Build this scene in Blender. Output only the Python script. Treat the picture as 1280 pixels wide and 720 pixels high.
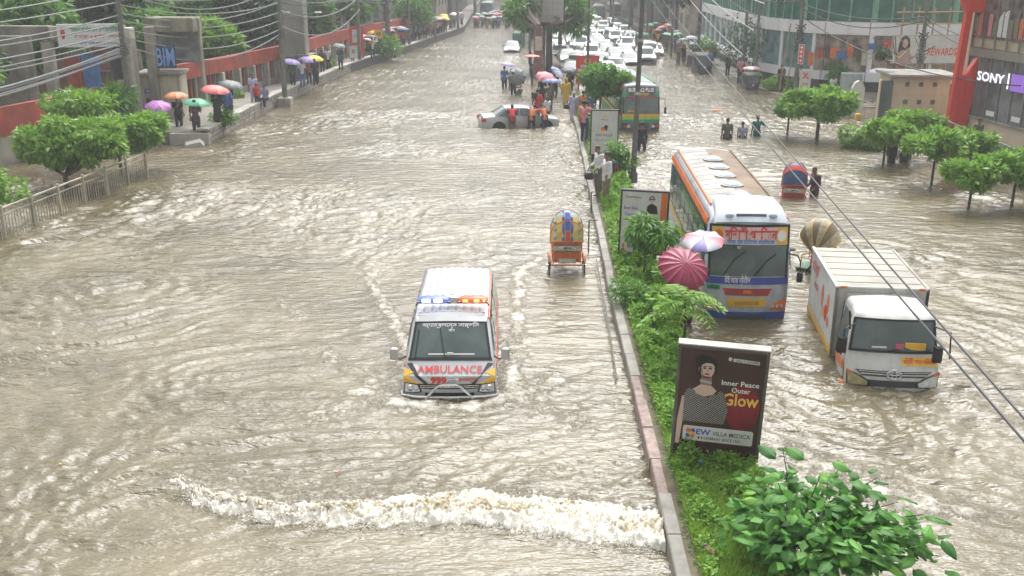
import bpy, bmesh, math, random
import numpy as np
from math import sin, cos, pi, radians, atan2, sqrt
from mathutils import Vector, Matrix
random.seed(7)
RNG = np.random.default_rng(7)
for _o in list(bpy.data.objects): bpy.data.objects.remove(_o)
SC = bpy.context.scene
COL = SC.collection
# ------------------------------------------------------------------ camera: standing on a footbridge 8.3 m above the water
cam = bpy.data.objects.new('camera', bpy.data.cameras.new('camera'))
COL.objects.link(cam)
cam.location = (0, 0, 8.3)
cam.rotation_euler = (radians(90 - 18.1), 0, radians(2.22))
cam.data.sensor_width = 36; cam.data.lens = 34.4
cam.data.clip_start = 0.1; cam.data.clip_end = 3000
SC.camera = cam
# ------------------------------------------------------------------ overcast monsoon daylight
SC.view_settings.view_transform = 'Standard'; SC.view_settings.look = 'None'
SC.view_settings.exposure = 0.90; SC.view_settings.gamma = 1
SUN_EL, SUN_AZ = radians(56), radians(8)
W = bpy.data.worlds.new('World'); SC.world = W; W.use_nodes = True
wn = W.node_tree; wn.nodes.clear()
sky = wn.nodes.new('ShaderNodeTexSky'); sky.sky_type = 'NISHITA'; sky.sun_disc = False
sky.sun_elevation = SUN_EL; sky.sun_rotation = SUN_AZ
sky.air_density = 1.0; sky.dust_density = 6.0; sky.ozone_density = 1.0
hsv = wn.nodes.new('ShaderNodeHueSaturation'); hsv.inputs['Saturation'].default_value = 0.12
bg = wn.nodes.new('ShaderNodeBackground'); bg.inputs['Strength'].default_value = 0.15
wo = wn.nodes.new('ShaderNodeOutputWorld')
wn.links.new(sky.outputs[0], hsv.inputs['Color']); wn.links.new(hsv.outputs[0], bg.inputs['Color']); wn.links.new(bg.outputs[0], wo.inputs[0])
sl = bpy.data.lights.new('sun', 'SUN'); sl.energy = 1.05; sl.angle = radians(48); sl.color = (1, .98, .95)
so = bpy.data.objects.new('sun', sl); COL.objects.link(so)
so.rotation_euler = (radians(90) - SUN_EL, 0, -SUN_AZ + pi)
so.location = (0, 0, 40)

# ------------------------------------------------------------------ materials
MATS = {}
def mat(name, col, rough=.6, metal=0, var=.12, vscale=3., bump=0., bscale=30., spec=.5, trans=0, emit=None, estr=1., coat=0., dirt=0., obj_coord=True, alpha=1.):
    if name in MATS: return MATS[name]
    m = bpy.data.materials.new(name); m.use_nodes = True
    nt = m.node_tree; N = nt.nodes; L = nt.links
    b = N['Principled BSDF']
    col = tuple(col) + (1,)
    tc = N.new('ShaderNodeTexCoord')
    src = tc.outputs['Object']
    nz = N.new('ShaderNodeTexNoise'); nz.inputs['Scale'].default_value = vscale; nz.inputs['Detail'].default_value = 5
    L.new(src, nz.inputs['Vector'])
    mr = N.new('ShaderNodeMapRange'); mr.inputs[1].default_value = .3; mr.inputs[2].default_value = .7
    mr.inputs[3].default_value = 1 - var; mr.inputs[4].default_value = 1 + var
    L.new(nz.outputs[0], mr.inputs[0])
    mx = N.new('ShaderNodeVectorMath'); mx.operation = 'SCALE'; mx.inputs[0].default_value = col[:3]
    L.new(mr.outputs[0], mx.inputs['Scale'])
    out = mx.outputs[0]
    if dirt > 0:
        n2 = N.new('ShaderNodeTexNoise'); n2.inputs['Scale'].default_value = vscale * .6; n2.inputs['Detail'].default_value = 8; n2.inputs['Roughness'].default_value = .7
        mp = N.new('ShaderNodeMapping'); mp.inputs['Scale'].default_value = (1, 1, .25); L.new(src, mp.inputs[0]); L.new(mp.outputs[0], n2.inputs['Vector'])
        r2 = N.new('ShaderNodeMapRange'); r2.inputs[1].default_value = .46; r2.inputs[2].default_value = .68; r2.inputs[3].default_value = 0; r2.inputs[4].default_value = dirt
        L.new(n2.outputs[0], r2.inputs[0])
        mc = N.new('ShaderNodeMix'); mc.data_type = 'RGBA'; L.new(r2.outputs[0], mc.inputs[0]); L.new(out, mc.inputs[6]); mc.inputs[7].default_value = (.06, .055, .045, 1)
        out = mc.outputs[2]
    L.new(out, b.inputs['Base Color'])
    b.inputs['Roughness'].default_value = rough; b.inputs['Metallic'].default_value = metal
    b.inputs['Specular IOR Level'].default_value = spec
    if coat: b.inputs['Coat Weight'].default_value = coat; b.inputs['Coat Roughness'].default_value = .08
    if trans: b.inputs['Transmission Weight'].default_value = trans
    if alpha < 1: b.inputs['Alpha'].default_value = alpha
    if emit: b.inputs['Emission Color'].default_value = tuple(emit) + (1,); b.inputs['Emission Strength'].default_value = estr
    if bump:
        n3 = N.new('ShaderNodeTexNoise'); n3.inputs['Scale'].default_value = bscale; n3.inputs['Detail'].default_value = 6; L.new(src, n3.inputs['Vector'])
        bp = N.new('ShaderNodeBump'); bp.inputs['Strength'].default_value = bump; bp.inputs['Distance'].default_value = .02
        L.new(n3.outputs[0], bp.inputs['Height']); L.new(bp.outputs[0], b.inputs['Normal'])
    MATS[name] = m
    return m
def leafmat(name, c1, c2, rough=.45):
    """foliage: each leaf its own shade (random per mesh island), light passes through a little"""
    m = bpy.data.materials.new(name); m.use_nodes = True
    nt = m.node_tree; N = nt.nodes; L = nt.links; b = N['Principled BSDF']
    g = N.new('ShaderNodeNewGeometry'); oi = N.new('ShaderNodeObjectInfo')
    ad = N.new('ShaderNodeMath'); ad.operation = 'ADD'; L.new(g.outputs['Random Per Island'], ad.inputs[0]); L.new(oi.outputs['Random'], ad.inputs[1])
    fr = N.new('ShaderNodeMath'); fr.operation = 'FRACT'; L.new(ad.outputs[0], fr.inputs[0])
    mx = N.new('ShaderNodeMix'); mx.data_type = 'RGBA'; mx.inputs[6].default_value = (*c1, 1); mx.inputs[7].default_value = (*c2, 1)
    L.new(fr.outputs[0], mx.inputs[0]); L.new(mx.outputs[2], b.inputs['Base Color'])
    b.inputs['Roughness'].default_value = rough; b.inputs['Specular IOR Level'].default_value = .35
    tr = N.new('ShaderNodeBsdfTranslucent'); L.new(mx.outputs[2], tr.inputs[0])
    ms = N.new('ShaderNodeMixShader'); ms.inputs[0].default_value = .35
    L.new(b.outputs[0], ms.inputs[1]); L.new(tr.outputs[0], ms.inputs[2]); L.new(ms.outputs[0], N['Material Output'].inputs[0])
    MATS[name] = m; return m

# ------------------------------------------------------------------ mesh builder
class MB:
    def __init__(s): s.v = []; s.f = []; s.m = []
    def add(s, vs, fs, mi=0):
        k = len(s.v); s.v += [tuple(p) for p in vs]; s.f += [tuple(i + k for i in f) for f in fs]; s.m += [mi] * len(fs); return s
    def box(s, c, d, mi=0, rz=0, ry=0, rx=0, tap=1.):
        M = Matrix.Rotation(rz, 3, 'Z') @ Matrix.Rotation(ry, 3, 'Y') @ Matrix.Rotation(rx, 3, 'X')
        vs = [Vector(c) + M @ Vector((x * d[0] / 2 * (tap if z > 0 else 1), y * d[1] / 2 * (tap if z > 0 else 1), z * d[2] / 2)) for z in (-1, 1) for x, y in ((-1, -1), (1, -1), (1, 1), (-1, 1))]
        return s.add(vs, [(3, 2, 1, 0), (4, 5, 6, 7), (0, 1, 5, 4), (1, 2, 6, 5), (2, 3, 7, 6), (3, 0, 4, 7)], mi)
    def bbox(s, c, d, r=.03, mi=0, rz=0):
        """box with chamfered vertical and horizontal edges"""
        hx, hy, hz = d[0] / 2, d[1] / 2, d[2] / 2; r = min(r, hx * .9, hy * .9, hz * .9)
        M = Matrix.Rotation(rz, 3, 'Z'); rings = []
        for z, i in ((-hz, r), (-hz + r, 0), (hz - r, 0), (hz, r)):
            ax, ay = hx - i, hy - i
            rings.append([Vector(c) + M @ Vector((x, y, z)) for x, y in ((-ax + r, -ay), (ax - r, -ay), (ax, -ay + r), (ax, ay - r), (ax - r, ay), (-ax + r, ay), (-ax, ay - r), (-ax, -ay + r))])
        fs = []
        for k in range(3):
            for j in range(8): fs.append((k * 8 + j, k * 8 + (j + 1) % 8, (k + 1) * 8 + (j + 1) % 8, (k + 1) * 8 + j))
        fs += [tuple(range(7, -1, -1)), tuple(range(24, 32))]
        return s.add([p for r_ in rings for p in r_], fs, mi)
    def tube(s, pts, r, n=8, mi=0, cap=True, closed=False):
        P = [Vector(p) for p in pts]; R = r if isinstance(r, (list, tuple)) else [r] * len(P); up = None; vs = []
        K = len(P)
        for i, p in enumerate(P):
            if closed: t = P[(i + 1) % K] - P[i - 1]
            else: t = (P[min(i + 1, K - 1)] - P[max(i - 1, 0)])
            t = t.normalized() if t.length > 1e-9 else Vector((0, 0, 1))
            if up is None: up = t.orthogonal().normalized()
            up = (up - t * up.dot(t)); up = up.normalized() if up.length > 1e-6 else t.orthogonal().normalized()
            b = t.cross(up)
            vs += [p + (up * cos(2 * pi * j / n) + b * sin(2 * pi * j / n)) * R[i] for j in range(n)]
        fs = []
        for i in range(K if closed else K - 1):
            a = i * n; c = ((i + 1) % K) * n
            for j in range(n): fs.append((a + j, a + (j + 1) % n, c + (j + 1) % n, c + j))
        if cap and not closed: fs += [tuple(range(n - 1, -1, -1)), tuple(range((K - 1) * n, K * n))]
        return s.add(vs, fs, mi)
    def lathe(s, prof, n=16, c=(0, 0, 0), M=None, mi=0, cap=True):
        M = M or Matrix.Identity(3); c = Vector(c); vs = []
        for r, z in prof: vs += [c + M @ Vector((r * cos(2 * pi * j / n), r * sin(2 * pi * j / n), z)) for j in range(n)]
        fs = []
        for i in range(len(prof) - 1):
            for j in range(n): fs.append((i * n + j, i * n + (j + 1) % n, (i + 1) * n + (j + 1) % n, (i + 1) * n + j))
        if cap: fs += [tuple(range(n - 1, -1, -1)), tuple(range((len(prof) - 1) * n, len(prof) * n))]
        return s.add(vs, fs, mi)
    def ell(s, c, r, n=10, k=7, mi=0, M=None):
        prof = [(max(1e-4, sin(pi * i / k)), -cos(pi * i / k)) for i in range(k + 1)]
        A = Matrix.Diagonal(Vector(r)); A = (M @ A) if M else A
        return s.lathe(prof, n, c, A, mi, cap=False)
    def prism(s, poly, fn, d0, d1, mi=0):
        """poly in (a,b); fn(a,b,d) -> point; thickness from d0 to d1"""
        n = len(poly); vs = [fn(a, b, d0) for a, b in poly] + [fn(a, b, d1) for a, b in poly]
        return s.add(vs, [tuple(range(n - 1, -1, -1)), tuple(range(n, 2 * n))] + [(i, (i + 1) % n, n + (i + 1) % n, n + i) for i in range(n)], mi)
    def grid(s, fn, us, vs_, mi=0, flip=False):
        a = [fn(u, v) for v in vs_ for u in us]; n = len(us)
        fs = [(j * n + i, j * n + i + 1, (j + 1) * n + i + 1, (j + 1) * n + i) for j in range(len(vs_) - 1) for i in range(n - 1)]
        if flip: fs = [f[::-1] for f in fs]
        return s.add(a, fs, mi)
    def mesh(s, name, mats, smooth=False):
        me = bpy.data.meshes.new(name); me.from_pydata(s.v, [], s.f)
        for m in (mats if isinstance(mats, (list, tuple)) else [mats]): me.materials.append(m)
        if len(me.materials) > 1: me.polygons.foreach_set('material_index', s.m)
        if smooth: me.shade_smooth()
        me.update(); return me
    def build(s, name, mats, parent=None, smooth=False, fix=True):
        me = s.mesh(name, mats, False)
        if fix:
            bm = bmesh.new(); bm.from_mesh(me); bmesh.ops.recalc_face_normals(bm, faces=bm.faces); bm.to_mesh(me); bm.free()
        if smooth:
            me.shade_smooth()
            try: me.set_sharp_from_angle(angle=radians(smooth if smooth is not True else 40))
            except Exception: pass
        return link(name, me, parent)
def link(name, me, parent=None, loc=None, rz=None):
    o = bpy.data.objects.new(name, me); COL.objects.link(o)
    if parent: o.parent = parent
    if loc is not None: o.location = loc
    if rz is not None: o.rotation_euler = (0, 0, rz)
    return o
def tag(o, label=None, cat=None, group=None, kind=None):
    for k, v in (('label', label), ('category', cat), ('group', group), ('kind', kind)):
        if v: o[k] = v
    return o
def thing(name, label, cat, loc=(0, 0, 0), rz=0, group=None, parent=None):
    o = bpy.data.objects.new(name, None); COL.objects.link(o); o.location = loc; o.rotation_euler = (0, 0, rz)
    o.empty_display_size = .1
    return tag(o, label, cat, group)
def dup(o, loc=None, rz=None, label=None, scale=None, parent=None, swap=None, group=None):
    c = o.copy(); COL.objects.link(c)
    if parent: c.parent = parent
    for ch in list(o.children): dup(ch, parent=c, swap=swap)
    if swap and o.type == 'MESH' and len(o.material_slots):
        for i, sl_ in enumerate(c.material_slots):
            cur = o.material_slots[i].material
            if cur and cur.name in swap: sl_.link = 'OBJECT'; sl_.material = swap[cur.name]
    if loc is not None: c.location = loc
    if rz is not None: c.rotation_euler = (0, 0, rz)
    if scale is not None: c.scale = (scale,) * 3 if not hasattr(scale, '__len__') else scale
    if label: c['label'] = label
    if group: c['group'] = group
    return c
def text_mesh(body, bold=0., align='CENTER', shear=0):
    """lettering as flat triangulated 2-D mesh, height of a capital about 0.7"""
    cu = bpy.data.curves.new('t', 'FONT'); cu.body = body; cu.align_x = align; cu.align_y = 'CENTER'; cu.offset = bold; cu.shear = shear; cu.resolution_u = 2
    ob = bpy.data.objects.new('t', cu); COL.objects.link(ob)
    dg = bpy.context.evaluated_depsgraph_get(); me = bpy.data.meshes.new_from_object(ob.evaluated_get(dg))
    v = [tuple(p.co) for p in me.vertices]; f = [tuple(p.vertices) for p in me.polygons]
    bpy.data.objects.remove(ob); bpy.data.curves.remove(cu); bpy.data.meshes.remove(me)
    return v, f
def lettering(mb, body, fn, size, bold=0., width=None, mi=0, shear=0):
    """fn(a,b) maps sheet coordinates in metres (centre 0,0) to 3-D"""
    v, f = text_mesh(body, bold, shear=shear)
    if not v: return
    w = max(p[0] for p in v) - min(p[0] for p in v); cx = (max(p[0] for p in v) + min(p[0] for p in v)) / 2
    cy = (max(p[1] for p in v) + min(p[1] for p in v)) / 2
    sx = (width / w) if width else size
    hh = max(p[1] for p in v) - min(p[1] for p in v)
    mb.add([fn((p[0] - cx) * sx, (p[1] - cy) * size) for p in v], f, mi)

# ------------------------------------------------------------------ gradient noise for terrain and water
_perm = np.random.default_rng(3).permutation(512); _perm = np.concatenate([_perm, _perm, _perm])
_ga = np.random.default_rng(4).random(512) * 2 * np.pi
def pn(x, y):
    xi = np.floor(x).astype(np.int64); yi = np.floor(y).astype(np.int64); xf = x - xi; yf = y - yi; xi &= 511; yi &= 511
    def g(ix, iy, dx, dy):
        a = _ga[_perm[(_perm[ix & 511] + iy) & 511]]
        return np.cos(a) * dx + np.sin(a) * dy
    u = xf ** 3 * (xf * (xf * 6 - 15) + 10); v = yf ** 3 * (yf * (yf * 6 - 15) + 10)
    a = g(xi, yi, xf, yf); b = g(xi + 1, yi, xf - 1, yf); c = g(xi, yi + 1, xf, yf - 1); d = g(xi + 1, yi + 1, xf - 1, yf - 1)
    return (a + u * (b - a)) + v * ((c + u * (d - c)) - (a + u * (b - a)))
def fbm(x, y, o=4, g=.5):
    s = 0; a = 1
    for i in range(o): s = s + a * pn(x * 2 ** i + 17.3 * i, y * 2 ** i + 5.1 * i); a *= g
    return s
def sstep(a, b, x):
    t = np.clip((x - a) / (b - a), 0, 1); return t * t * (3 - 2 * t)
def big_mesh(name, V, F, mats, smooth=True, attrs=None):
    me = bpy.data.meshes.new(name); me.vertices.add(len(V)); me.vertices.foreach_set('co', np.asarray(V, dtype=np.float32).ravel())
    F = np.asarray(F, dtype=np.int32); k = F.shape[1]
    me.loops.add(F.size); me.loops.foreach_set('vertex_index', F.ravel())
    me.polygons.add(len(F)); me.polygons.foreach_set('loop_start', np.arange(0, F.size, k, dtype=np.int32)); me.polygons.foreach_set('loop_total', np.full(len(F), k, dtype=np.int32))
    for m in (mats if isinstance(mats, (list, tuple)) else [mats]): me.materials.append(m)
    me.update(calc_edges=True)
    if smooth: me.shade_smooth()
    for k_, a in (attrs or {}).items():
        at = me.attributes.new(k_, 'FLOAT', 'POINT'); at.data.foreach_set('value', np.asarray(a, dtype=np.float32))
    return me
def grid_faces(nx, ny):
    i = np.arange(nx - 1); j = np.arange(ny - 1); I, J = np.meshgrid(i, j); a = (J * nx + I).ravel()
    return np.stack([a, a + 1, a + nx + 1, a + nx], 1)
# ------------------------------------------------------------------ the flooded ground
def interp(Y, tab): return float(np.interp(Y, [t[0] for t in tab], [t[1] for t in tab]))
MED_L = [(-6, 1.86), (12, 1.83), (16, 1.78), (25, 1.6), (51, 1.44), (70, .9), (84, .1), (110, -1.2), (150, -3.2), (300, -12), (420, -18)]
MED_W = [(0, 1.9), (14, 1.85), (20, 1.55), (34, 1.6), (50, 1.5), (62, 1.25), (80, 1.0), (420, 1.0)]
LEFT_E = [(46, -16.8), (62, -17.3), (83, -16.7), (104, -14.6), (138, -11.9), (200, -15), (420, -26)]
WALL_L = [(20, -27), (38, -24.6), (52, -22.2), (62, -20.4), (72, -19.2), (88, -17.9 - .9), (110, -16.6), (140, -14.4), (200, -17.5), (420, -29)]
def med_l(Y): return interp(Y, MED_L)
def med_r(Y): return interp(Y, MED_L) + interp(Y, MED_W)
def bed(x, y):
    x = np.asarray(x, float); y = np.asarray(y, float)
    z = -.5 + .2 * sstep(40, 55, y) * (x < 1.5) - .25 * np.exp(-((x - 11) / 5) ** 2 - ((y - 46) / 14) ** 2)
    return np.maximum(z, -.5 + .34 * np.exp(-((x - .5) / 1.2) ** 2 - ((y - 27.4) / 1.8) ** 2))
def bedz(x, y): return float(bed(x, y))

m_asphalt = mat('wet_asphalt', (.05, .05, .05), .35, var=.2, bump=.3)
m_conc = mat('concrete', (.30, .285, .255), .8, var=.22, vscale=2, bump=.4, bscale=25, dirt=.45)
m_concL = mat('pale_concrete', (.42, .40, .36), .75, var=.15, vscale=2, bump=.3, bscale=25, dirt=.25)
m_soil = mat('median_soil', (.13, .11, .07), .95, var=.3, bump=.6, bscale=14)
xs = np.concatenate([np.linspace(-400, -40, 10), np.linspace(-36, 36, 73), np.linspace(40, 400, 10)])
ys = np.concatenate([np.linspace(-20, 70, 91), np.linspace(75, 420, 50), [600, 1200]])
X, Y = np.meshgrid(xs, ys)
Vv = np.stack([X.ravel(), Y.ravel(), bed(X, Y).ravel()], 1)
tag(link('road', big_mesh('road', Vv, grid_faces(len(xs), len(ys)), m_asphalt)), kind='structure')

# ---- water: muddy, chopped by wind and by wading traffic
FOAM = [  # polylines of broken water: points, half width, strength
    ([(-5.1, 26.0), (-4.5, 24.4), (-3.7, 22.4), (-3.25, 20.9), (-3.0, 19.0)], 0.15, 0.61),
    ([(-5.3, 27.6), (-5.1, 26.8), (-4.9, 26.3)], 0.17, 0.58),
    ([(-.75, 18.5), (-.72, 20.6), (-.75, 23.0), (-.85, 25.2), (-.7, 27.2), (-.2, 28.2), (.35, 28.8)], 0.17, 0.65),
    ([(-4.9, 20.3), (-4.1, 19.4), (-3.2, 18.5), (-3.0, 18.1)], 0.17, 0.54),
    ([(-3.8, 18.3), (-3.1, 17.85), (-2.5, 17.72), (-1.6, 17.72), (-.95, 17.85), (-.5, 18.3), (.1, 18.9)], 0.22, 0.68),
    ([(-7.2, 24.3), (-6.5, 23.2), (-6.2, 22.8)], 0.10, 0.43),
    ([(-3.1, 18.8), (-3.6, 17.9), (-4.4, 17.2)], 0.27, 0.43),
    ([(-.6, 18.9), (-.1, 17.9), (.5, 17.0)], 0.31, 0.47),
    ([(5.9, 15.4), (5.2, 14.9), (4.8, 14.5)], 0.24, 0.36),
    ([(4.6, 16.3), (5.5, 15.2), (6.3, 14.3), (7.2, 13.9)], 0.17, 0.36),
    ([(5.6, 14.4), (5.0, 14.9), (4.7, 15.5)], 0.27, 0.65), ([(6.6, 14.1), (5.9, 14.25), (5.4, 14.5)], 0.24, 0.68),
    ([(9.5, 16.2), (8.7, 17.5), (8.2, 18.7)], 0.20, 0.36),
    ([(11.6, 37.8), (12.4, 37.6), (13.4, 37.9)], 0.20, 0.43), ([(8, 44), (6.5, 45), (5.3, 46.5)], 0.17, 0.36),
    ([(.6, 54.5), (1.2, 52.5), (.9, 50.5)], 0.34, 0.58), ([(-4, 53), (-1.5, 52.6), (.9, 53.8)], 0.26, 0.43),
]
def seg_dist(X, Y, pts):
    d = np.full(X.shape, 1e9)
    for (ax, ay), (bx, by) in zip(pts[:-1], pts[1:]):
        t = np.clip(((X - ax) * (bx - ax) + (Y - ay) * (by - ay)) / ((bx - ax) ** 2 + (by - ay) ** 2), 0, 1)
        d = np.minimum(d, np.hypot(X - ax - t * (bx - ax), Y - ay - t * (by - ay)))
    return d
BRK = [(-6.3, 14.35), (-5.7, 13.85), (-5.2, 13.6), (-4.1, 13.28), (-2.8, 13.26), (-1.2, 13.42), (-.3, 13.2), (.6, 12.98), (1.8, 12.8)]   # the breaking wave's foot
def brk_y(x): return np.interp(x, [p[0] for p in BRK], [p[1] for p in BRK])
def water_h(X, Y):
    wx = X + .9 * pn(X * .17 + 3, Y * .17) + .25 * pn(X * .8, Y * .8 + 9); wy = Y + .9 * pn(X * .17 + 40, Y * .17 + 7) + .25 * pn(X * .8 + 31, Y * .8)
    right = sstep(2.5, 6.5, X)
    ang = -.18 + .62 * right + .35 * pn(X * .07, Y * .06) * 2 + .55 * pn(X * .22 + 5, Y * .17 + 3) + .25 * sstep(-6, -1, X) * (1 - right)
    c, s_ = np.cos(ang), np.sin(ang)
    a = wx * c - wy * s_; b = wx * s_ + wy * c
    def ridge(n): return .5 - np.abs(n) * 1.9
    far = .82 + .30 * sstep(45, 110, Y) - .12 * sstep(18, 30, Y) * sstep(-14, -6, X) * (X < 1.4)
    gate = .32 + .98 * sstep(-.35, .4, pn(X * .11 + 8, Y * .13 + 2) + .25 * pn(X * .4, Y * .4))
    h = .095 * ridge(pn(a * .5, b * 1.25)) + .062 * ridge(pn(a * 1.1 + 9, b * 2.7 + 4)) + .034 * ridge(pn(a * 2.2, b * 5.0)) + .07 * pn(a * .26, b * .5)
    h = h * far * gate * (.98 + .35 * sstep(-5, -11, X) * (1 - sstep(30, 45, Y)))
    h += .004 * pn(X * 7, Y * 11)
    # quieter grey water in the lee of the breaker and along the median
    calm = 1 - .72 * sstep(0, 1.0, brk_y(X) + .1 - Y) * (X < 3) * sstep(-9, -5, X)
    calm = calm * (1 - .5 * sstep(-1.0, .2, X) * (X < 2) * sstep(15, 17, Y) * (1 - sstep(25, 29, Y)))
    h *= calm
    churn = np.exp(-((X + 2) / 4.5) ** 4) * sstep(13.2, 13.9, Y) * (1 - sstep(15.2, 18.0, Y))
    h += churn * (.03 * np.abs(fbm(X * 1.6, Y * 2.2, 4)) - .008)
    return h
dys = [8.0]
while dys[-1] < 60: dys.append(dys[-1] + max(.052, .0034 * dys[-1]))
while dys[-1] < 420: dys.append(dys[-1] + max(.2, .0075 * dys[-1]))
dys = np.array([-20, 0, 4, 6.5] + dys + [600, 1200])
dxs = np.concatenate([[-400, -120, -60], np.arange(-40, -24, .3), np.arange(-24, -9, .11), np.arange(-9, 9, .066), np.arange(9, 26, .11), np.arange(26, 42, .4), [60, 120, 400]])
X, Y = np.meshgrid(dxs, dys)
Zw = water_h(X, Y); foam = np.zeros_like(X)
for pts, hw, st in FOAM:
    x0, x1 = min(p[0] for p in pts) - 1.5, max(p[0] for p in pts) + 1.5; y0, y1 = min(p[1] for p in pts) - 1.5, max(p[1] for p in pts) + 1.5
    mk = (X > x0) & (X < x1) & (Y > y0) & (Y < y1)
    d = seg_dist(X[mk], Y[mk], pts); wb = .55 + 1.5 * np.clip(.45 + fbm(X[mk] * 1.9, Y[mk] * 1.9, 3), 0, 1.2); e = np.exp(-(d / (hw * wb)) ** 2)
    foam[mk] = np.maximum(foam[mk], st * (.72 * e + .38 * np.exp(-(d / (hw * 3.5)) ** 2)) * (.65 + .7 * wb / 1.5)); Zw[mk] += e * (.05 * st + .05 * np.abs(fbm(X[mk] * 5, Y[mk] * 5, 3)))
by = brk_y(X); inx = sstep(-6.6, -5.6, X) * (X < 2.2)
foam = np.maximum(foam, inx * np.exp(-(np.clip(Y - by - .5, 0, 9) / 1.1) ** 2) * (Y > by + .05) * .62)
foam = np.maximum(foam, .34 * np.exp(-((X - .2) / 2.2) ** 2 - ((Y - 15.2) / 1.2) ** 2))
foam = np.maximum(foam, .3 * np.exp(-((X + 1.8) / 2.6) ** 2 - ((Y - 16.6) / .9) ** 2))
foam = foam + .10 * sstep(70, 30, Y) * sstep(.15, .5, pn(X * .6, Y * .9) + pn(X * .2, Y * .2))
m = bpy.data.materials.new('flood_water'); m.use_nodes = True; MATS['flood_water'] = m
nt = m.node_tree; N = nt.nodes; L = nt.links; b = N['Principled BSDF']
at = N.new('ShaderNodeAttribute'); at.attribute_name = 'foam'
tc = N.new('ShaderNodeTexCoord')
def noise(scale, det, rg=.55, vec=None, sc=(1, 1, 1)):
    n = N.new('ShaderNodeTexNoise'); n.inputs['Scale'].default_value = scale; n.inputs['Detail'].default_value = det; n.inputs['Roughness'].default_value = rg
    mp = N.new('ShaderNodeMapping'); mp.inputs['Scale'].default_value = sc; L.new(tc.outputs['Object'], mp.inputs[0]); L.new(mp.outputs[0], n.inputs['Vector']); return n
silt = noise(.30, 6); cr = N.new('ShaderNodeValToRGB'); L.new(silt.outputs[0], cr.inputs[0])
cr.color_ramp.elements[0].position = .35; cr.color_ramp.elements[0].color = (.105, .087, .047, 1)
cr.color_ramp.elements[1].position = .68; cr.color_ramp.elements[1].color = (.208, .178, .112, 1)
fn = noise(5, 10, .78); 
f1 = N.new('ShaderNodeMath'); f1.operation = 'MULTIPLY_ADD'; L.new(at.outputs['Fac'], f1.inputs[0]); f1.inputs[1].default_value = .34; 
f1b = N.new('ShaderNodeMath'); f1b.operation = 'SUBTRACT'; L.new(fn.outputs[0], f1b.inputs[0]); f1b.inputs[1].default_value = .66; L.new(f1b.outputs[0], f1.inputs[2])
f2 = N.new('ShaderNodeMapRange'); f2.inputs[1].default_value = 0; f2.inputs[2].default_value = .22; L.new(f1.outputs[0], f2.inputs[0])
mx = N.new('ShaderNodeMix'); mx.data_type = 'RGBA'; L.new(f2.outputs[0], mx.inputs[0]); L.new(cr.outputs[0], mx.inputs[6]); mx.inputs[7].default_value = (.72, .68, .58, 1)
L.new(mx.outputs[2], b.inputs['Base Color'])
rr = N.new('ShaderNodeMapRange'); rr.inputs[3].default_value = .07; rr.inputs[4].default_value = .6; L.new(f2.outputs[0], rr.inputs[0]); L.new(rr.outputs[0], b.inputs['Roughness'])
b.inputs['IOR'].default_value = 1.5
b1 = noise(2.1, 4, .6, sc=(.6, 1.7, 1)); b2 = noise(11, 3, .5, sc=(.7, 1.5, 1)); ba = N.new('ShaderNodeMath'); ba.operation = 'MULTIPLY_ADD'; L.new(b2.outputs[0], ba.inputs[0]); ba.inputs[1].default_value = .16; L.new(b1.outputs[0], ba.inputs[2])
bf = N.new('ShaderNodeMath'); bf.operation = 'MULTIPLY_ADD'; L.new(f2.outputs[0], bf.inputs[0]); bf.inputs[1].default_value = .25; L.new(ba.outputs[0], bf.inputs[2])
bp = N.new('ShaderNodeBump'); bp.inputs['Strength'].default_value = 1.; bp.inputs['Distance'].default_value = .085; L.new(bf.outputs[0], bp.inputs['Height']); L.new(bp.outputs[0], b.inputs['Normal'])
Vv = np.stack([X.ravel(), Y.ravel(), Zw.ravel()], 1)
tag(link('water', big_mesh('water', Vv, grid_faces(len(dxs), len(dys)), m, attrs={'foam': foam.ravel()})), kind='structure')

# ---- the breaking wave thrown up across the carriageway
m_foam = bpy.data.materials.new('wave_foam'); m_foam.use_nodes = True; MATS['wave_foam'] = m_foam
nt = m_foam.node_tree; N = nt.nodes; L = nt.links; b = N['Principled BSDF']
at = N.new('ShaderNodeAttribute'); at.attribute_name = 'foam'; cr = N.new('ShaderNodeValToRGB'); L.new(at.outputs['Fac'], cr.inputs[0])
e = cr.color_ramp.elements; e[0].position = .08; e[0].color = (.30, .25, .165, 1); e[1].position = .8; e[1].color = (.86, .83, .74, 1); q = e.new(.38); q.color = (.52, .44, .29, 1)
L.new(cr.outputs[0], b.inputs['Base Color']); b.inputs['Roughness'].default_value = .38
tc = N.new('ShaderNodeTexCoord'); n1 = N.new('ShaderNodeTexNoise'); n1.inputs['Scale'].default_value = 30; n1.inputs['Detail'].default_value = 6; L.new(tc.outputs['Object'], n1.inputs['Vector'])
bp = N.new('ShaderNodeBump'); bp.inputs['Strength'].default_value = .8; bp.inputs['Distance'].default_value = .02; L.new(n1.outputs[0], bp.inputs['Height']); L.new(bp.outputs[0], b.inputs['Normal'])
us = np.arange(-6.35, 1.80, .014); vs = np.linspace(-.25, 1.15, 84)
U, V = np.meshgrid(us, vs)
rag = .16 * fbm(U * 1.7, U * 0 + 3, 5, .62) + .10 * fbm(U * 5, V * 3 + 7, 4, .6)           # ragged foot
fade = sstep(-6.35, -4.6, U)
A = V + rag
hh = (.05 + .10 * fade) * (1 + .5 * pn(U * .9, U * 0 + 1) + .5 * pn(U * 2.6, V * 2))
prof = sstep(-.08, .30, A) * (1 - .85 * sstep(.30, .95, V))
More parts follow.
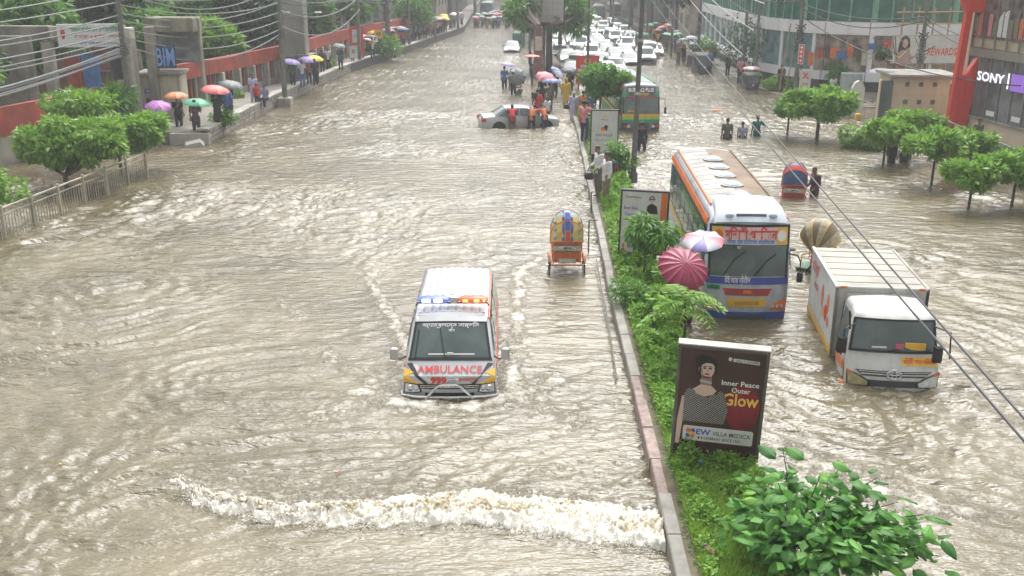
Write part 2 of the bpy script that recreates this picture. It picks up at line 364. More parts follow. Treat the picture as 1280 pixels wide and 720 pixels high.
tb = fbm(U * 3.0, V * 5.0, 5, .6); tb2 = np.abs(fbm(U * 7 + 5, V * 9, 5, .65)); tb3 = np.abs(fbm(U * 2.2 + 5, V * 3.2 + 9, 5, .6))
env = sstep(-.06, .05, A) * (1 - sstep(.65, 1.1, V))
Zb = -.03 + hh * prof * (.9 + .5 * tb) + env * (.09 * tb2 + .10 * tb3 + .05 * np.abs(fbm(U * 16, V * 18, 3))) - .07 * sstep(.8, 1.15, V) - .05 * (1 - sstep(-.25, -.05, A))
fo = np.clip(-.05 + 1.5 * tb2 + .5 * tb + 1.0 * tb3 - .22 * sstep(.2, .5, V) + .75 * np.exp(-((A - .06) / .12) ** 2) + .35 * np.exp(-((V - .62 - .3 * tb) / .1) ** 2) + .2 * sstep(-1.5, 1, U), 0, 1)
Vs = np.where(V > .1, .1 + (V - .1) * (.45 + .95 * sstep(-6.2, .8, U)), V); Yb = brk_y(U) + Vs - .10 * env * fbm(U * 3.3 + 4, V * 3.3, 4, .6) ; Xb = U + .06 * fbm(U * 4, V * 4 + 8, 3)
Vv = np.stack([Xb.ravel(), Yb.ravel(), Zb.ravel()], 1)
wv = link('breaking_wave', big_mesh('breaking_wave', Vv, grid_faces(len(us), len(vs)), m_foam, attrs={'foam': fo.ravel()}))
tag(wv, 'long brown and white breaking wave rolling across the near carriageway', 'wave', kind='stuff')
def droplets(name, n, fn, r0, r1, label, seed):
    rg = random.Random(seed); V = []; F = []
    for _ in range(n):
        c = fn(rg); r = rg.uniform(r0, r1) * (1 if rg.random() < .8 else 1.6); k = len(V)
        V += [(c[0] + r, c[1], c[2]), (c[0] - r, c[1], c[2]), (c[0], c[1] + r, c[2]), (c[0], c[1] - r, c[2]), (c[0], c[1], c[2] + r), (c[0], c[1], c[2] - r)]
        F += [(k, k + 2, k + 4), (k + 2, k + 1, k + 4), (k + 1, k + 3, k + 4), (k + 3, k, k + 4), (k + 2, k, k + 5), (k + 1, k + 2, k + 5), (k + 3, k + 1, k + 5), (k, k + 3, k + 5)]
    o = link(name, big_mesh(name, V, F, m_white_drop)); tag(o, label, 'spray', kind='stuff')
m_white_drop = mat('spray_drop', (.8, .78, .72), .25, var=.05)
def _d(rg):
    x = rg.uniform(-6.1, 1.75); h = abs(rg.gauss(0, .09)); return (x, float(brk_y(x)) + rg.gauss(.06, .13) - h * .35, .03 + h)
droplets('wave_spray', 5000, _d, .004, .012, 'fine white spray flying off the breaking wave', 5)
def _s(rg):
    a = rg.choice([(-3.15, 17.9, .3), (-.75, 18.2, .3), (-3.1, 19.2, .25), (-.75, 20.0, .25), (-2, 17.55, .6)]); h = abs(rg.gauss(0, .06))
    return (a[0] + rg.gauss(0, a[2]), a[1] + rg.gauss(0, .25), .03 + h)
droplets('bow_spray', 500, _s, .004, .01, 'spray kicked up around the nose of the ambulance', 6)

# ---- median strip: kerb, soil
def strip(name, ys_, fl, fr, z0, z1, m, label=None):
    b = MB(); n = len(ys_)
    vs = []
    for y in ys_: l, r = fl(y), fr(y); vs += [(l, y, z0), (l, y, z1), (r, y, z1), (r, y, z0)]
    fs = [(0, 1, 2, 3), tuple(4 * (n - 1) + i for i in (3, 2, 1, 0))]
    for i in range(n - 1):
        a = 4 * i; c = a + 4; fs += [(a + k, c + k, c + k + 1, a + k + 1) for k in range(3)]
    b.add(vs, fs); o = b.build(name, m); return tag(o, kind='structure')
ys_ = [5, 9, 12, 14, 16, 20, 25, 32, 40, 51, 60, 70, 84, 97, 110, 130, 150, 200, 300, 420]
strip('median_bed', ys_, lambda y: med_l(y) + .17, lambda y: med_r(y) - .11, -.6, .27, m_soil)
m_kerbred = mat('faded_kerb', (.33, .25, .225), .8, var=.25, vscale=6, bump=.3, dirt=.5)
kb = link('median_kerb', None); kb.empty_display_size = .1; tag(kb, kind='structure')
y = 8.0; k = 0
while y < 84:
    ln = 1.2 if y < 50 else 3.
    for side in (0, 1):
        if side == 0: a0, a1 = med_l(y), med_l(y + ln); w = .20; top = .28
        else: a0, a1 = med_r(y) - .15, med_r(y + ln) - .15; w = .14; top = .26
        if side == 1 and y > 60: continue
        g = .012; j = random.uniform(-.012, .012); tz = top + random.uniform(-.012, .012)
        b = MB(); c = .02
        b.add([(a0 + j, y + g, -.6), (a0 + j, y + g, tz - c), (a0 + j + c, y + g, tz), (a0 + j + w, y + g, tz), (a0 + j + w, y + g, -.6),
               (a1 + j, y + ln - g, -.6), (a1 + j, y + ln - g, tz - c), (a1 + j + c, y + ln - g, tz), (a1 + j + w, y + ln - g, tz), (a1 + j + w, y + ln - g, -.6)],
              [(0, 1, 2, 3, 4), (9, 8, 7, 6, 5), (0, 5, 6, 1), (1, 6, 7, 2), (2, 7, 8, 3), (3, 8, 9, 4), (4, 9, 5, 0)])
        b.build('kerb_stone', m_kerbred if (side == 0 and 13.5 < y < 18.5) else m_conc, kb)
    y += ln; k += 1
strip('median_kerb_far', [84, 97, 110, 130, 150, 200, 300, 420], med_l, lambda y: med_l(y) + .22, -.6, .33, m_conc)
# ---- left walkway behind a low masonry edge
ys_ = [47.6, 52, 56, 62, 70, 83, 95, 104, 120, 138, 170, 200, 300, 420]
m_walk = mat('walkway_paving', (.22, .20, .17), .7, var=.25, vscale=1.5, bump=.4, bscale=8, dirt=.4)
strip('walkway_left', ys_, lambda y: interp(y, WALL_L) + .2, lambda y: interp(y, LEFT_E) - .3, -.6, .60, m_walk)
# ------------------------------------------------------------------ vehicle materials
m_white = mat('white_paint', (.56, .57, .58), .28, var=.05, vscale=1.5, coat=.4, dirt=.3)
m_silver = mat('silver_paint', (.50, .52, .53), .3, var=.05, metal=.35, coat=.4)
m_glass = mat('window_glass', (.11, .145, .14), .08, var=.35, vscale=1.2, spec=.6)
m_glassg = mat('green_window_glass', (.07, .15, .12), .05, var=.6, vscale=3.5, spec=1.)
m_black = mat('black_rubber', (.02, .02, .022), .6, var=.2)
m_dark = mat('dark_grey_metal', (.06, .06, .065), .5, var=.2)
m_chrome = mat('chrome', (.62, .63, .64), .22, metal=.9, var=.06)
m_lamp = mat('lamp_glass', (.66, .68, .68), .12, var=.25, vscale=9, spec=.9)
m_red = mat('red_lacquer', (.56, .045, .03), .35, var=.1, coat=.3)
m_orange = mat('orange_lacquer', (.72, .17, .035), .4, var=.12)
m_yellow = mat('yellow_paint', (.78, .46, .05), .45, var=.1)
m_blue = mat('blue_paint', (.045, .085, .36), .35, var=.12, coat=.3)
m_green = mat('green_paint', (.03, .30, .12), .4, var=.1)
m_ink = mat('black_ink', (.03, .03, .035), .6, var=.05)
m_redink = mat('red_ink', (.62, .05, .04), .5, var=.05)
m_whiteink = mat('white_ink', (.80, .80, .78), .5, var=.04)
m_blueink = mat('blue_ink', (.06, .09, .40), .5, var=.05)

class Shell:
    """car body swept from a side profile [(y, z, half width)] running from front bottom over the roof to rear bottom"""
    def __init__(s, prof, r=.08, bow=.05, crown=.03, nose=None):
        s.p = prof; s.r = r; s.bow = bow; s.crown = crown
    def at(s, t, x, off=0., inset=0.):
        i = min(int(t), len(s.p) - 2); f = t - i; a, b = s.p[i], s.p[i + 1]
        y = a[0] + (b[0] - a[0]) * f; z = a[1] + (b[1] - a[1]) * f; w = a[2] + (b[2] - a[2]) * f
        dy, dz = b[0] - a[0], b[1] - a[1]; l = math.hypot(dy, dz) or 1; ny, nz = -dz / l, dy / l       # outward normal
        u = x / w
        cy = s.bow * u * u * (-ny if ny < 0 else 0); cz = -s.crown * u * u * max(0, nz)                    # front face bows back, roof falls to its edges
        return Vector((x, y + cy + ny * (off - inset), z + cz + nz * (off - inset)))
    def w(s, t):
        i = min(int(t), len(s.p) - 2); f = t - i; return s.p[i][2] + (s.p[i + 1][2] - s.p[i][2]) * f
    def body(s, mb, mi=0):
        n = len(s.p); cols = []
        for sg in (-1, 1):
            c = []
            for a in (90, 60, 30, 0): c.append((sg, a))
            cols += c if sg < 0 else c[::-1]
        full = cols[:4] + [(k / 4., None) for k in (-3, -1, 0, 1, 3)] + cols[4:]
        # vertex normals of the profile
        vs = []
        for i, (y, z, w) in enumerate(s.p):
            a = s.p[max(i - 1, 0)]; b = s.p[min(i + 1, n - 1)]
            dy, dz = b[0] - a[0], b[1] - a[1]; l = math.hypot(dy, dz) or 1; ny, nz = -dz / l, dy / l
            for k, ang in full:
                if ang is None: x = k * (w - s.r) ; ins = 0
                else: x = k * (w - s.r + s.r * sin(radians(ang))); ins = s.r * (1 - cos(radians(ang)))
                u = x / w
                vs.append(Vector((x, y + s.bow * u * u * max(0, -ny) - ny * ins, z - s.crown * u * u * max(0, nz) - nz * ins)))
        m = len(full); fs = []
        for i in range(n - 1):
            for j in range(m - 1): fs.append((i * m + j, i * m + j + 1, (i + 1) * m + j + 1, (i + 1) * m + j))
        fs.append(tuple(i * m for i in range(n))); fs.append(tuple((n - 1 - i) * m + m - 1 for i in range(n)))
        fs.append(tuple(range(m - 1, -1, -1))); fs.append(tuple(range((n - 1) * m, n * m)))
        return mb.add(vs, fs, mi)
    def side(s, y, z, sg, off=.0):
        """point on the flank at (y,z)"""
        best = max(p[2] for p in s.p)
        zs = sorted({(p[1], p[2]) for p in s.p})
        w = float(np.interp(z, [a for a, _ in zs], [b for _, b in zs]))
        return Vector((sg * (w + off), y, z))
    def patch(s, mb, t0, t1, x0, x1, off=.006, th=.01, mi=0, nx=6, nt=2, x0b=None, x1b=None):
        """raised panel lying on the shell between profile parameters t0..t1 and x0..x1 (trapezoid with x0b,x1b at t1)"""
        x0b = x0 if x0b is None else x0b; x1b = x1 if x1b is None else x1b
        V = []; k = len(mb.v)
        for o in (off, off - th):
            for j in range(nt + 1):
                f = j / nt; t = t0 + (t1 - t0) * f; t = min(t, math.floor(t0 + 1e-6) + .9999) if t1 - math.floor(t0 + 1e-6) <= 1.0001 else t
                a = x0 + (x0b - x0) * f; b = x1 + (x1b - x1) * f
                for i in range(nx + 1): V.append(s.at(t, a + (b - a) * i / nx, o))
        F = []; m = nx + 1; q = m * (nt + 1)
        for j in range(nt):
            for i in range(nx): a = j * m + i; F += [(a, a + 1, a + m + 1, a + m), (q + a, q + a + m, q + a + m + 1, q + a + 1)]
        for i in range(nx): F += [(i, q + i, q + i + 1, i + 1), (nt * m + i, nt * m + i + 1, q + nt * m + i + 1, q + nt * m + i)]
        for j in range(nt): F += [(j * m, (j + 1) * m, q + (j + 1) * m, q + j * m), (j * m + nx, q + j * m + nx, q + (j + 1) * m + nx, (j + 1) * m + nx)]
        mb.add(V, F, mi); return mb
    def poly(s, mb, pts, off=.006, th=.008, mi=0):
        n = len(pts); V = [s.at(t, x, off) for t, x in pts] + [s.at(t, x, off - th) for t, x in pts]
        mb.add(V, [tuple(range(n)), tuple(range(2 * n - 1, n - 1, -1))] + [(i, n + i, n + (i + 1) % n, (i + 1) % n) for i in range(n)], mi); return mb
    def sidepoly(s, mb, pts, sg, off=.006, mi=0, th=.012):
        n = len(pts); V = [s.side(y, z, sg, off) for y, z in pts] + [s.side(y, z, sg, off - th) for y, z in pts]
        mb.add(V, [tuple(range(n)), tuple(range(2 * n - 1, n - 1, -1))] + [(i, n + i, n + (i + 1) % n, (i + 1) % n) for i in range(n)], mi); return mb
def wheel(parent, x, y, r=.33, w=.2, z=None, rim=None):
    z = r if z is None else z; M = Matrix.Rotation(pi / 2, 3, 'Y')
    wl = MB(); wl.lathe([(r * .86, -w / 2), (r, -w / 2 + .03), (r, w / 2 - .03), (r * .86, w / 2), (r * .6, w / 2), (r * .6, -w / 2)], 20, (x, y, z), M, 0)
    o = wl.build('wheel', m_black, parent, smooth=True)
    sg = 1 if x > 0 else -1
    wl = MB(); wl.lathe([(r * .62, w * .46), (r * .5, w * .36), (r * .15, w * .42), (.01, w * .44)] if sg > 0 else [(.01, -w * .44), (r * .15, -w * .42), (r * .5, -w * .36), (r * .62, -w * .46)], 14, (x, y, z), M, 0)
    wl.build('rim', rim or m_chrome, o, smooth=True)
    return o
def mirror(parent, pts, c, d, m_=None, head=None):
    b = MB(); b.tube(pts, .018, 6); o = b.build('mirror', m_ or m_black, parent, smooth=True)
    b = MB(); b.bbox(c, d, .03); b.build('mirror_head', head or m_black, o, smooth=True); return o
def emblem(parent, fn, s_=.1, m_=None):
    b = MB()
    for rx, ry, cy in ((1, .68, 0), (.36, .62, 0), (.66, .30, .26)):
        b.tube([fn(s_ * rx * cos(a), s_ * (cy + ry * sin(a))) for a in np.linspace(0, 2 * pi, 20, endpoint=False)], s_ * .10, 5, closed=True)
    b.build('emblem', m_ or m_chrome, parent, smooth=True)

# ------------------------------------------------------------------ the ambulance
def make_ambulance(loc, rz):
    t = thing('ambulance', 'silver and white ambulance van with red and blue roof light bar ploughing through the flood', 'ambulance', loc, rz)
    W_ = .93
    P = [(0.10, .28, .90), (0.0, .36, .95), (-.03, .60, .96), (.03, .98, .95), (.34, 1.20, .93), (.90, 1.84, .83), (1.10, 1.93, .81), (1.9, 1.97, .81), (4.35, 1.96, .81), (4.53, 1.88, .82), (4.63, 1.2, .93), (4.65, .4, .93), (4.55, .28, .9)]
    s = Shell(P, .11, .10, .05)
    b = MB(); s.body(b); b.build('body', m_silver, t, smooth=35)
    # windscreen
    b = MB(); s.patch(b, 4.06, 4.97, -.83, .83, .012, .02, 0, 10, 3, -.72, .72); ws = b.build('windscreen', m_glass, t, smooth=True)
    b = MB()
    for x0, x1, y0, y1 in ((-.85, -.80, -.745, -.695), (.80, .85, .695, .745)): s.patch(b, 4.02, 4.99, x0, x1, .02, .03, 0, 1, 2, y0, y1)
    s.patch(b, 4.0, 4.07, -.86, .86, .02, .03, 0, 8, 1); s.patch(b, 4.955, 4.999, -.75, .75, .02, .03, 0, 8, 1)
    b.build('windscreen_seal', m_black, ws, smooth=True)
    for x0, x1, tt in ((-.10, -.22, .85), (-.72, -.66, .8)):
        b = MB(); b.tube([s.at(4.05, x0, .04), s.at(4.05 + tt * .5, x0 + (x1 - x0) * .6, .035), s.at(4.05 + tt * .92, x1, .03)], .010, 5); b.build('wiper', m_black, ws)
    b = MB(); lettering(b, 'অ্যাম্বুলেন্স সার্ভিস', lambda a, c: s.at(4.90 + c * 1.05, a, .022), .13, .02, 1.18); lettering(b, 'বাঁশ', lambda a, c: s.at(4.77 + c * 1.05, a + .02, .022), .09, .02, .13); b.build('windscreen_lettering', m_whiteink, ws)
    b = MB(); s.patch(b, 4.14, 4.17, -.45, .5, .016, .01, 0, 6, 1); b.box(s.at(4.16, .0, .02), (.12, .02, .05)); b.build('dashboard_card', m_whiteink, ws)
    # bonnet graphics
    for sg in (-1, 1):
        b = MB(); s.poly(b, [(3.02, sg * .93), (3.62, sg * .925), (3.28, sg * .73), (2.72, sg * .58), (2.55, sg * .66), (2.60, sg * .93)][::sg], .008, .012); b.build('side_flash', m_yellow, t)
        b = MB(); s.poly(b, [(3.85, sg * .88), (3.88, sg * .77), (3.0, sg * .62), (2.60, sg * .44), (2.52, sg * .50), (2.98, sg * .70)][::-sg], .009, .012); b.build('side_stripe', m_ink, t)
    b = MB(); s.poly(b, [(3.80, -.76), (3.80, .76), (3.02, .60), (2.64, .42), (2.64, -.42), (3.02, -.60)], .007, .01); b.build('bonnet_sheet', m_white, t)
    b = MB(); lettering(b, 'AMBULANCE', lambda a, c: s.at(3.42 + c * 1.65, a, .02), .40, .012, 1.32); b.build('lettering', m_redink, t)
    b = MB(); lettering(b, '999', lambda a, c: s.at(2.77 + c * 2.5 * .62, a - .22, .02), .30, .05, .33); b.build('number_lettering', m_redink, t); b = MB(); lettering(b, 'এর অন্তর্ভুক্ত', lambda a, c: s.at(2.77 + c * 1.5, a + .36, .02), .16, .02, .36); b.build('number_lettering', m_redink, t)
    emblem(t, lambda a, c: s.at(2.72 + c * 2.6, a + .04, .03), .085)
    # grille and lamps
    b = MB(); s.patch(b, 2.30, 2.56, -.58, .58, .012, .03, 0, 8, 1, -.70, .70); b.build('grille', m_black, t, smooth=True)
    b = MB()
    for tt in (2.38, 2.47): s.patch(b, tt, tt + .035, -.60, .60, .026, .03, 0, 8, 1)
    b.build('grille_bar', m_chrome, t, smooth=True)
    for sg in (-1, 1):
        b = MB(); s.poly(b, [(2.62, sg * .92), (2.55, sg * .62), (2.12, sg * .56), (2.05, sg * .70), (2.08, sg * .93)][::-sg], .012, .03); h = b.build('headlight', m_black, t)
        b = MB(); s.poly(b, [(2.57, sg * .90), (2.50, sg * .65), (2.17, sg * .60), (2.11, sg * .72), (2.12, sg * .91)][::-sg], .022, .02); b.build('lens', m_lamp, h)
        for xx, r_ in ((.80, .075), (.68, .055)):
            b = MB(); c = s.at(2.33, sg * xx, .02); b.lathe([(r_, -.01), (r_ * .8, .02), (r_ * .4, .03)], 12, c, Matrix.Rotation(pi / 2, 3, 'X')); b.build('lamp', m_chrome, h, smooth=True)
    b = MB(); s.patch(b, 1.15, 1.72, -.93, .93, .035, .08, 0, 12, 2); b.build('bumper', m_silver, t, smooth=True)
    b = MB(); s.patch(b, 1.75, 2.1, -.50, .50, .016, .03, 0, 6, 1); b.build('lower_intake', m_black, t)
    # bull bar
    b = MB()
    b.tube([(-.98, .14, .60), (-.96, -.02, .60), (-.7, -.12, .60), (0, -.17, .60), (.7, -.12, .60), (.96, -.02, .60), (.98, .14, .60)], .026, 8)
    b.tube([(-.98, .16, .50), (-.95, 0, .50), (-.7, -.10, .50), (0, -.15, .50), (.7, -.10, .50), (.95, 0, .50), (.98, .16, .50)], .022, 8)
    b.tube([(-.46, -.14, .50), (-.44, -.15, .62), (-.22, -.18, .84), (-.15, -.18, .87), (.15, -.18, .87), (.22, -.18, .84), (.44, -.15, .62), (.46, -.14, .50)], .026, 8)
    for x in (-.46, .46): b.box((x, -.13, .54), (.06, .05, .14))
    b.build('bull_bar', m_chrome, t, smooth=True)
    # mirrors
    for sg in (-1, 1):
        mirror(t, [s.side(.45, 1.25, sg, -.02), (sg * 1.02, .35, 1.22), (sg * 1.07, .30, 1.28)], (sg * 1.13, .27, 1.38), (.17, .10, .27), m_black, m_silver)
    # flank glass and doors
    for sg in (-1, 1):
        b = MB(); s.sidepoly(b, [(.62, 1.30), (1.42, 1.30), (1.42, 1.76), (1.02, 1.76)], sg); b.build('side_window', m_glass, t)
        b = MB(); s.sidepoly(b, [(1.55, 1.30), (2.75, 1.30), (2.75, 1.76), (1.55, 1.76)], sg); b.build('side_window', m_glass, t)
        b = MB(); s.sidepoly(b, [(2.9, 1.30), (4.45, 1.30), (4.4, 1.76), (2.9, 1.76)], sg); b.build('side_window', m_glass, t)
        b = MB(); s.sidepoly(b, [(.5, .96), (4.72, .96), (4.72, 1.06), (.5, 1.06)], sg, .008); b.build('side_band', m_redink, t)
        for yy in (1.48, 2.82): b = MB(); s.sidepoly(b, [(yy, .4), (yy + .015, .4), (yy + .015, 1.9), (yy, 1.9)], sg, .004); b.build('door_gap', m_black, t)
        b = MB(); b.tube([s.side(1.0, 1.88, sg, -.03), s.side(4.4, 1.88, sg, -.03)], .018, 6); b.build('gutter', m_orange if sg > 0 else m_dark, t)
        for yy in (.95, 3.75): wheel(t, sg * .80, yy)
    # ribbed white roof; darker panel colour between the ribs stands in for groove shade
    for k in range(9):
        x = -.66 + k * .165; b = MB()
        b.grid(lambda u, v: Vector((x + u * .062, v, s.at(7.0 + (v - 1.9) / 2.45 if v > 1.9 else 6 + (v - 1.10) / .80, x).z + .016 * (1 - abs(u) ** 3) - .001)), [-1, -.6, 0, .6, 1], [1.25, 1.9, 3, 4.34])
        b.build('roof_rib', m_white, t, smooth=True)
    b = MB(); s.patch(b, 5.05, 5.98, -.68, .68, .006, .01, 0, 8, 1); s.patch(b, 6.0, 6.9, -.72, .72, .004, .01, 0, 8, 1); s.patch(b, 7.0, 7.97, -.72, .72, .004, .01, 0, 8, 2); b.build('roof_panel', mat('roof_groove_shade', (.30, .31, .32), .4), t, smooth=True)
    # light bar
    lb = MB(); lb.tube([(-.78, 1.55, 1.97), (-.74, 1.55, 2.03), (.74, 1.55, 2.03), (.78, 1.55, 1.97)], .02, 8); o = lb.build('light_bar', m_dark, t)
    mbl = mat('blue_beacon', (.05, .08, .55), .2, var=.2, vscale=12, emit=(.25, .35, 1), estr=.25); mrl = mat('red_beacon', (.65, .05, .02), .2, var=.2, vscale=12, emit=(1, .16, .04), estr=.25)
    mbw = mat('lit_strobe', (.8, .85, 1), .2, emit=(.85, .9, 1), estr=1.0); mrw = mat('lit_amber', (1, .6, .2), .2, emit=(1, .6, .15), estr=.6)
    b = MB(); b.bbox((-.39, 1.55, 2.11), (.66, .22, .13), .05); b.build('blue_lens', mbl, o, smooth=True)
    b = MB(); b.bbox((.45, 1.55, 2.11), (.62, .22, .13), .05); b.build('red_lens', mrl, o, smooth=True)
    b = MB(); b.bbox((.04, 1.55, 2.12), (.20, .2, .17), .03); b.build('speaker_housing', m_chrome, o, smooth=True)
    for x in (-.55, -.30): b = MB(); b.bbox((x, 1.44, 2.11), (.19, .03, .07), .012); b.build('strobe', mbw, o)
    for x in (.28, .52, .68): b = MB(); b.bbox((x, 1.44, 2.11), (.12 if x < .6 else .06, .03, .055), .012); b.build('strobe', mrw, o)
    return t
make_ambulance((-1.97, 18.15, -.52), radians(2.5))

# ------------------------------------------------------------------ the box truck
m_cream = mat('cream_white_paint', (.60, .60, .57), .35, var=.08, coat=.3, dirt=.4)
m_alu = mat('weathered_aluminium', (.29, .275, .235), .5, metal=.3, var=.2, vscale=1.2, dirt=.4, bump=.15, bscale=6)
m_corr = mat('box_paint', (.52, .52, .48), .5, var=.14, dirt=.55)
def make_truck(loc, rz):
    t = thing('box_truck', 'small white box truck with a yellow notice under its windscreen beside the striped bus', 'truck', loc, rz)
    P = [(.12, .40, .88), (.0, .46, .93), (-.02, .78, .94), (.02, 1.0, .94), (.20, 1.30, .93), (.36, 2.02, .84), (.52, 2.14, .80), (.90, 2.20, .78), (1.45, 2.18, .78), (1.55, 2.0, .80), (1.55, .4, .9)]
    s = Shell(P, .10, .12, .05)
    b = MB(); s.body(b); cab = b.build('cab', m_cream, t, smooth=35)
    b = MB(); s.patch(b, 4.10, 4.96, -.86, .86, .012, .02, 0, 10, 2, -.78, .78); ws = b.build('windscreen', m_glass, cab, smooth=True)
    b = MB()
    for a0, a1, b0, b1 in ((-.89, -.84, -.81, -.76), (.84, .89, .76, .81)): s.patch(b, 4.06, 4.99, a0, a1, .02, .03, 0, 1, 2, b0, b1)
    s.patch(b, 4.04, 4.11, -.88, .88, .02, .03, 0, 8, 1); s.patch(b, 4.94, 4.999, -.80, .80, .02, .03, 0, 8, 1); b.build('windscreen_seal', m_black, cab, smooth=True)
    b = MB(); b.tube([s.at(4.06, -.72, .05), s.at(4.07, -.3, .04), s.at(4.16, .08, .035)], .012, 5); b.build('wiper', m_black, cab); b = MB(); b.tube([s.at(4.06, .1, .05), s.at(4.07, .45, .04), s.at(4.15, .72, .035)], .012, 5); b.build('wiper', m_black, cab)
    b = MB(); b.bbox(s.at(4.25, .42, .02), (.42, .03, .16), .01); b.build('dashboard_bag', m_yellow, cab)
    b = MB(); b.bbox(s.at(4.24, .10, .02), (.16, .03, .12), .01); b.build('dashboard_cloth', mat('pink_cloth', (.6, .12, .2), .8), cab)
    b = MB(); b.bbox(s.at(4.2, -.3, .02), (.30, .02, .05), .01); b.build('dashboard_card', m_whiteink, cab)
    b = MB(); s.patch(b, 3.36, 3.88, .16, .88, .012, .012, 0, 4, 1); pl = b.build('notice', m_yellow, cab)
    b = MB(); lettering(b, 'জরুরী খাদ্য সরবরাহ', lambda a, c: s.at(3.60 + c * 2.4, a + .52, .018), .15, .015, .66); lettering(b, '০  ০', lambda a, c: s.at(3.80 + c * 2.4, a + .52, .018), .06, .02, .6); b.build('notice_lettering', m_redink, pl)
    b = MB(); s.patch(b, 2.45, 3.0, -.62, .62, .012, .03, 0, 10, 1, -.76, .76); b.build('grille', m_dark, cab, smooth=True)
    b = MB(); s.patch(b, 2.62, 2.74, -.66, .66, .03, .03, 0, 10, 1); s.patch(b, 2.86, 2.93, -.7, .7, .03, .03, 0, 10, 1); b.build('grille_bar', m_chrome, cab, smooth=True)
    emblem(cab, lambda a, c: s.at(2.70 + c * 4.2, a, .05), .14)
    b = MB(); s.patch(b, 1.62, 2.1, -.52, .52, .012, .03, 0, 8, 1); b.build('lower_intake', m_dark, cab)
    for sg in (-1, 1):
        b = MB(); s.poly(b, [(2.95, sg * .93), (2.4, sg * .62), (1.9, sg * .44), (1.62, sg * .46), (1.55, sg * .90)][::-sg], .015, .03); h = b.build('headlight', m_black, cab)
        b = MB(); s.poly(b, [(2.82, sg * .91), (2.3, sg * .64), (1.92, sg * .50), (1.7, sg * .52), (1.65, sg * .88)][::-sg], .028, .02); b.build('lens', m_lamp if sg > 0 else mat('yellowed_lamp_glass', (.42, .38, .2), .2, var=.3, vscale=8), h)
        b = MB(); s.poly(b, [(3.0, sg * .935), (2.7, sg * .80), (2.55, sg * .84), (2.7, sg * .935)][::-sg], .032, .02); b.build('indicator', m_orange, h)
        b = MB(); b.bbox((sg * .36 - .04, -.03, .47), (.20, .06, .09), .01); b.build('tow_plate', m_orange, cab)
        b = MB(); b.lathe([(.10, -.04), (.10, .04), (.05, .06)], 12, (sg * .98, .25, 1.02 - .45), Matrix.Rotation(pi / 2 * sg, 3, 'Y')); b.build('wheel_cap', m_orange, cab)
        b = MB(); s.sidepoly(b, [(.42, 1.34), (1.30, 1.34), (1.30, 1.98), (.58, 1.98)], sg, .01); b.build('door_window', m_glass, cab)
        b = MB(); s.sidepoly(b, [(.34, .5), (.36, .5), (.38, 1.3), (.36, 1.3)], sg, .004); b.build('door_gap', m_black, cab); b = MB(); s.sidepoly(b, [(1.38, .5), (1.40, .5), (1.40, 2.05), (1.38, 2.05)], sg, .004); b.build('door_gap', m_black, cab)
        b = MB(); s.sidepoly(b, [(.5, .82), (1.2, .82), (1.2, .96), (.5, 1.0)], sg, .006); b.build('door_sticker', m_orange, cab)
        mirror(t, [s.side(.36, 1.9, sg, -.03), (sg * 1.04, .12, 1.86), (sg * 1.08, .1, 1.3)], (sg * 1.08 if sg < 0 else .80, .08 if sg < 0 else .0, 1.52 if sg < 0 else 1.42), (.20, .07, .36), m_black)
    b = MB(); b.tube([(-.88, .4, 1.75), (-.92, .42, 2.15)], .02, 6); b.build('snorkel_post', m_black, cab)
    # cargo box
    x0, x1, y0, y1, z0, z1 = -.96, .96, 1.66, 4.85, .62, 2.27
    b = MB(); b.box((0, (y0 + y1) / 2, (z0 + z1) / 2), (x1 - x0, y1 - y0, z1 - z0)); bx = b.build('cargo_box', m_corr, t)
    b = MB(); b.box((0, (y0 + y1) / 2, z1 + .008), (x1 - x0 - .10, y1 - y0 - .08, .012)); b.build('box_roof', m_alu, bx)
    for k in range(6):
        b = MB(); b.box((0, y0 + .35 + k * .5, z1 + .018), (x1 - x0 - .14, .03, .012)); b.build('roof_seam', m_alu, bx)
    for sg in (-1, 1):
        b = MB(); b.bbox((sg * .955, (y0 + y1) / 2, z1), (.07, y1 - y0 + .04, .06), .015); b.build('roof_rail', m_whiteink if sg < 0 else m_alu, bx)
        b = MB(); b.bbox((sg * .955, y0 - .005, (z0 + z1) / 2), (.06, .05, z1 - z0), .012); b.build('corner_post', m_dark if sg > 0 else m_alu, bx)
        b = MB(); b.box((sg * .966, (y0 + y1) / 2, .72), (.012, y1 - y0 - .02, .14)); b.build('yellow_band', m_yellow, bx)
        for yy in (.85, 3.8): wheel(t, sg * .78, yy, .36, .22, .36)
        if sg > 0:
            for k in range(5): b = MB(); b.box((.967, y0 + .4 + k * .62, 1.5), (.014, .04, 1.4)); b.build('side_rib', m_corr, bx)
    b = MB(); b.bbox((0, y0 - .01, z1 - .0), (1.9, .06, .06), .015); b.build('front_rail', m_corr, bx)
    b = MB(); b.bbox((0, y0 - .02, z1 - .26), (1.5, .04, .3), .015); b.build('fairing', m_corr, bx)
    for x in (-.82, .82): b = MB(); b.bbox((x, y0 - .035, z1 + .01), (.14, .03, .05), .01); b.build('marker_lamp', m_orange, bx)
    b = MB(); b.box((-.966, (y0 + y1) / 2, 1.53), (.010, y1 - y0 - .2, 1.35)); pn_ = b.build('side_poster', mat('poster_white', (.68, .70, .72), .4, dirt=.1), bx)
    def sp(y, z): return Vector((-.974, y, z))
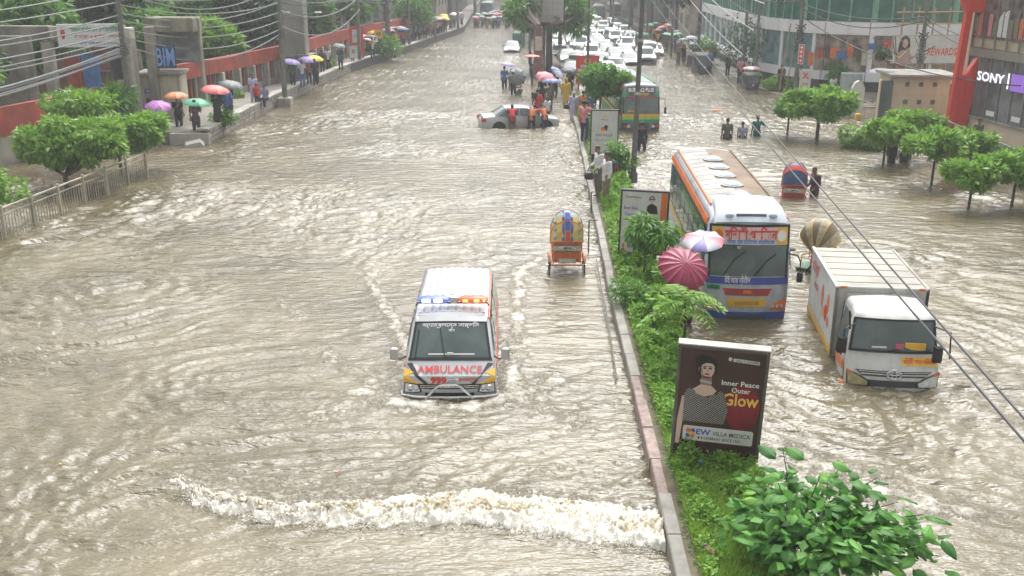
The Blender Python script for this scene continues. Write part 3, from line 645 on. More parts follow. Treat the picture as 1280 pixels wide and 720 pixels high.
    for (yy, zz, ra, rb, mm) in ((2.35, 1.62, .13, .24, m_orange), (2.55, 1.35, .16, .20, m_redink), (3.05, 1.6, .15, .28, m_orange), (2.85, 1.28, .13, .14, m_yellow), (2.25, 1.22, .12, .14, m_orange)):
        b = MB(); b.add([sp(yy + ra * cos(a), zz + rb * sin(a)) for a in np.linspace(0, 2 * pi, 14, endpoint=False)], [tuple(range(14))]); b.build('poster_sweet', mm, pn_)
    b = MB(); lettering(b, 'মিষ্টি', lambda a, c: sp(4.1 - a, 1.9 + c), .34, .02); lettering(b, 'FRESH', lambda a, c: sp(3.9 - a, 1.55 + c), .2, .02); b.build('poster_lettering', m_redink, pn_)
    return t
make_truck((7.14, 18.9, -.60), radians(-5))

# ------------------------------------------------------------------ buses
m_buswhite = mat('bus_white', (.50, .55, .60), .35, var=.08, coat=.3, dirt=.5)
m_rustroof = mat('rusty_roof', (.24, .17, .11), .75, var=.35, vscale=1.2, dirt=.5, bump=.3, bscale=8)
m_wetroof = mat('wet_white_roof', (.34, .32, .29), .4, var=.3, vscale=1.2, dirt=.6)
def make_bus(name, label, loc, rz, L_, st):
    t = thing(name, label, 'bus', loc, rz)
    P = [(.10, .30, .98), (.0, .42, 1.02), (-.04, .95, 1.04), (.02, 1.55, 1.05), (.14, st.get('zt', 2.80), 1.01), (.27 if 'zt' not in st else .42, 2.98, .97), (.55, 3.06, .94), (1.2, 3.09, .94), (L_ - .3, 3.09, .94), (L_ - .02, 2.9, .95), (L_, 1.4, 1.02), (L_ - .03, .35, 1.0)]
    s = Shell(P, .14, .16, .10)
    b = MB(); s.body(b); b.build('body', st['body'], t, smooth=35)
    b = MB(); s.patch(b, 3.02, 3.97, -.93, .93, .012, .03, 0, 12, 3, -.90, .90); ws = b.build('windscreen', m_glass, t, smooth=True)
    b = MB()
    for a in (-.97, .92): s.patch(b, 3.0, 3.99, a, a + .05, .022, .03, 0, 1, 3)
    s.patch(b, 3.96, 3.999, -.95, .95, .024, .03, 0, 10, 1); b.build('windscreen_seal', m_black, ws, smooth=True)
    b = MB(); b.tube([s.at(3.03, -.6, .04), s.at(3.35, -.35, .04), s.at(3.5, -.1, .03)], .012, 5); b.build('wiper', m_black, ws); b = MB(); b.tube([s.at(3.03, .15, .04), s.at(3.3, .4, .04), s.at(3.45, .65, .03)], .012, 5); b.build('wiper', m_black, ws)
    st['front'](t, s, ws)
    # flanks
    n = st['nwin']; y0, y1 = .75, L_ - .35; wd = (y1 - y0) / n
    for sg in (-1, 1):
        b = MB(); s.sidepoly(b, [(.55, 2.70), (L_ - .2, 2.70), (L_ - .2, 2.86), (.55, 2.86)], sg, .012); b.build('upper_stripe', st['stripe'], t)
        b = MB(); s.sidepoly(b, [(.3, .9), (L_ - .1, .9), (L_ - .1, 1.25), (.3, 1.25)], sg, .010); b.build('lower_band', st['low'], t)
        b = MB(); s.sidepoly(b, [(.3, 1.27), (L_ - .1, 1.27), (L_ - .1, 1.37), (.3, 1.37)], sg, .010); b.build('yellow_line', m_yellow, t)
        b = MB(); s.sidepoly(b, [(y0 - .05, 1.5), (y1 + .05, 1.5), (y1 + .02, 2.62), (y0 + .05, 2.62)], sg, .008); wb = b.build('window_band', m_black, t)
        for k in range(n):
            a = y0 + k * wd + .045; c = a + wd - .09
            b = MB(); s.sidepoly(b, [(a, 1.56), (c, 1.56), (c - .03, 2.56), (a - .03 + .03, 2.56)], sg, .014); w = b.build('window', m_glassg, t)
            b = MB(); s.sidepoly(b, [(a, 2.03), (c, 2.03), (c, 2.06), (a, 2.06)], sg, .022); b.build('window_bar', m_black, w)
        for yy in (1.6, L_ - 2.0): wheel(t, sg * .88, yy, .45, .26, .45, m_dark)
    st['roof'](t, s, L_)
    t.scale = (1, 1, st.get('zs', 1)); return t
def striped_front(t, s, ws):
    b = MB(); s.patch(b, 3.62, 3.95, -.92, .92, .03, .02, 0, 12, 2, -.90, .90); bn = b.build('banner', mat('banner_pink', (.74, .50, .46), .5, var=.2, vscale=4), ws, smooth=True)
    for sg in (-1, 1):
        b = MB(); s.patch(b, 3.625, 3.945, sg * .78 - .13, sg * .78 + .13, .034, .004, 0, 4, 1); b.build('banner_end', m_yellow, bn)
        b = MB(); b.add([s.at(3.79 + .11 * sin(a), sg * .77 + .11 * cos(a), .038) for a in np.linspace(0, 2 * pi, 16, endpoint=False)], [tuple(range(16))]); b.build('banner_roundel', m_orange if sg < 0 else m_whiteink, bn)
    b = MB(); s.patch(b, 3.63, 3.72, -.60, .62, .034, .004, 0, 10, 1); b.build('banner_strip', mat('pale_blue_ink', (.5, .62, .7), .5), bn)
    b = MB(); lettering(b, 'দিশারী পরিবহন', lambda a, c: s.at(3.83 + c * 1.02, a + .02, .040), .25, .03, 1.26); b.build('banner_lettering', m_redink, bn)
    b = MB(); lettering(b, 'মিরপুর  ঢাকা চিড়িয়াখানা  কেরানীগঞ্জ', lambda a, c: s.at(3.675 + c * 1.02, a + .02, .040), .10, .015, 1.14); b.build('banner_small_lettering', m_blueink, bn)
    b = MB(); lettering(b, '২৫', lambda a, c: s.at(3.57 + c, a - .25, .02), .09, .02, .12); lettering(b, 'উই আর স্টাইল', lambda a, c: s.at(2.88 + c * 2, a - .25, .02), .15, .02, .62); b.build('route_lettering', m_whiteink, t)
    b = MB(); s.patch(b, 2.72, 3.0, -1.0, 1.0, .010, .02, 0, 12, 1); b.build('blue_band', m_blue, t, smooth=True)
    b = MB(); s.patch(b, 1.0, 1.55, -.98, .98, .020, .04, 0, 12, 1); b.build('bumper', m_blue, t, smooth=True)
    b = MB(); s.patch(b, 1.12, 1.42, -.48, .48, .03, .02, 0, 6, 1); b.build('lower_grille', m_dark, t)
    b = MB(); s.patch(b, 2.28, 2.56, -.52, .52, .018, .03, 0, 8, 1, -.60, .60); g = b.build('grille', m_red, t, smooth=True)
    b = MB()
    for k in range(4): s.patch(b, 2.31 + k * .07, 2.325 + k * .07, -.5, .5, .026, .012, 0, 8, 1)
    b.build('grille_slot', m_dark, g)
    b = MB(); s.patch(b, 2.38, 2.50, -.10, .10, .036, .02, 0, 2, 1); b.build('grille_badge', m_orange, g)
    b = MB(); s.patch(b, 1.82, 2.16, -.46, .46, .03, .05, 0, 8, 1, -.48, .48); g = b.build('registration_panel', m_yellow, t, smooth=True)
    b = MB(); s.patch(b, 1.93, 2.06, -.30, .30, .036, .01, 0, 6, 1); b.build('registration_plate', mat('ochre_plate', (.5, .3, .05), .5), g)
    b = MB(); s.patch(b, 2.5, 2.68, -.97, -.66, .018, .02, 0, 3, 1); q = b.build('green_plate', m_green, t)
    b = MB(); lettering(b, 'ঢাকা ১৮', lambda a, c: s.at(2.59 + c * 2, a - .815, .024), .10, .01, .22); b.build('plate_lettering', m_ink, q)
    for sg in (-1, 1):
        b = MB(); s.poly(b, [(2.15, sg * .99), (1.95, sg * .66), (1.62, sg * .60), (1.66, sg * .99)][::-sg], .018, .03); h = b.build('headlight', m_orange, t)
        b = MB()
        for k in range(3): s.patch(b, 1.76, 1.90, sg * .78 - .15 + k * .11, sg * .78 - .09 + k * .11, .026, .01, 0, 1, 1)
        b.build('lamp', m_lamp, h)
    mirror(t, [s.side(.2, 2.1, 1, -.05), (1.14, -.05, 2.12), (1.2, -.1, 2.0), (1.22, -.1, 1.75)], (1.22, -.1, 1.62), (.14, .1, .26))
    mirror(t, [s.side(.2, 2.1, -1, -.05), (-1.14, -.05, 2.12), (-1.16, -.1, 1.95)], (-1.16, -.1, 1.8), (.14, .1, .26))
    # air fairing above the banner
    F = Shell([(.06, 2.88, .88), (.22, 3.06, .86), (.6, 3.20, .82), (1.35, 3.24, .78), (1.6, 3.06, .78)], .08, .1, .05); b = MB(); F.body(b); f = b.build('roof_fairing', mat('pale_blue_white', (.60, .68, .76), .35, coat=.3, dirt=.15), t, smooth=35)
    b = MB(); F.patch(b, .62, .86, -.36, .36, .012, .03, 0, 6, 1); b.build('air_slot', m_dark, f)
    for sg in (-1, 1): b = MB(); b.ell(F.at(.7, sg * .52, .0), (.11, .07, .07)); b.build('marker_lamp', m_buswhite, f, smooth=True)
def striped_roof(t, s, L_):
    b = MB(); k = L_ - .3
    s.patch(b, 7.03, 7.97, .0, .86, .006, .01, 0, 6, 8); b.build('rusty_roof_sheet', m_rustroof, t, smooth=True)
    b = MB(); s.patch(b, 7.03, 7.97, -.86, -.012, .006, .01, 0, 6, 8); b.build('white_roof_sheet', m_wetroof, t, smooth=True)
    for i in range(12):
        b = MB(); s.patch(b, 7.06 + i * .077, 7.063 + i * .077, -.84, .0, .012, .01, 0, 4, 1); b.build('roof_seam', m_alu, t)
    for i in range(5):
        tt = 7.10 + i * .155; b = MB(); c = s.at(tt, 0, 0); b.ell(c, (.27, .30, .13), 14, 8); o = b.build('roof_vent', mat('vent_blue_white', (.50, .60, .68), .35, dirt=.1), t, smooth=True)
        b = MB(); b.lathe([(.31, 0), (.31, .035), (.25, .045)], 16, c); b.build('vent_ring', m_alu, o)
    for sg in (-1, 1): b = MB(); b.tube([s.at(7.0 + u, sg * .84, .03) for u in (0, .5, .99)], .03, 6); b.build('roof_edge', m_orange if sg < 0 else m_rustroof, t)
make_bus('city_bus', 'white and blue city bus with a red roof stripe and five pale roof vents', (4.90, 23.1, -.55), radians(-1), 9.4,
         dict(body=m_buswhite, stripe=m_orange, low=m_buswhite, nwin=8, zs=1.05, front=striped_front, roof=striped_roof))
def green_front(t, s, ws):
    b = MB(); s.patch(b, 4.05, 4.9, -.80, .80, .012, .02, 0, 8, 1, -.76, .76); bn = b.build('name_board', m_dark, t, smooth=True)
    b = MB(); lettering(b, 'BURRAQ PLUS', lambda a, c: s.at(4.60 + c * 1.9, a, .026), .25, .03, 1.36); b.build('board_lettering', m_whiteink, bn)
    b = MB(); lettering(b, 'ঢাকা এক্সপ্রেস', lambda a, c: s.at(4.20 + c * 1.9, a, .026), .16, .02, .8); b.build('board_small_lettering', m_yellow, bn)
    b = MB(); s.patch(b, 3.98, 3.9999, -.96, .96, .03, .04, 0, 10, 1); s.patch(b, 4.0, 4.04, -.9, .9, .03, .04, 0, 10, 1); b.build('red_brow', m_red, t)
    for sg in (-1, 1):
        b = MB(); s.poly(b, [(3.86, sg * 1.0), (4.5, sg * .98), (4.3, sg * .7), (3.97, sg * .6)][::-sg], .02, .04); b.build('green_corner', m_green, t)
        b = MB(); s.poly(b, [(2.2, sg * 1.0), (2.15, sg * .72), (1.55, sg * .50), (1.6, sg * 1.0)][::-sg], .025, .03); h = b.build('headlight', m_dark, t)
        for xx in (.66, .84): b = MB(); b.lathe([(.09, 0), (.07, .03)], 10, s.at(1.86, sg * xx, .03), Matrix.Rotation(pi / 2, 3, 'X')); b.build('lamp', m_redink if xx > .7 else m_lamp, h)
        mirror(t, [s.side(.2, 2.3, sg, -.05), (sg * 1.2, -.1, 2.35), (sg * 1.24, -.14, 1.9)], (sg * 1.24, -.14, 1.75), (.12, .1, .35))
    for t0, t1, mm in ((2.75, 2.98, m_yellow), (2.5, 2.74, mat('lime_paint', (.35, .55, .06), .4)), (2.25, 2.49, m_green)):
        b = MB(); s.patch(b, t0, t1, -1.0, 1.0, .012, .02, 0, 10, 1); b.build('colour_band', mm, t, smooth=True)
    b = MB(); s.patch(b, 1.45, 2.2, -.42, .42, .03, .05, 0, 6, 1); b.build('lower_grille', m_dark, t)
    b = MB(); s.patch(b, 3.1, 3.2, -.7, -.35, .02, .01, 0, 2, 1); b.build('windscreen_card', m_yellow, ws)
def green_roof(t, s, L_):
    b = MB(); s.patch(b, 7.03, 7.97, -.86, .86, .006, .01, 0, 8, 8); b.build('grey_roof_sheet', mat('grey_roof', (.22, .23, .24), .5, dirt=.3), t, smooth=True)
    for i in range(3):
        b = MB(); c = s.at(7.15 + i * .09, -.1 - .0 * i, 0); b.bbox(c + Vector((0, 0, .05)), (.42, .34, .12), .04); b.build('roof_hatch', m_black, t)
    for sg in (-1, 1): b = MB(); b.tube([s.at(7.0 + u, sg * .84, .02) for u in (0, .5, .99)], .05, 6); b.build('roof_edge', m_red if sg < 0 else m_green, t)
make_bus('city_bus', 'green and yellow striped bus with a dark name board beyond the median tree', (4.85, 52.6, -.62), radians(4), 9.2,
         dict(body=mat('bus_dark_grey', (.16, .19, .19), .4, coat=.3), stripe=m_red, low=m_green, nwin=8, zt=2.42, front=green_front, roof=green_roof))
# a driver behind each windscreen would be hidden by the wet glass; none is visible

# ------------------------------------------------------------------ passenger cars
def make_car(name, label, loc, rz, paint, kind='sedan', rear=False, group=None, lite=False):
    t = thing(name, label, 'car', loc, rz, group)
    if kind == 'sedan': P = [(.06, .25, .78), (.0, .38, .82), (.0, .62, .84), (.20, .76, .83), (1.05, .90, .83), (1.75, 1.36, .62), (2.1, 1.42, .58), (3.05, 1.41, .58), (3.75, .98, .78), (4.35, .95, .80), (4.45, .62, .83), (4.40, .25, .78)]
    elif kind == 'wagon': P = [(.06, .25, .78), (.0, .38, .82), (.0, .66, .84), (.18, .80, .83), (.95, .94, .83), (1.55, 1.42, .64), (1.9, 1.48, .62), (3.7, 1.46, .62), (4.15, .98, .78), (4.25, .95, .80), (4.30, .62, .83), (4.25, .25, .78)]
    else: P = [(.06, .35, .80), (.0, .48, .88), (.0, .95, .90), (.14, 1.05, .90), (1.15, 1.18, .89), (1.75, 1.72, .70), (2.1, 1.80, .68), (4.1, 1.78, .68), (4.45, 1.2, .85), (4.5, 1.1, .87), (4.55, .62, .88), (4.5, .35, .84)]
    s = Shell(P, .10, .16, .05)
    b = MB(); s.body(b); b.build('body', paint, t, smooth=45)
    wb, wt = P[4][2] - .06, P[5][2] - .02
    b = MB(); s.patch(b, 4.06, 4.94, -wb, wb, .010, .02, 0, 6, 2, -wt, wt); b.build('windscreen', m_glass, t, smooth=True)
    b = MB(); s.patch(b, 7.08, 7.92, -wt, wt, .010, .02, 0, 6, 2, -wb + .03, wb - .03); b.build('rear_window', m_glass, t, smooth=True)
    zb, zt = P[4][1] + .04, P[5][1] - .06
    for sg in (-1, 1):
        ya, yb = P[4][0] + .30, P[8][0] - .22
        ym = 2.35
        for a, c, a2, c2 in ((ya, ym - .04, P[5][0] + .12, ym - .04), (ym + .04, yb, ym + .04, P[7][0] - .02)):
            b = MB()
            pts = [(a, zb), (c, zb), (c2, zt), (a2, zt)]
            V = [Vector((sg * (float(np.interp(z, [P[4][1], P[5][1]], [P[4][2], P[5][2]])) + .010), y, z)) for y, z in pts]; b.add(V + [v + Vector((-sg * .02, 0, 0)) for v in V], [(0, 1, 2, 3), (7, 6, 5, 4), (0, 4, 5, 1), (1, 5, 6, 2), (2, 6, 7, 3), (3, 7, 4, 0)])
            b.build('side_window', m_glass, t)
        b = MB(); s.patch(b, 2.05, 2.75, sg * .60 - .18, sg * .60 + .16, .012, .03, 0, 3, 1); b.build('headlight', m_lamp, t)
        b = MB(); s.patch(b, 9.25, 9.85, sg * .62 - .17, sg * .62 + .15, .012, .03, 0, 3, 1); b.build('tail_light', m_red, t); b = MB(); b.bbox((sg * .825, P[9][0] - .02, P[10][1] + .12), (.05, .26, .16), .02); b.build('tail_light', m_red, t)
        b = MB(); b.bbox((sg * (P[4][2] + .10), P[4][0] + .42, P[4][1] + .08), (.18, .10, .13), .03); b.build('mirror', paint, t)
        for yy in (.85, 3.5):
            wheel(t, sg * .74, yy, .30, .19)
            b = MB(); c = [(yy + .37 * cos(a), .30 + .37 * sin(a)) for a in np.linspace(0, pi, 9)]
            b.prism(c, lambda u, v, d: Vector((sg * d, u, v)), .76, .845); b.build('wheel_arch', m_black, t)
    b = MB(); s.patch(b, 2.1, 2.7, -.36, .36, .012, .03, 0, 5, 1); b.build('grille', m_dark, t)
    b = MB(); s.patch(b, 1.2, 1.75, -.55, .55, .012, .03, 0, 5, 1); b.build('lower_intake', m_black, t)
    b = MB(); s.patch(b, 9.35, 9.75, -.24, .24, .016, .03, 0, 2, 1); b.build('registration_plate', m_whiteink, t)
    return t
# ------------------------------------------------------------------ people
m_skin = mat('brown_skin', (.22, .12, .075), .55, var=.06)
m_hair = mat('black_hair', (.012, .011, .012), .5, var=.2)
def cloth(name, c, rough=.85): return mat('cloth_' + name, c, rough, var=.14, vscale=9, bump=.25, bscale=18)
CL = dict(white=cloth('white', (.62, .62, .62)), grey=cloth('grey', (.13, .12, .11)), red=cloth('red', (.50, .03, .03)), orange=cloth('orange', (.55, .16, .07)), pink=cloth('pink', (.60, .22, .26)),
          navy=cloth('navy', (.03, .045, .10)), blue=cloth('blue', (.06, .16, .42)), teal=cloth('teal', (.015, .14, .15)), dark=cloth('dark', (.025, .025, .03)), green=cloth('green', (.03, .13, .06)),
          lilac=cloth('lilac', (.50, .45, .62)), yellow=cloth('yellow', (.62, .40, .04)), brown=cloth('brown', (.13, .07, .05)), plum=cloth('plum', (.09, .045, .06)), olive=cloth('olive', (.10, .105, .09)), check=cloth('check', (.28, .30, .40)), khaki=cloth('khaki', (.20, .17, .12)))
def J(**k):
    """joints of a standing adult, 1.70 m, feet at z=0, facing -Y; override any"""
    d = dict(pel=(0, 0, .94), wai=(0, 0, 1.08), che=(0, -.005, 1.28), nek=(0, .01, 1.44), hed=(0, -.01, 1.59),
             shR=(-.18, .01, 1.385), elR=(-.225, .03, 1.12), wrR=(-.23, -.04, .89), shL=(.18, .01, 1.385), elL=(.225, .03, 1.12), wrL=(.23, -.04, .89),
             hiR=(-.09, 0, .90), knR=(-.10, -.02, .49), anR=(-.10, .03, .09), hiL=(.09, 0, .90), knL=(.10, -.02, .49), anL=(.10, .03, .09))
    d.update(k); return {a: Vector(b) for a, b in d.items()}
def voxel(mb, name, vox):
    me = mb.mesh(name, m_skin); o = bpy.data.objects.new(name, me); COL.objects.link(o)
    rm = o.modifiers.new('r', 'REMESH'); rm.mode = 'VOXEL'; rm.voxel_size = vox; rm.use_smooth_shade = True
    sm = o.modifiers.new('s', 'SMOOTH'); sm.factor = .6; sm.iterations = 3
    dg = bpy.context.evaluated_depsgraph_get(); out = bpy.data.meshes.new_from_object(o.evaluated_get(dg)); out.name = name
    bpy.data.objects.remove(o); bpy.data.meshes.remove(me); out.shade_smooth(); return out
def limb(b, pts, rs, n=10):
    # closely spaced rings plus round ends so the union remeshes into one skin
    b.tube(pts, rs, n)
    for p, r in zip(pts, rs): b.ell(p, (r, r, r), 8, 6)
def hand(b, w, d, s=1.):
    """palm, four fingers of unequal length with a bend, thumb from the side"""
    d = d.normalized(); up = Vector((0, -1, 0)); sd = d.cross(up); sd = sd.normalized() if sd.length > .1 else Vector((1, 0, 0)); nm = sd.cross(d)
    for i, (o_, l) in enumerate(((-.03, .062), (-.010, .075), (.010, .070), (.029, .055))):
        a = w + d * .085 + sd * o_; b.tube([a - d * .03, a + d * l * .45 + nm * .004, a + d * l * .8 + nm * -.014, a + d * l + nm * -.026], [.010, .0095, .0085, .006], 5)
    a = w + d * .03 + sd * -.035; b.tube([a, a + sd * -.022 + d * .03, a + sd * -.026 + d * .055 + nm * -.01], [.012, .011, .008], 5)
def torso(b, j, g=0.):
    b.tube([j['pel'] - Vector((0, 0, .04)), j['pel'] + (j['wai'] - j['pel']) * .4, j['wai'], j['wai'] + (j['che'] - j['wai']) * .6, j['che'] + (j['nek'] - j['che']) * .35], [.12 + g, .13 + g, .118 + g, .135 + g, .13 + g], 12)
    for s_ in 'LR':
        limb(b, [j['che'] + (j['sh' + s_] - j['che']) * .3, j['sh' + s_]], [.10 + g, .066 + g])
        limb(b, [j['pel'], j['hi' + s_]], [.10 + g, .094 + g])
def squash(me, j, f=.74):
    return me
BODY = {}
def make_body(key, j, sleeves=.55, legs='trousers', vox=.021):
    """one continuous body mesh + shirt + lower garment + hair, cached per pose"""
    b = MB(); torso(b, j)
    limb(b, [j['nek'] - Vector((0, 0, .06)), j['nek'] + (j['hed'] - j['nek']) * .5], [.062, .054])
    h = j['hed']; hd = (j['hed'] - j['nek']).normalized()
    b.ell(h + hd * .02, (.076, .094, .108), 12, 9); b.ell(h + Vector((0, -.03, -.05)) , (.052, .058, .06), 8, 6)
    b.ell(h + Vector((0, -.098, -.012)), (.016, .022, .026), 6, 5)
    for sg in (-1, 1): b.ell(h + Vector((sg * .078, .01, -.01)), (.014, .022, .034), 6, 5)
    for s_ in 'LR':
        limb(b, [j['sh' + s_], j['el' + s_], j['wr' + s_]], [.056, .043, .030])
        d = (j['wr' + s_] - j['el' + s_]).normalized(); b.ell(j['wr' + s_] + d * .05, (.036, .030, .050), 8, 6)
        limb(b, [j['hi' + s_], j['kn' + s_], j['an' + s_]], [.088, .060, .040])
        a = j['an' + s_]; limb(b, [a + Vector((0, .02, -.045)), a + Vector((0, -.13, -.055))], [.042, .034])
    me = voxel(b, 'body', vox)
    # fingers, eyes, brows and mouth joined on the same mesh
    f = MB()
    for s_ in 'LR': hand(f, j['wr' + s_], j['wr' + s_] - j['el' + s_])
    k = len(f.f)
    bm = bmesh.new(); bm.from_mesh(me); fm = f.mesh('f', m_skin); bm.from_mesh(fm)
    e = MB()
    for sg in (-1, 1): e.ell(h + Vector((sg * .030, -.084, .012)), (.012, .008, .007), 6, 4); e.box(h + Vector((sg * .030, -.090, .034)), (.030, .008, .006))
    e.box(h + Vector((0, -.090, -.052)), (.034, .008, .007)); em = e.mesh('e', m_hair)
    n0 = len(bm.faces); bm.from_mesh(em); bm.faces.ensure_lookup_table()
    for i in range(n0, len(bm.faces)): bm.faces[i].material_index = 1
    bm.to_mesh(me); bm.free(); bpy.data.meshes.remove(fm); bpy.data.meshes.remove(em)
    me.materials.clear(); me.materials.append(m_skin); me.materials.append(m_hair)
    g = .016; b = MB(); torso(b, j, g)
    b.tube([j['pel'] - Vector((0, 0, .14)), j['pel'] - Vector((0, 0, 0))], [.15, .145], 12)
    for s_ in 'LR':
        e_ = j['sh' + s_] + (j['el' + s_] - j['sh' + s_]) * min(1, sleeves * 1.6); pts = [j['sh' + s_], e_]; rs = [.072, .066]
        if sleeves > .7: pts = [j['sh' + s_], j['el' + s_], j['wr' + s_] - (j['wr' + s_] - j['el' + s_]) * .1]; rs = [.072, .060, .044]
        b.tube(pts, rs, 10); b.ell(pts[0], (.074,) * 3, 8, 6)
        if len(pts) > 2: b.ell(pts[1], (.060,) * 3, 8, 6)
    sh = voxel(b, 'shirt', vox); sh.materials.clear(); sh.materials.append(CL['white'])
    b = MB()
    if legs == 'trousers' or legs == 'shorts':
        for s_ in 'LR':
            q = j['an' + s_] + Vector((0, 0, .02)) if legs == 'trousers' else j['kn' + s_] + (j['hi' + s_] - j['kn' + s_]) * -.02
            pts = [j['pel'] + (j['hi' + s_] - j['pel']) * .8 + Vector((0, 0, .04)), j['hi' + s_], j['kn' + s_], q] if legs == 'trousers' else [j['pel'] + (j['hi' + s_] - j['pel']) * .8, j['hi' + s_], q]
            limb(b, pts, [.118, .108, .078, .066] if legs == 'trousers' else [.118, .11, .092])
    else:   # lungi / long dress to the shin
        b.tube([j['pel'] + Vector((0, 0, .08)), j['pel'] - Vector((0, 0, .05)), (j['knL'] + j['knR']) / 2, (j['anL'] + j['anR']) / 2 + Vector((0, 0, .12))], [.135, .165, .19, .21], 14)
    lo = voxel(b, 'trousers' if legs != 'lungi' else 'lungi', vox); lo.materials.clear(); lo.materials.append(CL['navy'])
    b = MB(); b.ell(h + hd * .035 + Vector((0, .014, .012)), (.086, .096, .100), 12, 8)
    hm = b.mesh('hair', m_hair, True)
    bm = bmesh.new(); bm.from_mesh(hm); bmesh.ops.delete(bm, geom=[v for v in bm.verts if v.co.z < h.z + .045 and v.co.y < h.y - .025], context='VERTS'); bm.to_mesh(hm); bm.free()
    BODY[key] = (me, sh, lo, hm)
V3 = Vector
make_body('stand', J())
make_body('stand_long', J(), sleeves=1)
make_body('walk', J(knR=(-.10, -.22, .52), anR=(-.10, -.12, .12), knL=(.10, .04, .49), anL=(.10, .22, .16), elR=(-.24, .12, 1.14), wrR=(-.25, .06, .90), elL=(.23, -.08, 1.12), wrL=(.22, -.24, .96)), sleeves=1)
make_body('umbrella', J(elR=(-.23, -.10, 1.15), wrR=(-.12, -.28, 1.28), elL=(.22, .05, 1.12), wrL=(.23, -.05, .9)), sleeves=.5)
make_body('umbrella_dress', J(elR=(-.23, -.10, 1.15), wrR=(-.12, -.28, 1.28)), sleeves=1, legs='lungi')
make_body('dress', J(), sleeves=1, legs='lungi')
make_body('push', J(pel=(0, .16, .86), wai=(0, .06, .98), che=(0, -.12, 1.10), nek=(0, -.30, 1.20), hed=(0, -.40, 1.30), shR=(-.18, -.22, 1.16), elR=(-.20, -.44, 1.0), wrR=(-.17, -.62, .92), shL=(.18, -.22, 1.16), elL=(.20, -.44, 1.0), wrL=(.17, -.62, .92), hiR=(-.09, .16, .83), hiL=(.09, .16, .83), knR=(-.1, .10, .45), knL=(.1, .26, .45), anL=(.1, .46, .1), anR=(-.1, .28, .09)))
make_body('phone', J(elR=(-.30, -.02, 1.18), wrR=(-.17, -.14, 1.46), elL=(.27, -.06, 1.16), wrL=(.16, -.24, 1.30)), sleeves=1)
make_body('lookdown', J(hed=(0, -.07, 1.57), elR=(-.22, -.02, 1.12), wrR=(-.16, -.22, 1.0), elL=(.23, .02, 1.12), wrL=(.18, -.16, .98)), sleeves=.8)
make_body('reach', J(elR=(-.34, -.06, 1.24), wrR=(-.50, -.22, 1.18), elL=(.24, .03, 1.12), wrL=(.24, -.04, .9)), sleeves=.55)
make_body('ride', J(pel=(0, .02, .90), wai=(0, -.02, 1.03), che=(0, -.10, 1.22), nek=(0, -.16, 1.36), hed=(0, -.21, 1.50), shR=(-.18, -.14, 1.30), elR=(-.24, -.26, 1.08), wrR=(-.22, -.46, 1.0), shL=(.18, -.14, 1.30), elL=(.24, -.26, 1.08), wrL=(.22, -.46, 1.0), hiR=(-.1, .02, .86), hiL=(.1, .02, .86), knR=(-.14, -.36, .72), anR=(-.14, -.28, .30), knL=(.14, -.34, .62), anL=(.14, -.30, .18)))
make_body('sit', J(pel=(0, .1, .50), wai=(0, .08, .64), che=(0, .04, .84), nek=(0, .03, 1.0), hed=(0, .0, 1.15), shR=(-.18, .04, .95), elR=(-.23, -.02, .70), wrR=(-.16, -.22, .62), shL=(.18, .04, .95), elL=(.23, -.02, .70), wrL=(.16, -.22, .62), hiR=(-.1, .1, .47), hiL=(.1, .1, .47), knR=(-.13, -.32, .50), anR=(-.12, -.34, .10), knL=(.13, -.32, .50), anL=(.12, -.34, .10)))
PEOPLE = {}
def person(pose, loc, face, shirt, lower, label, scale=1.08, group=None, cap=None):
    """face = heading in degrees: 0 looks at the camera (-Y), 180 looks up the street"""
    me, sh, lo, hm = BODY[pose]
    t = thing('person', label, 'person', loc, radians(face), group); t.scale = (scale,) * 3
    link('body', me, t)
    for nm, m_, mt in (('shirt', sh, CL[shirt]), ('lungi' if 'dress' in pose else 'trousers', lo, CL[lower])):
        o = link(nm, m_, t); o.material_slots[0].link = 'OBJECT'; o.material_slots[0].material = mt
    o = link('hair', hm, t)
    if cap: o.material_slots[0].link = 'OBJECT'; o.material_slots[0].material = CL[cap]; o.name = 'headscarf'
    return t
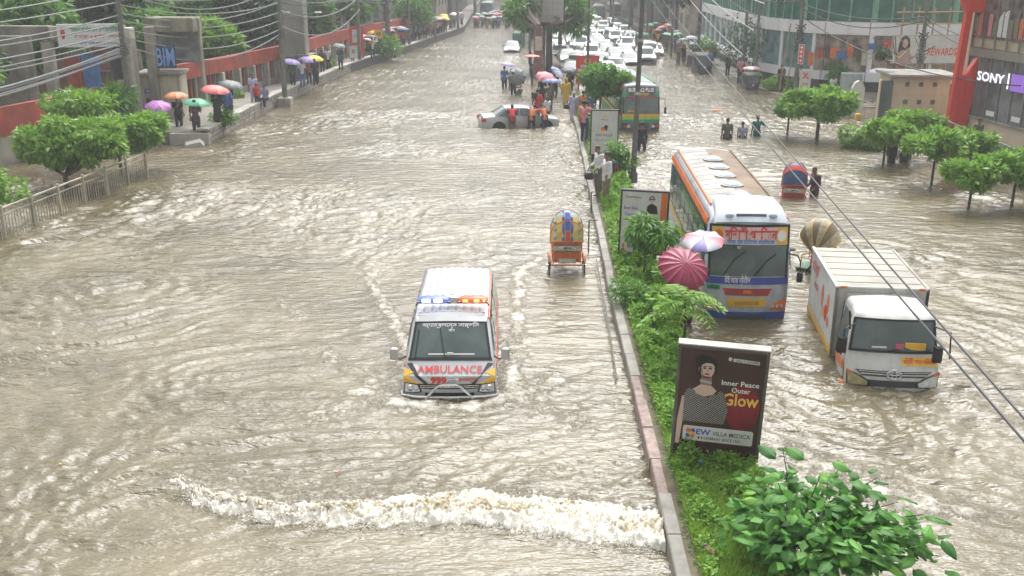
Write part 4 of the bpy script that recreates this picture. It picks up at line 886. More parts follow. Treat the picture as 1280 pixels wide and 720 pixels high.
def umbrella(loc, r, col, label, n=8, tilt=(0, 0), hgt=.95, group=None, panels=False, rib=None, depth=.34):
    """loc = where the hand holds it"""
    t = thing('umbrella', label, 'umbrella', loc, 0, group); t.rotation_euler = (radians(tilt[0]), radians(tilt[1]), random.uniform(0, 1))
    z1 = hgt; d = r * depth
    mats_ = col if isinstance(col, list) else [col]
    def pt(a, u, off=0):
        sag = 1 - .10 * (abs(sin(a * n / 2)) ** 1.2) * u
        rr = r * sin(u * 1.25) / sin(1.25) * sag
        return Vector((rr * cos(a), rr * sin(a), z1 - d * (1 - cos(u * 1.25)) / (1 - cos(1.25)) + off - .10 * r * (abs(sin(a * n / 2))) * u * .5))
    us = [0.02, .25, .5, .75, .92, 1.0]
    if panels:
        for k in range(n):
            b = MB(); aa = [2 * pi * (k + q / 4) / n for q in range(5)]
            b.grid(lambda a, u: pt(a, u), aa, us); b.grid(lambda a, u: pt(a, u, -.006), aa, us, flip=True); b.build('canopy_panel', mats_[k % len(mats_)], t, smooth=60, fix=False)
    else:
        b = MB(); m = 3 * n; aa = [2 * pi * k / m for k in range(m + 1)]
        for k in range(m):
            b.grid(lambda a, u: pt(a, u), [aa[k], aa[k + 1]], us, (k // 3) % len(mats_)); b.grid(lambda a, u: pt(a, u, -.006), [aa[k], aa[k + 1]], us, (k // 3) % len(mats_), True)
        b.build('canopy', mats_, t, smooth=60, fix=False)
    b = MB()
    b.tube([(0, 0, -.12), (0, 0, z1 + .06)], .009, 5); b.build('shaft', m_chrome, t)
    b = MB(); b.tube([(0, 0, -.10), (0, 0, -.17), (.02, 0, -.20), (.045, 0, -.19)], .014, 5); b.build('handle', m_black, t)
    for k in range(n):
        a = 2 * pi * k / n; b = MB(); b.tube([pt(a, .05, -.015), pt(a, .5, -.018), pt(a, 1, -.012)], .006, 3, cap=False); b.build('rib', rib or m_chrome, t) if (panels or r > .55) and k % 2 == 0 else None
    return t
UM = dict(purple=mat('umbrella_purple', (.36, .12, .40), .5, var=.25, vscale=6), pink=mat('umbrella_pink', (.62, .20, .26), .5), green=mat('umbrella_green', (.10, .40, .22), .5, var=.2), coral=mat('umbrella_coral', (.72, .16, .14), .5), orange=mat('umbrella_orange', (.62, .24, .10), .5),
          grey=mat('umbrella_grey', (.14, .17, .16), .5), yellow=mat('umbrella_yellow', (.82, .58, .02), .5), violet=mat('umbrella_violet', (.30, .24, .52), .5), black=mat('umbrella_black', (.03, .03, .035), .5), blue=mat('umbrella_blue', (.10, .16, .34), .5), pale=mat('umbrella_pale', (.55, .55, .60), .5), rose=mat('umbrella_rose', (.30, .03, .075), .45, var=.12))
def R2(x, y, a): return (x * cos(a) - y * sin(a), x * sin(a) + y * cos(a))
def with_umbrella(pose, loc, face, shirt, lower, plabel, ucol, ulabel, r=.52, tilt=(0, 0), scale=1.08, group=None, hgt=.72, n=8):
    p = person(pose, loc, face, shirt, lower, plabel, scale, group)
    dx, dy = R2(-.12 * scale, -.33 * scale, radians(face))
    umbrella((loc[0] + dx, loc[1] + dy, loc[2] + 1.28 * scale), r, ucol, ulabel, n=n, tilt=tilt, hgt=hgt)
    return p
# --- on the median
MZ = .27
def med(x, y): return (x, y, MZ)
p_ = person('lookdown', (1.80, 35.35, .30), -62, 'white', 'grey', 'man in a white shirt on the kerb holding a black bag over the water', 1.12)
b = MB(); b.bbox((0, 0, -.16), (.34, .14, .24), .05); b.tube([(-.08, 0, -.05), (-.06, 0, .04), (.06, 0, .04), (.08, 0, -.05)], .01, 5)
o = b.build('handbag', m_black, None, smooth=True); o.location = (1.45, 35.38, 1.22); tag(o, 'black bag held out over the water by the man in a white shirt', 'bag')
p_ = person('stand_long', (2.02, 34.1, MZ), -70, 'white', 'khaki', 'man in a white shirt with a red backpack standing on the planted median', 1.12)
def backpack(loc, rz, m1, m2, label):
    t = thing('backpack', label, 'bag', loc, rz)
    b = MB(); b.bbox((0, .0, 0), (.32, .18, .46), .07); b.build('main_pocket', m1, t, smooth=True)
    b = MB(); b.bbox((0, .12, -.09), (.24, .08, .22), .03); b.build('front_pocket', m2, t, smooth=True)
    for sg in (-1, 1): b = MB(); b.tube([(sg * .11, -.06, .22), (sg * .12, -.24, .24), (sg * .13, -.30, .08), (sg * .12, -.10, -.16)], .016, 5); b.build('strap', m1, t)
a = radians(-70); dx, dy = R2(0, .235, a); backpack((2.02 + dx, 34.1 + dy, MZ + 1.40), a, m_dark, CL['red'], 'dark backpack with a red pocket on the man in the median planting')
person('phone', (1.66, 47.2, .33), 150, 'pink', 'navy', 'person in a pink shirt and dark trousers on the kerb beyond the white sign', 1.15)
with_umbrella('umbrella', (3.02, 21.75, MZ - .05), 165, 'green', 'dark', 'person hidden under the big rose red umbrella beside the striped bus', UM['rose'], 'big rose red umbrella of sixteen panels held beside the striped bus', r=.66, tilt=(42, 16), n=8, hgt=.40)
for o in [q for q in bpy.data.objects if q.get('label', '').startswith('big rose')]:
    L0 = o.location.copy(); lb = o['label']
    for c in list(o.children): bpy.data.objects.remove(c)
    bpy.data.objects.remove(o)
    umbrella((2.92, 21.05, 1.72), .60, UM['rose'], lb, n=16, tilt=(34, -22), hgt=.56, panels=True)
t = person('umbrella', (3.36, 22.55, MZ - .3), 20, 'plum', 'dark', 'person under a pale patterned umbrella by the bus windscreen', 1.08)
umbrella((3.62, 22.2, 1.80), .50, [UM['violet'], UM['pale'], UM['pink'], UM['pale']], 'flat lilac and white patterned umbrella leaning over the bus windscreen', tilt=(8, -14), hgt=.62, depth=.2)
# --- wading by the stalled saloon and up the median
saloon = make_car('saloon_car', 'silver saloon car stalled in the flood with people pushing it', (.45, 55.0, -.30), radians(103), m_silver)
def wade(x, y, dz=0): return (x, y, bedz(x, y) + dz)
GP = 'people wading beside the median'
person('push', wade(-2.05, 53.2), 182, 'red', 'brown', 'person in a red shirt walking behind the boot of the stalled silver car', 1.1, GP)
person('push', wade(-.95, 53.3), 165, 'orange', 'dark', 'person in an orange shirt leaning on the side of the stalled silver car', 1.1, GP)
person('push', wade(-.35, 53.5), 195, 'orange', 'navy', 'second orange shirted person pushing by the front door of the silver car', 1.1, GP)
person('walk', wade(-.75, 57.9), 190, 'red', 'navy', 'person in a red top with a dark backpack behind the silver car', 1.1, GP)
backpack((-.95, 57.65, 1.25), radians(10), m_dark, m_black, 'black backpack worn by the red shirted wader behind the silver car')
person('stand', wade(-.15, 57.2), 30, 'white', 'brown', 'small person in white and red holding the kerb side of the silver car', .9, GP)
with_umbrella('umbrella', wade(-.05, 61.5), 180, 'grey', 'dark', 'wader in grey under the slate blue umbrella', UM['blue'], 'slate blue umbrella beside the yellow dressed wader', r=.62, scale=1.08)
with_umbrella('umbrella', wade(-.55, 65.0), 180, 'dark', 'dark', 'wader in dark clothes under the pink umbrella by the tree trunk', UM['pink'], 'dusty pink umbrella next to the wrapped tree trunk', r=.72, tilt=(25, 10))
person('dress', wade(1.0, 63.5), 175, 'yellow', 'yellow', 'wader in a long mustard yellow dress and scarf', 1.15, GP, 'yellow')
person('dress', wade(1.35, 57.0), 180, 'lilac', 'lilac', 'wader in a pale lilac long tunic carrying a dark bag', 1.1, GP, 'white')
o = MB(); o.bbox((0, 0, 0), (.3, .18, .3), .05); o = o.build('shoulder_bag', m_black, None, smooth=True); o.location = (.92, 57.0, .72); tag(o, 'dark shoulder bag carried by the wader in pale lilac', 'bag')
person('stand_long', wade(1.9, 57.3, .2), 160, 'orange', 'khaki', 'person in an orange tunic beside the lilac dressed wader', 1.1, GP)
person('stand', wade(2.35, 56.6, .2), 200, 'blue', 'dark', 'person in a blue shirt half hidden by the median tree', 1.1, GP)
person('stand', wade(2.0, 51.8, .3), 190, 'dark', 'dark', 'person in black with a bag on the kerb beyond the pink shirt', 1.1, GP)
person('walk', wade(1.75, 52.6, .3), 170, 'yellow', 'orange', 'person in yellow and orange by the median kerb near the silver car', 1.05, GP)
umbrella((.3, 67.5, 1.35), .62, [UM['blue'], UM['pale'], UM['pale'], UM['blue']], 'blue and white striped umbrella tilted beside the wrapped trunk', tilt=(30, 30), hgt=.5)
person('umbrella', wade(.3, 67.8), 180, 'dark', 'dark', 'wader in black holding the blue and white striped umbrella', 1.08, GP)
with_umbrella('umbrella', wade(1.35, 68.8), 0, 'dark', 'dark', 'tall wader in black in front of the white cars', UM['black'], 'black umbrella held in front of the white cars', r=.66, tilt=(10, 0), scale=1.12)
umbrella((-1.4, 74.5, 1.7), .6, UM['coral'], 'flat salmon pink umbrella beside the wrapped trunk', hgt=.5, depth=.2)
person('umbrella', wade(-1.4, 74.8), 90, 'dark', 'dark', 'person behind the wrapped trunk under a salmon umbrella', 1.05, GP)
person('stand_long', wade(-1.75, 85), 90, 'navy', 'navy', 'person in dark blue standing left of the wrapped trunk', 1.1, GP)
with_umbrella('umbrella', wade(-3.35, 72.2), 175, 'blue', 'navy', 'wader in bright blue on the left carriageway', UM['violet'], 'violet umbrella on the left carriageway', r=.58, tilt=(0, 8))
person('walk', wade(-2.85, 71.8), 175, 'khaki', 'khaki', 'wader in khaki between the blue wader and the motorcycle', 1.0, GP)
# motorcycle with a rider pushing it
def motorcycle(loc, rz):
    t = thing('motorcycle', 'dark motorcycle with its rider in the flooded left carriageway', 'motorcycle', loc, rz); M = Matrix.Rotation(pi / 2, 3, 'Y')
    for y in (-.65, .65):
        b = MB(); c = [(0, y + .29 * cos(a), .30 + .29 * sin(a)) for a in np.linspace(0, 2 * pi, 20, endpoint=False)]; b.tube(c, .05, 6, closed=True); w = b.build('wheel', m_black, t, smooth=True)
        for k in range(6): b = MB(); b.tube([(0, y, .3), c[k * 3][:1] + (y + .27 * cos(k * pi / 3), .3 + .27 * sin(k * pi / 3))], .008, 3); b.build('spoke', m_chrome, w)
    b = MB(); b.tube([(0, -.65, .3), (0, -.42, .92), (0, -.36, 1.0)], .035, 6); b.build('fork', m_chrome, t)
    b = MB(); b.tube([(-.33, -.22, 1.04), (-.1, -.36, 1.0), (.1, -.36, 1.0), (.33, -.22, 1.04)], .018, 6); b.build('handlebar', m_black, t)
    b = MB(); b.ell((0, -.12, .84), (.15, .30, .14), 12, 8); b.build('tank', CL['red'], t, smooth=True)
    b = MB(); b.bbox((0, .36, .84), (.24, .66, .09), .04); b.build('seat', m_black, t, smooth=True)
    b = MB(); b.bbox((0, 0, .5), (.24, .46, .34), .06); b.build('engine', m_dark, t, smooth=True)
    b = MB(); b.ell((0, -.56, .88), (.11, .08, .11), 10, 7); b.build('headlamp', m_lamp, t, smooth=True)
    b = MB(); b.tube([(.14, -.05, .35), (.15, .4, .3), (.16, .9, .38)], .045, 8); b.build('exhaust', m_chrome, t, smooth=True)
motorcycle(wade(-2.15, 68.6), radians(170))
with_umbrella('umbrella', wade(-2.55, 68.2), 170, 'navy', 'dark', 'rider in navy walking beside the motorcycle', UM['grey'], 'dark green umbrella above the motorcycle rider', r=.66, tilt=(60, 0), hgt=.5)
# --- right carriageway
person('stand', wade(9.05, 50.4, -.36), 175, 'olive', 'dark', 'waist deep wader in olive green, leftmost of the three in the right carriageway', 1.12)
person('stand', wade(9.9, 50.8, -.40), 180, 'check', 'dark', 'boy in a checked shirt, middle of the three waders in the right carriageway', 1.0)
person('reach', wade(10.75, 51.3, -.34), 190, 'teal', 'teal', 'wader in teal, rightmost of the three in the right carriageway', 1.12)
person('walk', wade(4.35, 46.5, .1), 160, 'dark', 'navy', 'thin person in black wading in front of the green bus', 1.05)
person('stand_long', wade(15.2, 43.8, -.1), 20, 'dark', 'dark', 'person in dark clothes with a red bag under the row of round trees', 1.05)
person('stand', wade(15.9, 44.2, -.1), -20, 'green', 'dark', 'person in green standing under the row of round trees', 1.05)
person('stand', wade(17.5, 41.8, -.05), 20, 'plum', 'dark', 'person in purple behind the trunk under the round trees', 1.05)

# ------------------------------------------------------------------ cycle rickshaws
m_rk_yel = mat('hood_yellow', (.60, .42, .12), .5, var=.2, vscale=6); m_rk_or = mat('rickshaw_orange', (.70, .20, .06), .45, var=.2, vscale=8); m_rk_teal = mat('hood_teal', (.25, .42, .42), .5, var=.2); m_rk_cream = mat('panel_cream', (.55, .50, .40), .5, var=.3, vscale=14)
def rickshaw(loc, rz, label, hood, back, trim, frame, flip=False, strips=True, hood_ang=(12, 168)):
    """faces -Y; axle at y=+.55; we see its back when rz=0 is turned by 180"""
    t = thing('cycle_rickshaw', label, 'rickshaw', loc, rz)
    def wh(x, y, r=.36):
        b = MB(); c = [(x, y + r * cos(a), r + r * sin(a)) for a in np.linspace(0, 2 * pi, 28, endpoint=False)]; b.tube(c, .022, 6, closed=True); w = b.build('wheel', m_black, t, smooth=True)
        for k in range(10): b = MB(); a = k * pi / 5; b.tube([(x, y, r), (x, y + (r - .01) * cos(a), r + (r - .01) * sin(a))], .005, 3, cap=False); b.build('spoke', m_chrome, w)
        b = MB(); b.lathe([(.035, -.06), (.035, .06)], 8, (x, y, r), Matrix.Rotation(pi / 2, 3, 'Y')); b.build('hub', m_chrome, w)
    wh(-.50, .55); wh(.50, .55); wh(0, -1.25)
    for sg in (-1, 1):
        b = MB(); c = [(sg * .50, .55 + .41 * cos(a), .36 + .41 * sin(a)) for a in np.linspace(.5, pi - .3, 10)]
        b.add([Vector(p) + Vector((dx, 0, 0)) for dx in (-.035, .035) for p in c], [(i, i + 1, 11 + i, 10 + i) for i in range(9)]); b.build('mudguard', trim, t)
    b = MB(); b.tube([(-.56, .55, .36), (.56, .55, .36)], .02, 6); b.build('axle', m_dark, t)
    b = MB()
    b.tube([(0, -1.25, .36), (0, -1.05, .95)], .02, 6); b.build('fork', frame, t)
    b = MB(); b.tube([(0, -1.08, .82), (0, -.45, .45), (0, .3, .40)], .02, 6); b.build('down_tube', frame, t)
    b = MB(); b.tube([(0, -1.06, .90), (0, -.45, .85), (0, -.42, .45)], .02, 6); b.build('top_tube', frame, t)
    b = MB(); b.tube([(-.28, -.92, 1.02), (-.12, -1.06, .98), (.12, -1.06, .98), (.28, -.92, 1.02)], .014, 6); b.build('handlebar', m_chrome, t)
    b = MB(); b.bbox((0, -.42, .92), (.16, .26, .07), .03); b.build('saddle', m_black, t, smooth=True)
    # chassis: floor, seat, back
    b = MB(); b.bbox((0, .25, .50), (.82, .80, .06), .02); b.build('floor', frame, t)
    b = MB(); b.bbox((0, .46, .70), (.84, .42, .34), .04); b.build('seat_box', back, t, smooth=True)
    b = MB(); b.bbox((0, .42, .90), (.80, .40, .09), .04); b.build('seat', m_rk_or, t, smooth=True)
    b = MB(); b.bbox((0, .68, 1.02), (.86, .08, .42), .03); bk = b.build('backrest', back, t, smooth=True)
    b = MB(); b.bbox((0, .735, .92), (.80, .03, .18), .02); pl = b.build('tin_panel', m_rk_cream, bk)
    b = MB(); b.ell((0, .76, .93), (.26, .01, .06), 16, 6); b.build('painted_oval', m_chrome, pl)
    b = MB(); lettering(b, 'রিকশা', lambda a, c: Vector((-a, .775, .93 + c)), .10, .02, .22); b.build('lettering', m_ink, pl)
    b = MB(); b.tube([(.42 * cos(a), .75, .96 + .20 * sin(a)) for a in np.linspace(.1, pi - .1, 12)], .028, 6); b.build('arched_trim', trim, bk, smooth=True)
    for sg in (-1, 1):
        b = MB(); b.tube([(sg * .42, .70, .85), (sg * .44, .30, 1.02), (sg * .42, .02, .92), (sg * .40, .0, .6)], .018, 6); b.build('armrest', trim, t)
        b = MB(); b.tube([(sg * .44, .60, .5), (sg * .48, .70, .36), (sg * .45, .80, .34)], .016, 5); b.build('leaf_spring', m_dark, t)
        b = MB(); b.tube([(sg * .36, .74, .80), (sg * .40, .86, .46), (sg * .32, .88, .42)], .014, 5); b.build('rear_stay', trim, t)
    b = MB(); b.tube([(-.46, .86, .46), (.46, .86, .46)], .022, 6); b.build('rear_bar', trim, t)
    b = MB(); b.bbox((0, .84, .58), (.50, .02, .14), .01); b.build('rear_board', m_rk_cream, t)
    # folding hood: ribs swing about the arm pivots
    piv = Vector((0, .36, .98)); a0, a1 = radians(hood_ang[0]), radians(hood_ang[1])
    def hp(u, v, off=0.):   # u across -1..1, v around 0 (back, low) .. 1 (front)
        an = a0 + (a1 - a0) * v; th = u * pi / 2
        w_ = .47 + off; h_ = .98 + off
        x = w_ * sin(th) * (1.0 if abs(u) < .999 else 1); rr = h_ * (cos(th) ** .55 if cos(th) > 0 else 0)
        return piv + Vector((x, rr * cos(an) * .66, rr * sin(an)))
    n = 7
    uu = [-1, -.8, -.6, -.4, -.2, 0, .2, .4, .6, .8, 1]
    for k in range(n - 1):
        b = MB(); b.grid(lambda u, v: hp(u, v), uu, [k / (n - 1) * .72, (k + .5) / (n - 1) * .72, (k + 1) / (n - 1) * .72]); b.grid(lambda u, v: hp(u, v, -.012), uu, [k / (n - 1) * .72, (k + .5) / (n - 1) * .72, (k + 1) / (n - 1) * .72], flip=True)
        b.build('hood_segment', hood[k % len(hood)], t, smooth=50, fix=False)
    for k in range(0, n, 2):
        b = MB(); b.tube([hp(u, k / (n - 1) * .72, .008) for u in uu], .012, 5); b.build('hood_rib', trim, t, smooth=True)
    if strips:
        for i, u in enumerate((-.52, -.16, .16, .52)):
            b = MB(); b.grid(lambda a, v: hp(u + a, v, .014), [-.045, .045], [.0, .15, .3, .45, .6]); b.build('hood_stripe', m_rk_cream if i in (0, 3) else m_blue, t, fix=False)
        for u in (-.5, .5):
            for v in (.05, .16, .27):
                b = MB(); c = hp(u, v, .02); b.ell(c, (.05, .02, .05), 10, 6); b.build('hood_disc', m_rk_teal, t, smooth=True)
        b = MB(); b.grid(lambda a, v: hp(a, v, .020), [-.09, 0, .09], [.12, .26, .38]); b.build('blue_cloth', m_blue, t, fix=False)
        b = MB(); b.grid(lambda a, v: hp(a, v, .020), [-.08, 0, .08], [.0, .06, .11]); b.build('red_tassel_cloth', m_red, t, fix=False)
    return t
rickshaw((.50, 27.5, -.17), radians(180 + 2), 'empty cycle rickshaw with a yellow painted hood, seen from behind on the near carriageway', [m_rk_yel, m_rk_yel, m_rk_yel, m_rk_teal], m_rk_or, m_rk_or, m_rk_or)
m_rk_navy = mat('hood_navy', (.03, .06, .14), .5, var=.3, vscale=10); m_rk_green = mat('rickshaw_green', (.02, .16, .07), .5, var=.3)
rickshaw((9.45, 37.6, -.66), radians(180 - 12), 'cycle rickshaw with a red arched hood and green frame wading beyond the bus', [m_rk_navy, m_rk_navy, m_red], m_red, m_red, m_rk_green, strips=False)
rickshaw((7.45, 27.6, -.42), radians(180 + 60), 'cycle rickshaw with a tan and brown hood waiting behind the box truck', [mat('hood_tan', (.42, .36, .24), .5, var=.3, vscale=9), mat('hood_brown', (.20, .155, .09), .5)], m_rk_or, m_yellow, m_rk_green, strips=False, hood_ang=(20, 200))
person('lookdown', wade(10.15, 37.2, -.28), -70, 'plum', 'plum', 'rickshaw puller in a dark plum shirt wading beside the red hooded rickshaw', 1.12)
person('ride', (6.75, 27.2, -.42), 240, 'grey', 'blue', 'rickshaw puller bent over the handlebar behind the box truck', 1.05)
# ------------------------------------------------------------------ foliage
lf_bright = leafmat('leaf_bright', (.34, .55, .085), (.11, .28, .035))
lf_mid = leafmat('leaf_mid', (.22, .43, .07), (.065, .20, .032))
lf_dark = leafmat('leaf_dark', (.055, .14, .04), (.02, .065, .018))
lf_lime = leafmat('leaf_lime', (.30, .48, .07), (.11, .27, .03))
lf_grass = leafmat('leaf_grass', (.42, .58, .10), (.20, .38, .055))
m_bark = mat('bark', (.13, .10, .075), .9, var=.3, vscale=5, bump=.6, bscale=20)
m_trunkdark = mat('wet_bark', (.05, .04, .032), .85, var=.3, bump=.5)
def leaves(P, D, size, rg, fold=.25, asp=.45, droop=.3):
    """P: leaf base points (n,3); D: outward directions; each leaf is a folded pointed blade of 4 triangles"""
    n = len(P); D = D / np.maximum(np.linalg.norm(D, axis=1, keepdims=True), 1e-6)
    D = D + rg.normal(0, .45, (n, 3)); D[:, 2] -= droop; D /= np.linalg.norm(D, axis=1, keepdims=True)
    upv = np.tile([0, 0, 1.], (n, 1)) + rg.normal(0, .35, (n, 3)); S = np.cross(D, upv); S /= np.maximum(np.linalg.norm(S, axis=1, keepdims=True), 1e-6); Nn = np.cross(S, D)
    L_ = size * rg.uniform(.6, 1.25, (n, 1)); w = L_ * asp
    tip = P + D * L_ - Nn * L_ * .12; mid = P + D * L_ * .5 - Nn * w * fold; a = P + D * L_ * .45 + S * w * .5; c = P + D * L_ * .45 - S * w * .5
    V = np.stack([P, a, tip, c, mid], 1).reshape(-1, 3); k = np.arange(n) * 5
    F = np.concatenate([np.stack([k, k + 1, k + 4], 1), np.stack([k + 1, k + 2, k + 4], 1), np.stack([k + 2, k + 3, k + 4], 1), np.stack([k + 3, k, k + 4], 1)])
    return V, F
def crown_points(clumps, n, rg, shell=.55):
    """points spread through clumps [(cx,cy,cz,rx,ry,rz)], denser near each clump's skin"""
    w = np.array([c[3] * c[4] + c[3] * c[5] for c in clumps]); w = w / w.sum(); P = []; D = []
    for c, k in zip(clumps, (w * n).astype(int) + 1):
        d = rg.normal(0, 1, (k, 3)); d /= np.linalg.norm(d, axis=1, keepdims=True); r = rg.uniform(shell, 1.0, (k, 1)) ** .6 * (1 + .18 * np.sin(d[:, :1] * 7 + c[0]) * np.cos(d[:, 1:2] * 6 + c[1]))
        P.append(np.array(c[:3]) + d * r * np.array(c[3:6])); D.append(d)
    return np.concatenate(P), np.concatenate(D)
def tree(name, label, loc, h, clumps, n, size, lm, rg, trunk_r=.08, group=None, lean=0, bark=None, kids=True, cat='tree', asp=.45, droop=.3, fork=.55):
    """trunk foot at loc, clumps relative to loc"""
    t = thing(name, label, cat, loc, 0, group)
    P, D = crown_points(clumps, n, rg); V, F = leaves(P, D, size, rg, asp=asp, droop=droop)
    b = MB(); zf = h * fork
    b.tube([(0, 0, -.1), (lean * .3, .02, zf * .5), (lean * .6, 0, zf)], [trunk_r * 1.25, trunk_r, trunk_r * .85], 9)
    tr = b.build('trunk', bark or m_bark, t, smooth=True)
    for c in clumps[:9]:
        b = MB(); e = Vector(c[:3]); s = Vector((lean * .6, 0, zf)); m_ = (s + e) / 2 + Vector((rg.uniform(-.1, .1), rg.uniform(-.1, .1), -.05 * h))
        b.tube([s, m_, e], [trunk_r * .6, trunk_r * .4, trunk_r * .18], 6); b.build('limb', m_bark, tr, smooth=True)
    o = link('crown', big_mesh('crown', V, F, lm, smooth=False), t); return t
def clumps_round(rg, c, R, k, r, flat=.7):
    out = []
    for _ in range(k):
        d = rg.normal(0, 1, 3); d /= np.linalg.norm(d); q = rg.uniform(.35, .85)
        out.append((c[0] + d[0] * R[0] * q, c[1] + d[1] * R[1] * q, c[2] + d[2] * R[2] * q * .9, r * rg.uniform(.7, 1.25), r * rg.uniform(.7, 1.25), r * flat * rg.uniform(.7, 1.2)))
    return out
rg = np.random.default_rng(11)
# ------------------------------------------------------------------ median ground cover
def cover(name, label, n, y0, y1, size, h0, h1, lm, fx=(.10, .97), seed=1, clump=1.0, asp=.5):
    r = np.random.default_rng(seed); y = r.uniform(y0, y1, n * 3); f = r.uniform(fx[0], fx[1], n * 3)
    L0 = np.interp(y, [a for a, _ in MED_L], [b for _, b in MED_L]); Wd = np.interp(y, [a for a, _ in MED_W], [b for _, b in MED_W]); x = L0 + .22 + (Wd - .28) * f
    d = fbm(x * 1.7 + seed, y * 1.3, 3); keep = (r.uniform(-.75, .55, n * 3) < d * clump); x, y, d = x[keep][:n], y[keep][:n], d[keep][:n]
    hgt = (h0 + (h1 - h0) * np.clip(.5 + 1.3 * d, 0, 1.3)); edge = np.minimum(1, np.minimum((x - np.interp(y, [a for a, _ in MED_L], [b for _, b in MED_L]) - .2), .9) * 3.2)
    z = .27 + hgt * np.clip(edge, .15, 1) * r.uniform(.15, 1, len(x)) ** .6
    P = np.stack([x, y, z], 1); D = np.stack([r.normal(0, 1, len(x)), r.normal(0, 1, len(x)), r.uniform(.1, 1.1, len(x))], 1)
    V, F = leaves(P, D, size, r, asp=asp, droop=.1); o = link(name, big_mesh(name, V, F, lm, smooth=False)); return tag(o, label, 'ground cover', kind='stuff')
cover('ground_cover', 'bright green leafy ground cover filling the near median', 36000, 14.6, 25, .10, .10, .42, lf_bright, seed=1)
cover('ground_cover', 'bright green leafy ground cover on the median between the lamp post and the two men', 24000, 25, 40, .14, .12, .5, lf_bright, seed=2)
cover('ground_cover', 'leafy green planting on the far part of the median by the green bus', 9000, 40, 62, .18, .15, .6, lf_mid, seed=3)
cover('ground_cover', 'small leafy weeds mixed into the grass at the near end of the median', 17000, 10, 15.6, .075, .06, .34, lf_bright, seed=14)
cover('low_weeds', 'small dark weeds growing at the foot of the median planting', 12000, 12, 30, .06, .02, .16, lf_mid, seed=4, fx=(.02, .98))
# grass blades
def grass(name, label, n, y0, y1, h, seed, lm=lf_grass):
    r = np.random.default_rng(seed); y = r.uniform(y0, y1, n * 2); f = r.uniform(.08, .98, n * 2)
    L0 = np.interp(y, [a for a, _ in MED_L], [b for _, b in MED_L]); Wd = np.interp(y, [a for a, _ in MED_W], [b for _, b in MED_W]); x = L0 + .22 + (Wd - .3) * f
    k = r.uniform(-.8, .3, n * 2) < fbm(x * 2.3 + 5, y * 2.3, 3); x, y = x[k][:n], y[k][:n]; m = len(x)
    P = np.stack([x, y, np.full(m, .26)], 1); a = r.uniform(0, 2 * np.pi, m); w = np.stack([np.cos(a), np.sin(a), a * 0], 1) * .006; H = h * r.uniform(.4, 1.2, (m, 1)); bend = np.stack([np.cos(a + 1.5), np.sin(a + 1.5), a * 0], 1) * H * r.uniform(.1, .7, (m, 1))
    V = np.stack([P - w, P + w, P + bend * .35 + [0, 0, 1] * H * .6 + w * .8, P + bend * .35 + [0, 0, 1] * H * .6 - w * .8, P + bend + [0, 0, 1] * H * .9], 1).reshape(-1, 3); q = np.arange(m) * 5
    F = np.concatenate([np.stack([q, q + 1, q + 2], 1), np.stack([q, q + 2, q + 3], 1), np.stack([q + 3, q + 2, q + 4], 1)])
    o = link(name, big_mesh(name, V, F, lm, smooth=False)); return tag(o, label, 'grass', kind='stuff')
grass('grass', 'fine light green grass on the near end of the median', 42000, 10, 16.5, .19, 21)
grass('grass', 'fine grass between the leafy plants along the median', 26000, 16.5, 30, .16, 22)

# ------------------------------------------------------------------ the big leaved sapling in the foreground: every leaf an object
def leaf_mesh(m_, nm='leaf', L_=.20, w=.13, nv=5):
    b = MB(); us = np.linspace(0, 1, 8)
    def fn(s, u): 
        ww = w * .5 * (sin(pi * u ** .8) ** .75) * (1 - .15 * u)
        vein = .0035 * cos(u * 2 * pi * 5 - abs(s) * 2.2)
        return Vector((s * ww, u * L_, -.035 * u * u - .10 * ww * abs(s) * -1 + vein * abs(s) - .02 * (abs(s) ** 2)))
    b.grid(fn, [-1, -.5, 0, .5, 1], us); b.tube([(0, -.05, .01), (0, 0, 0), (0, L_ * .5, -.006), (0, L_ * .95, -.03)], [.003, .003, .002, .001], 3)
    return b.mesh(nm, m_, True)
lf_big = leafmat('leaf_big', (.17, .42, .07), (.045, .17, .03), rough=.5); lf_new = leafmat('leaf_new', (.25, .48, .06), (.16, .38, .045), rough=.5)
LM = [leaf_mesh(lf_big), leaf_mesh(lf_big, L_=.17, w=.125), leaf_mesh(lf_new, L_=.16, w=.09), leaf_mesh(lf_big, L_=.22, w=.12)]
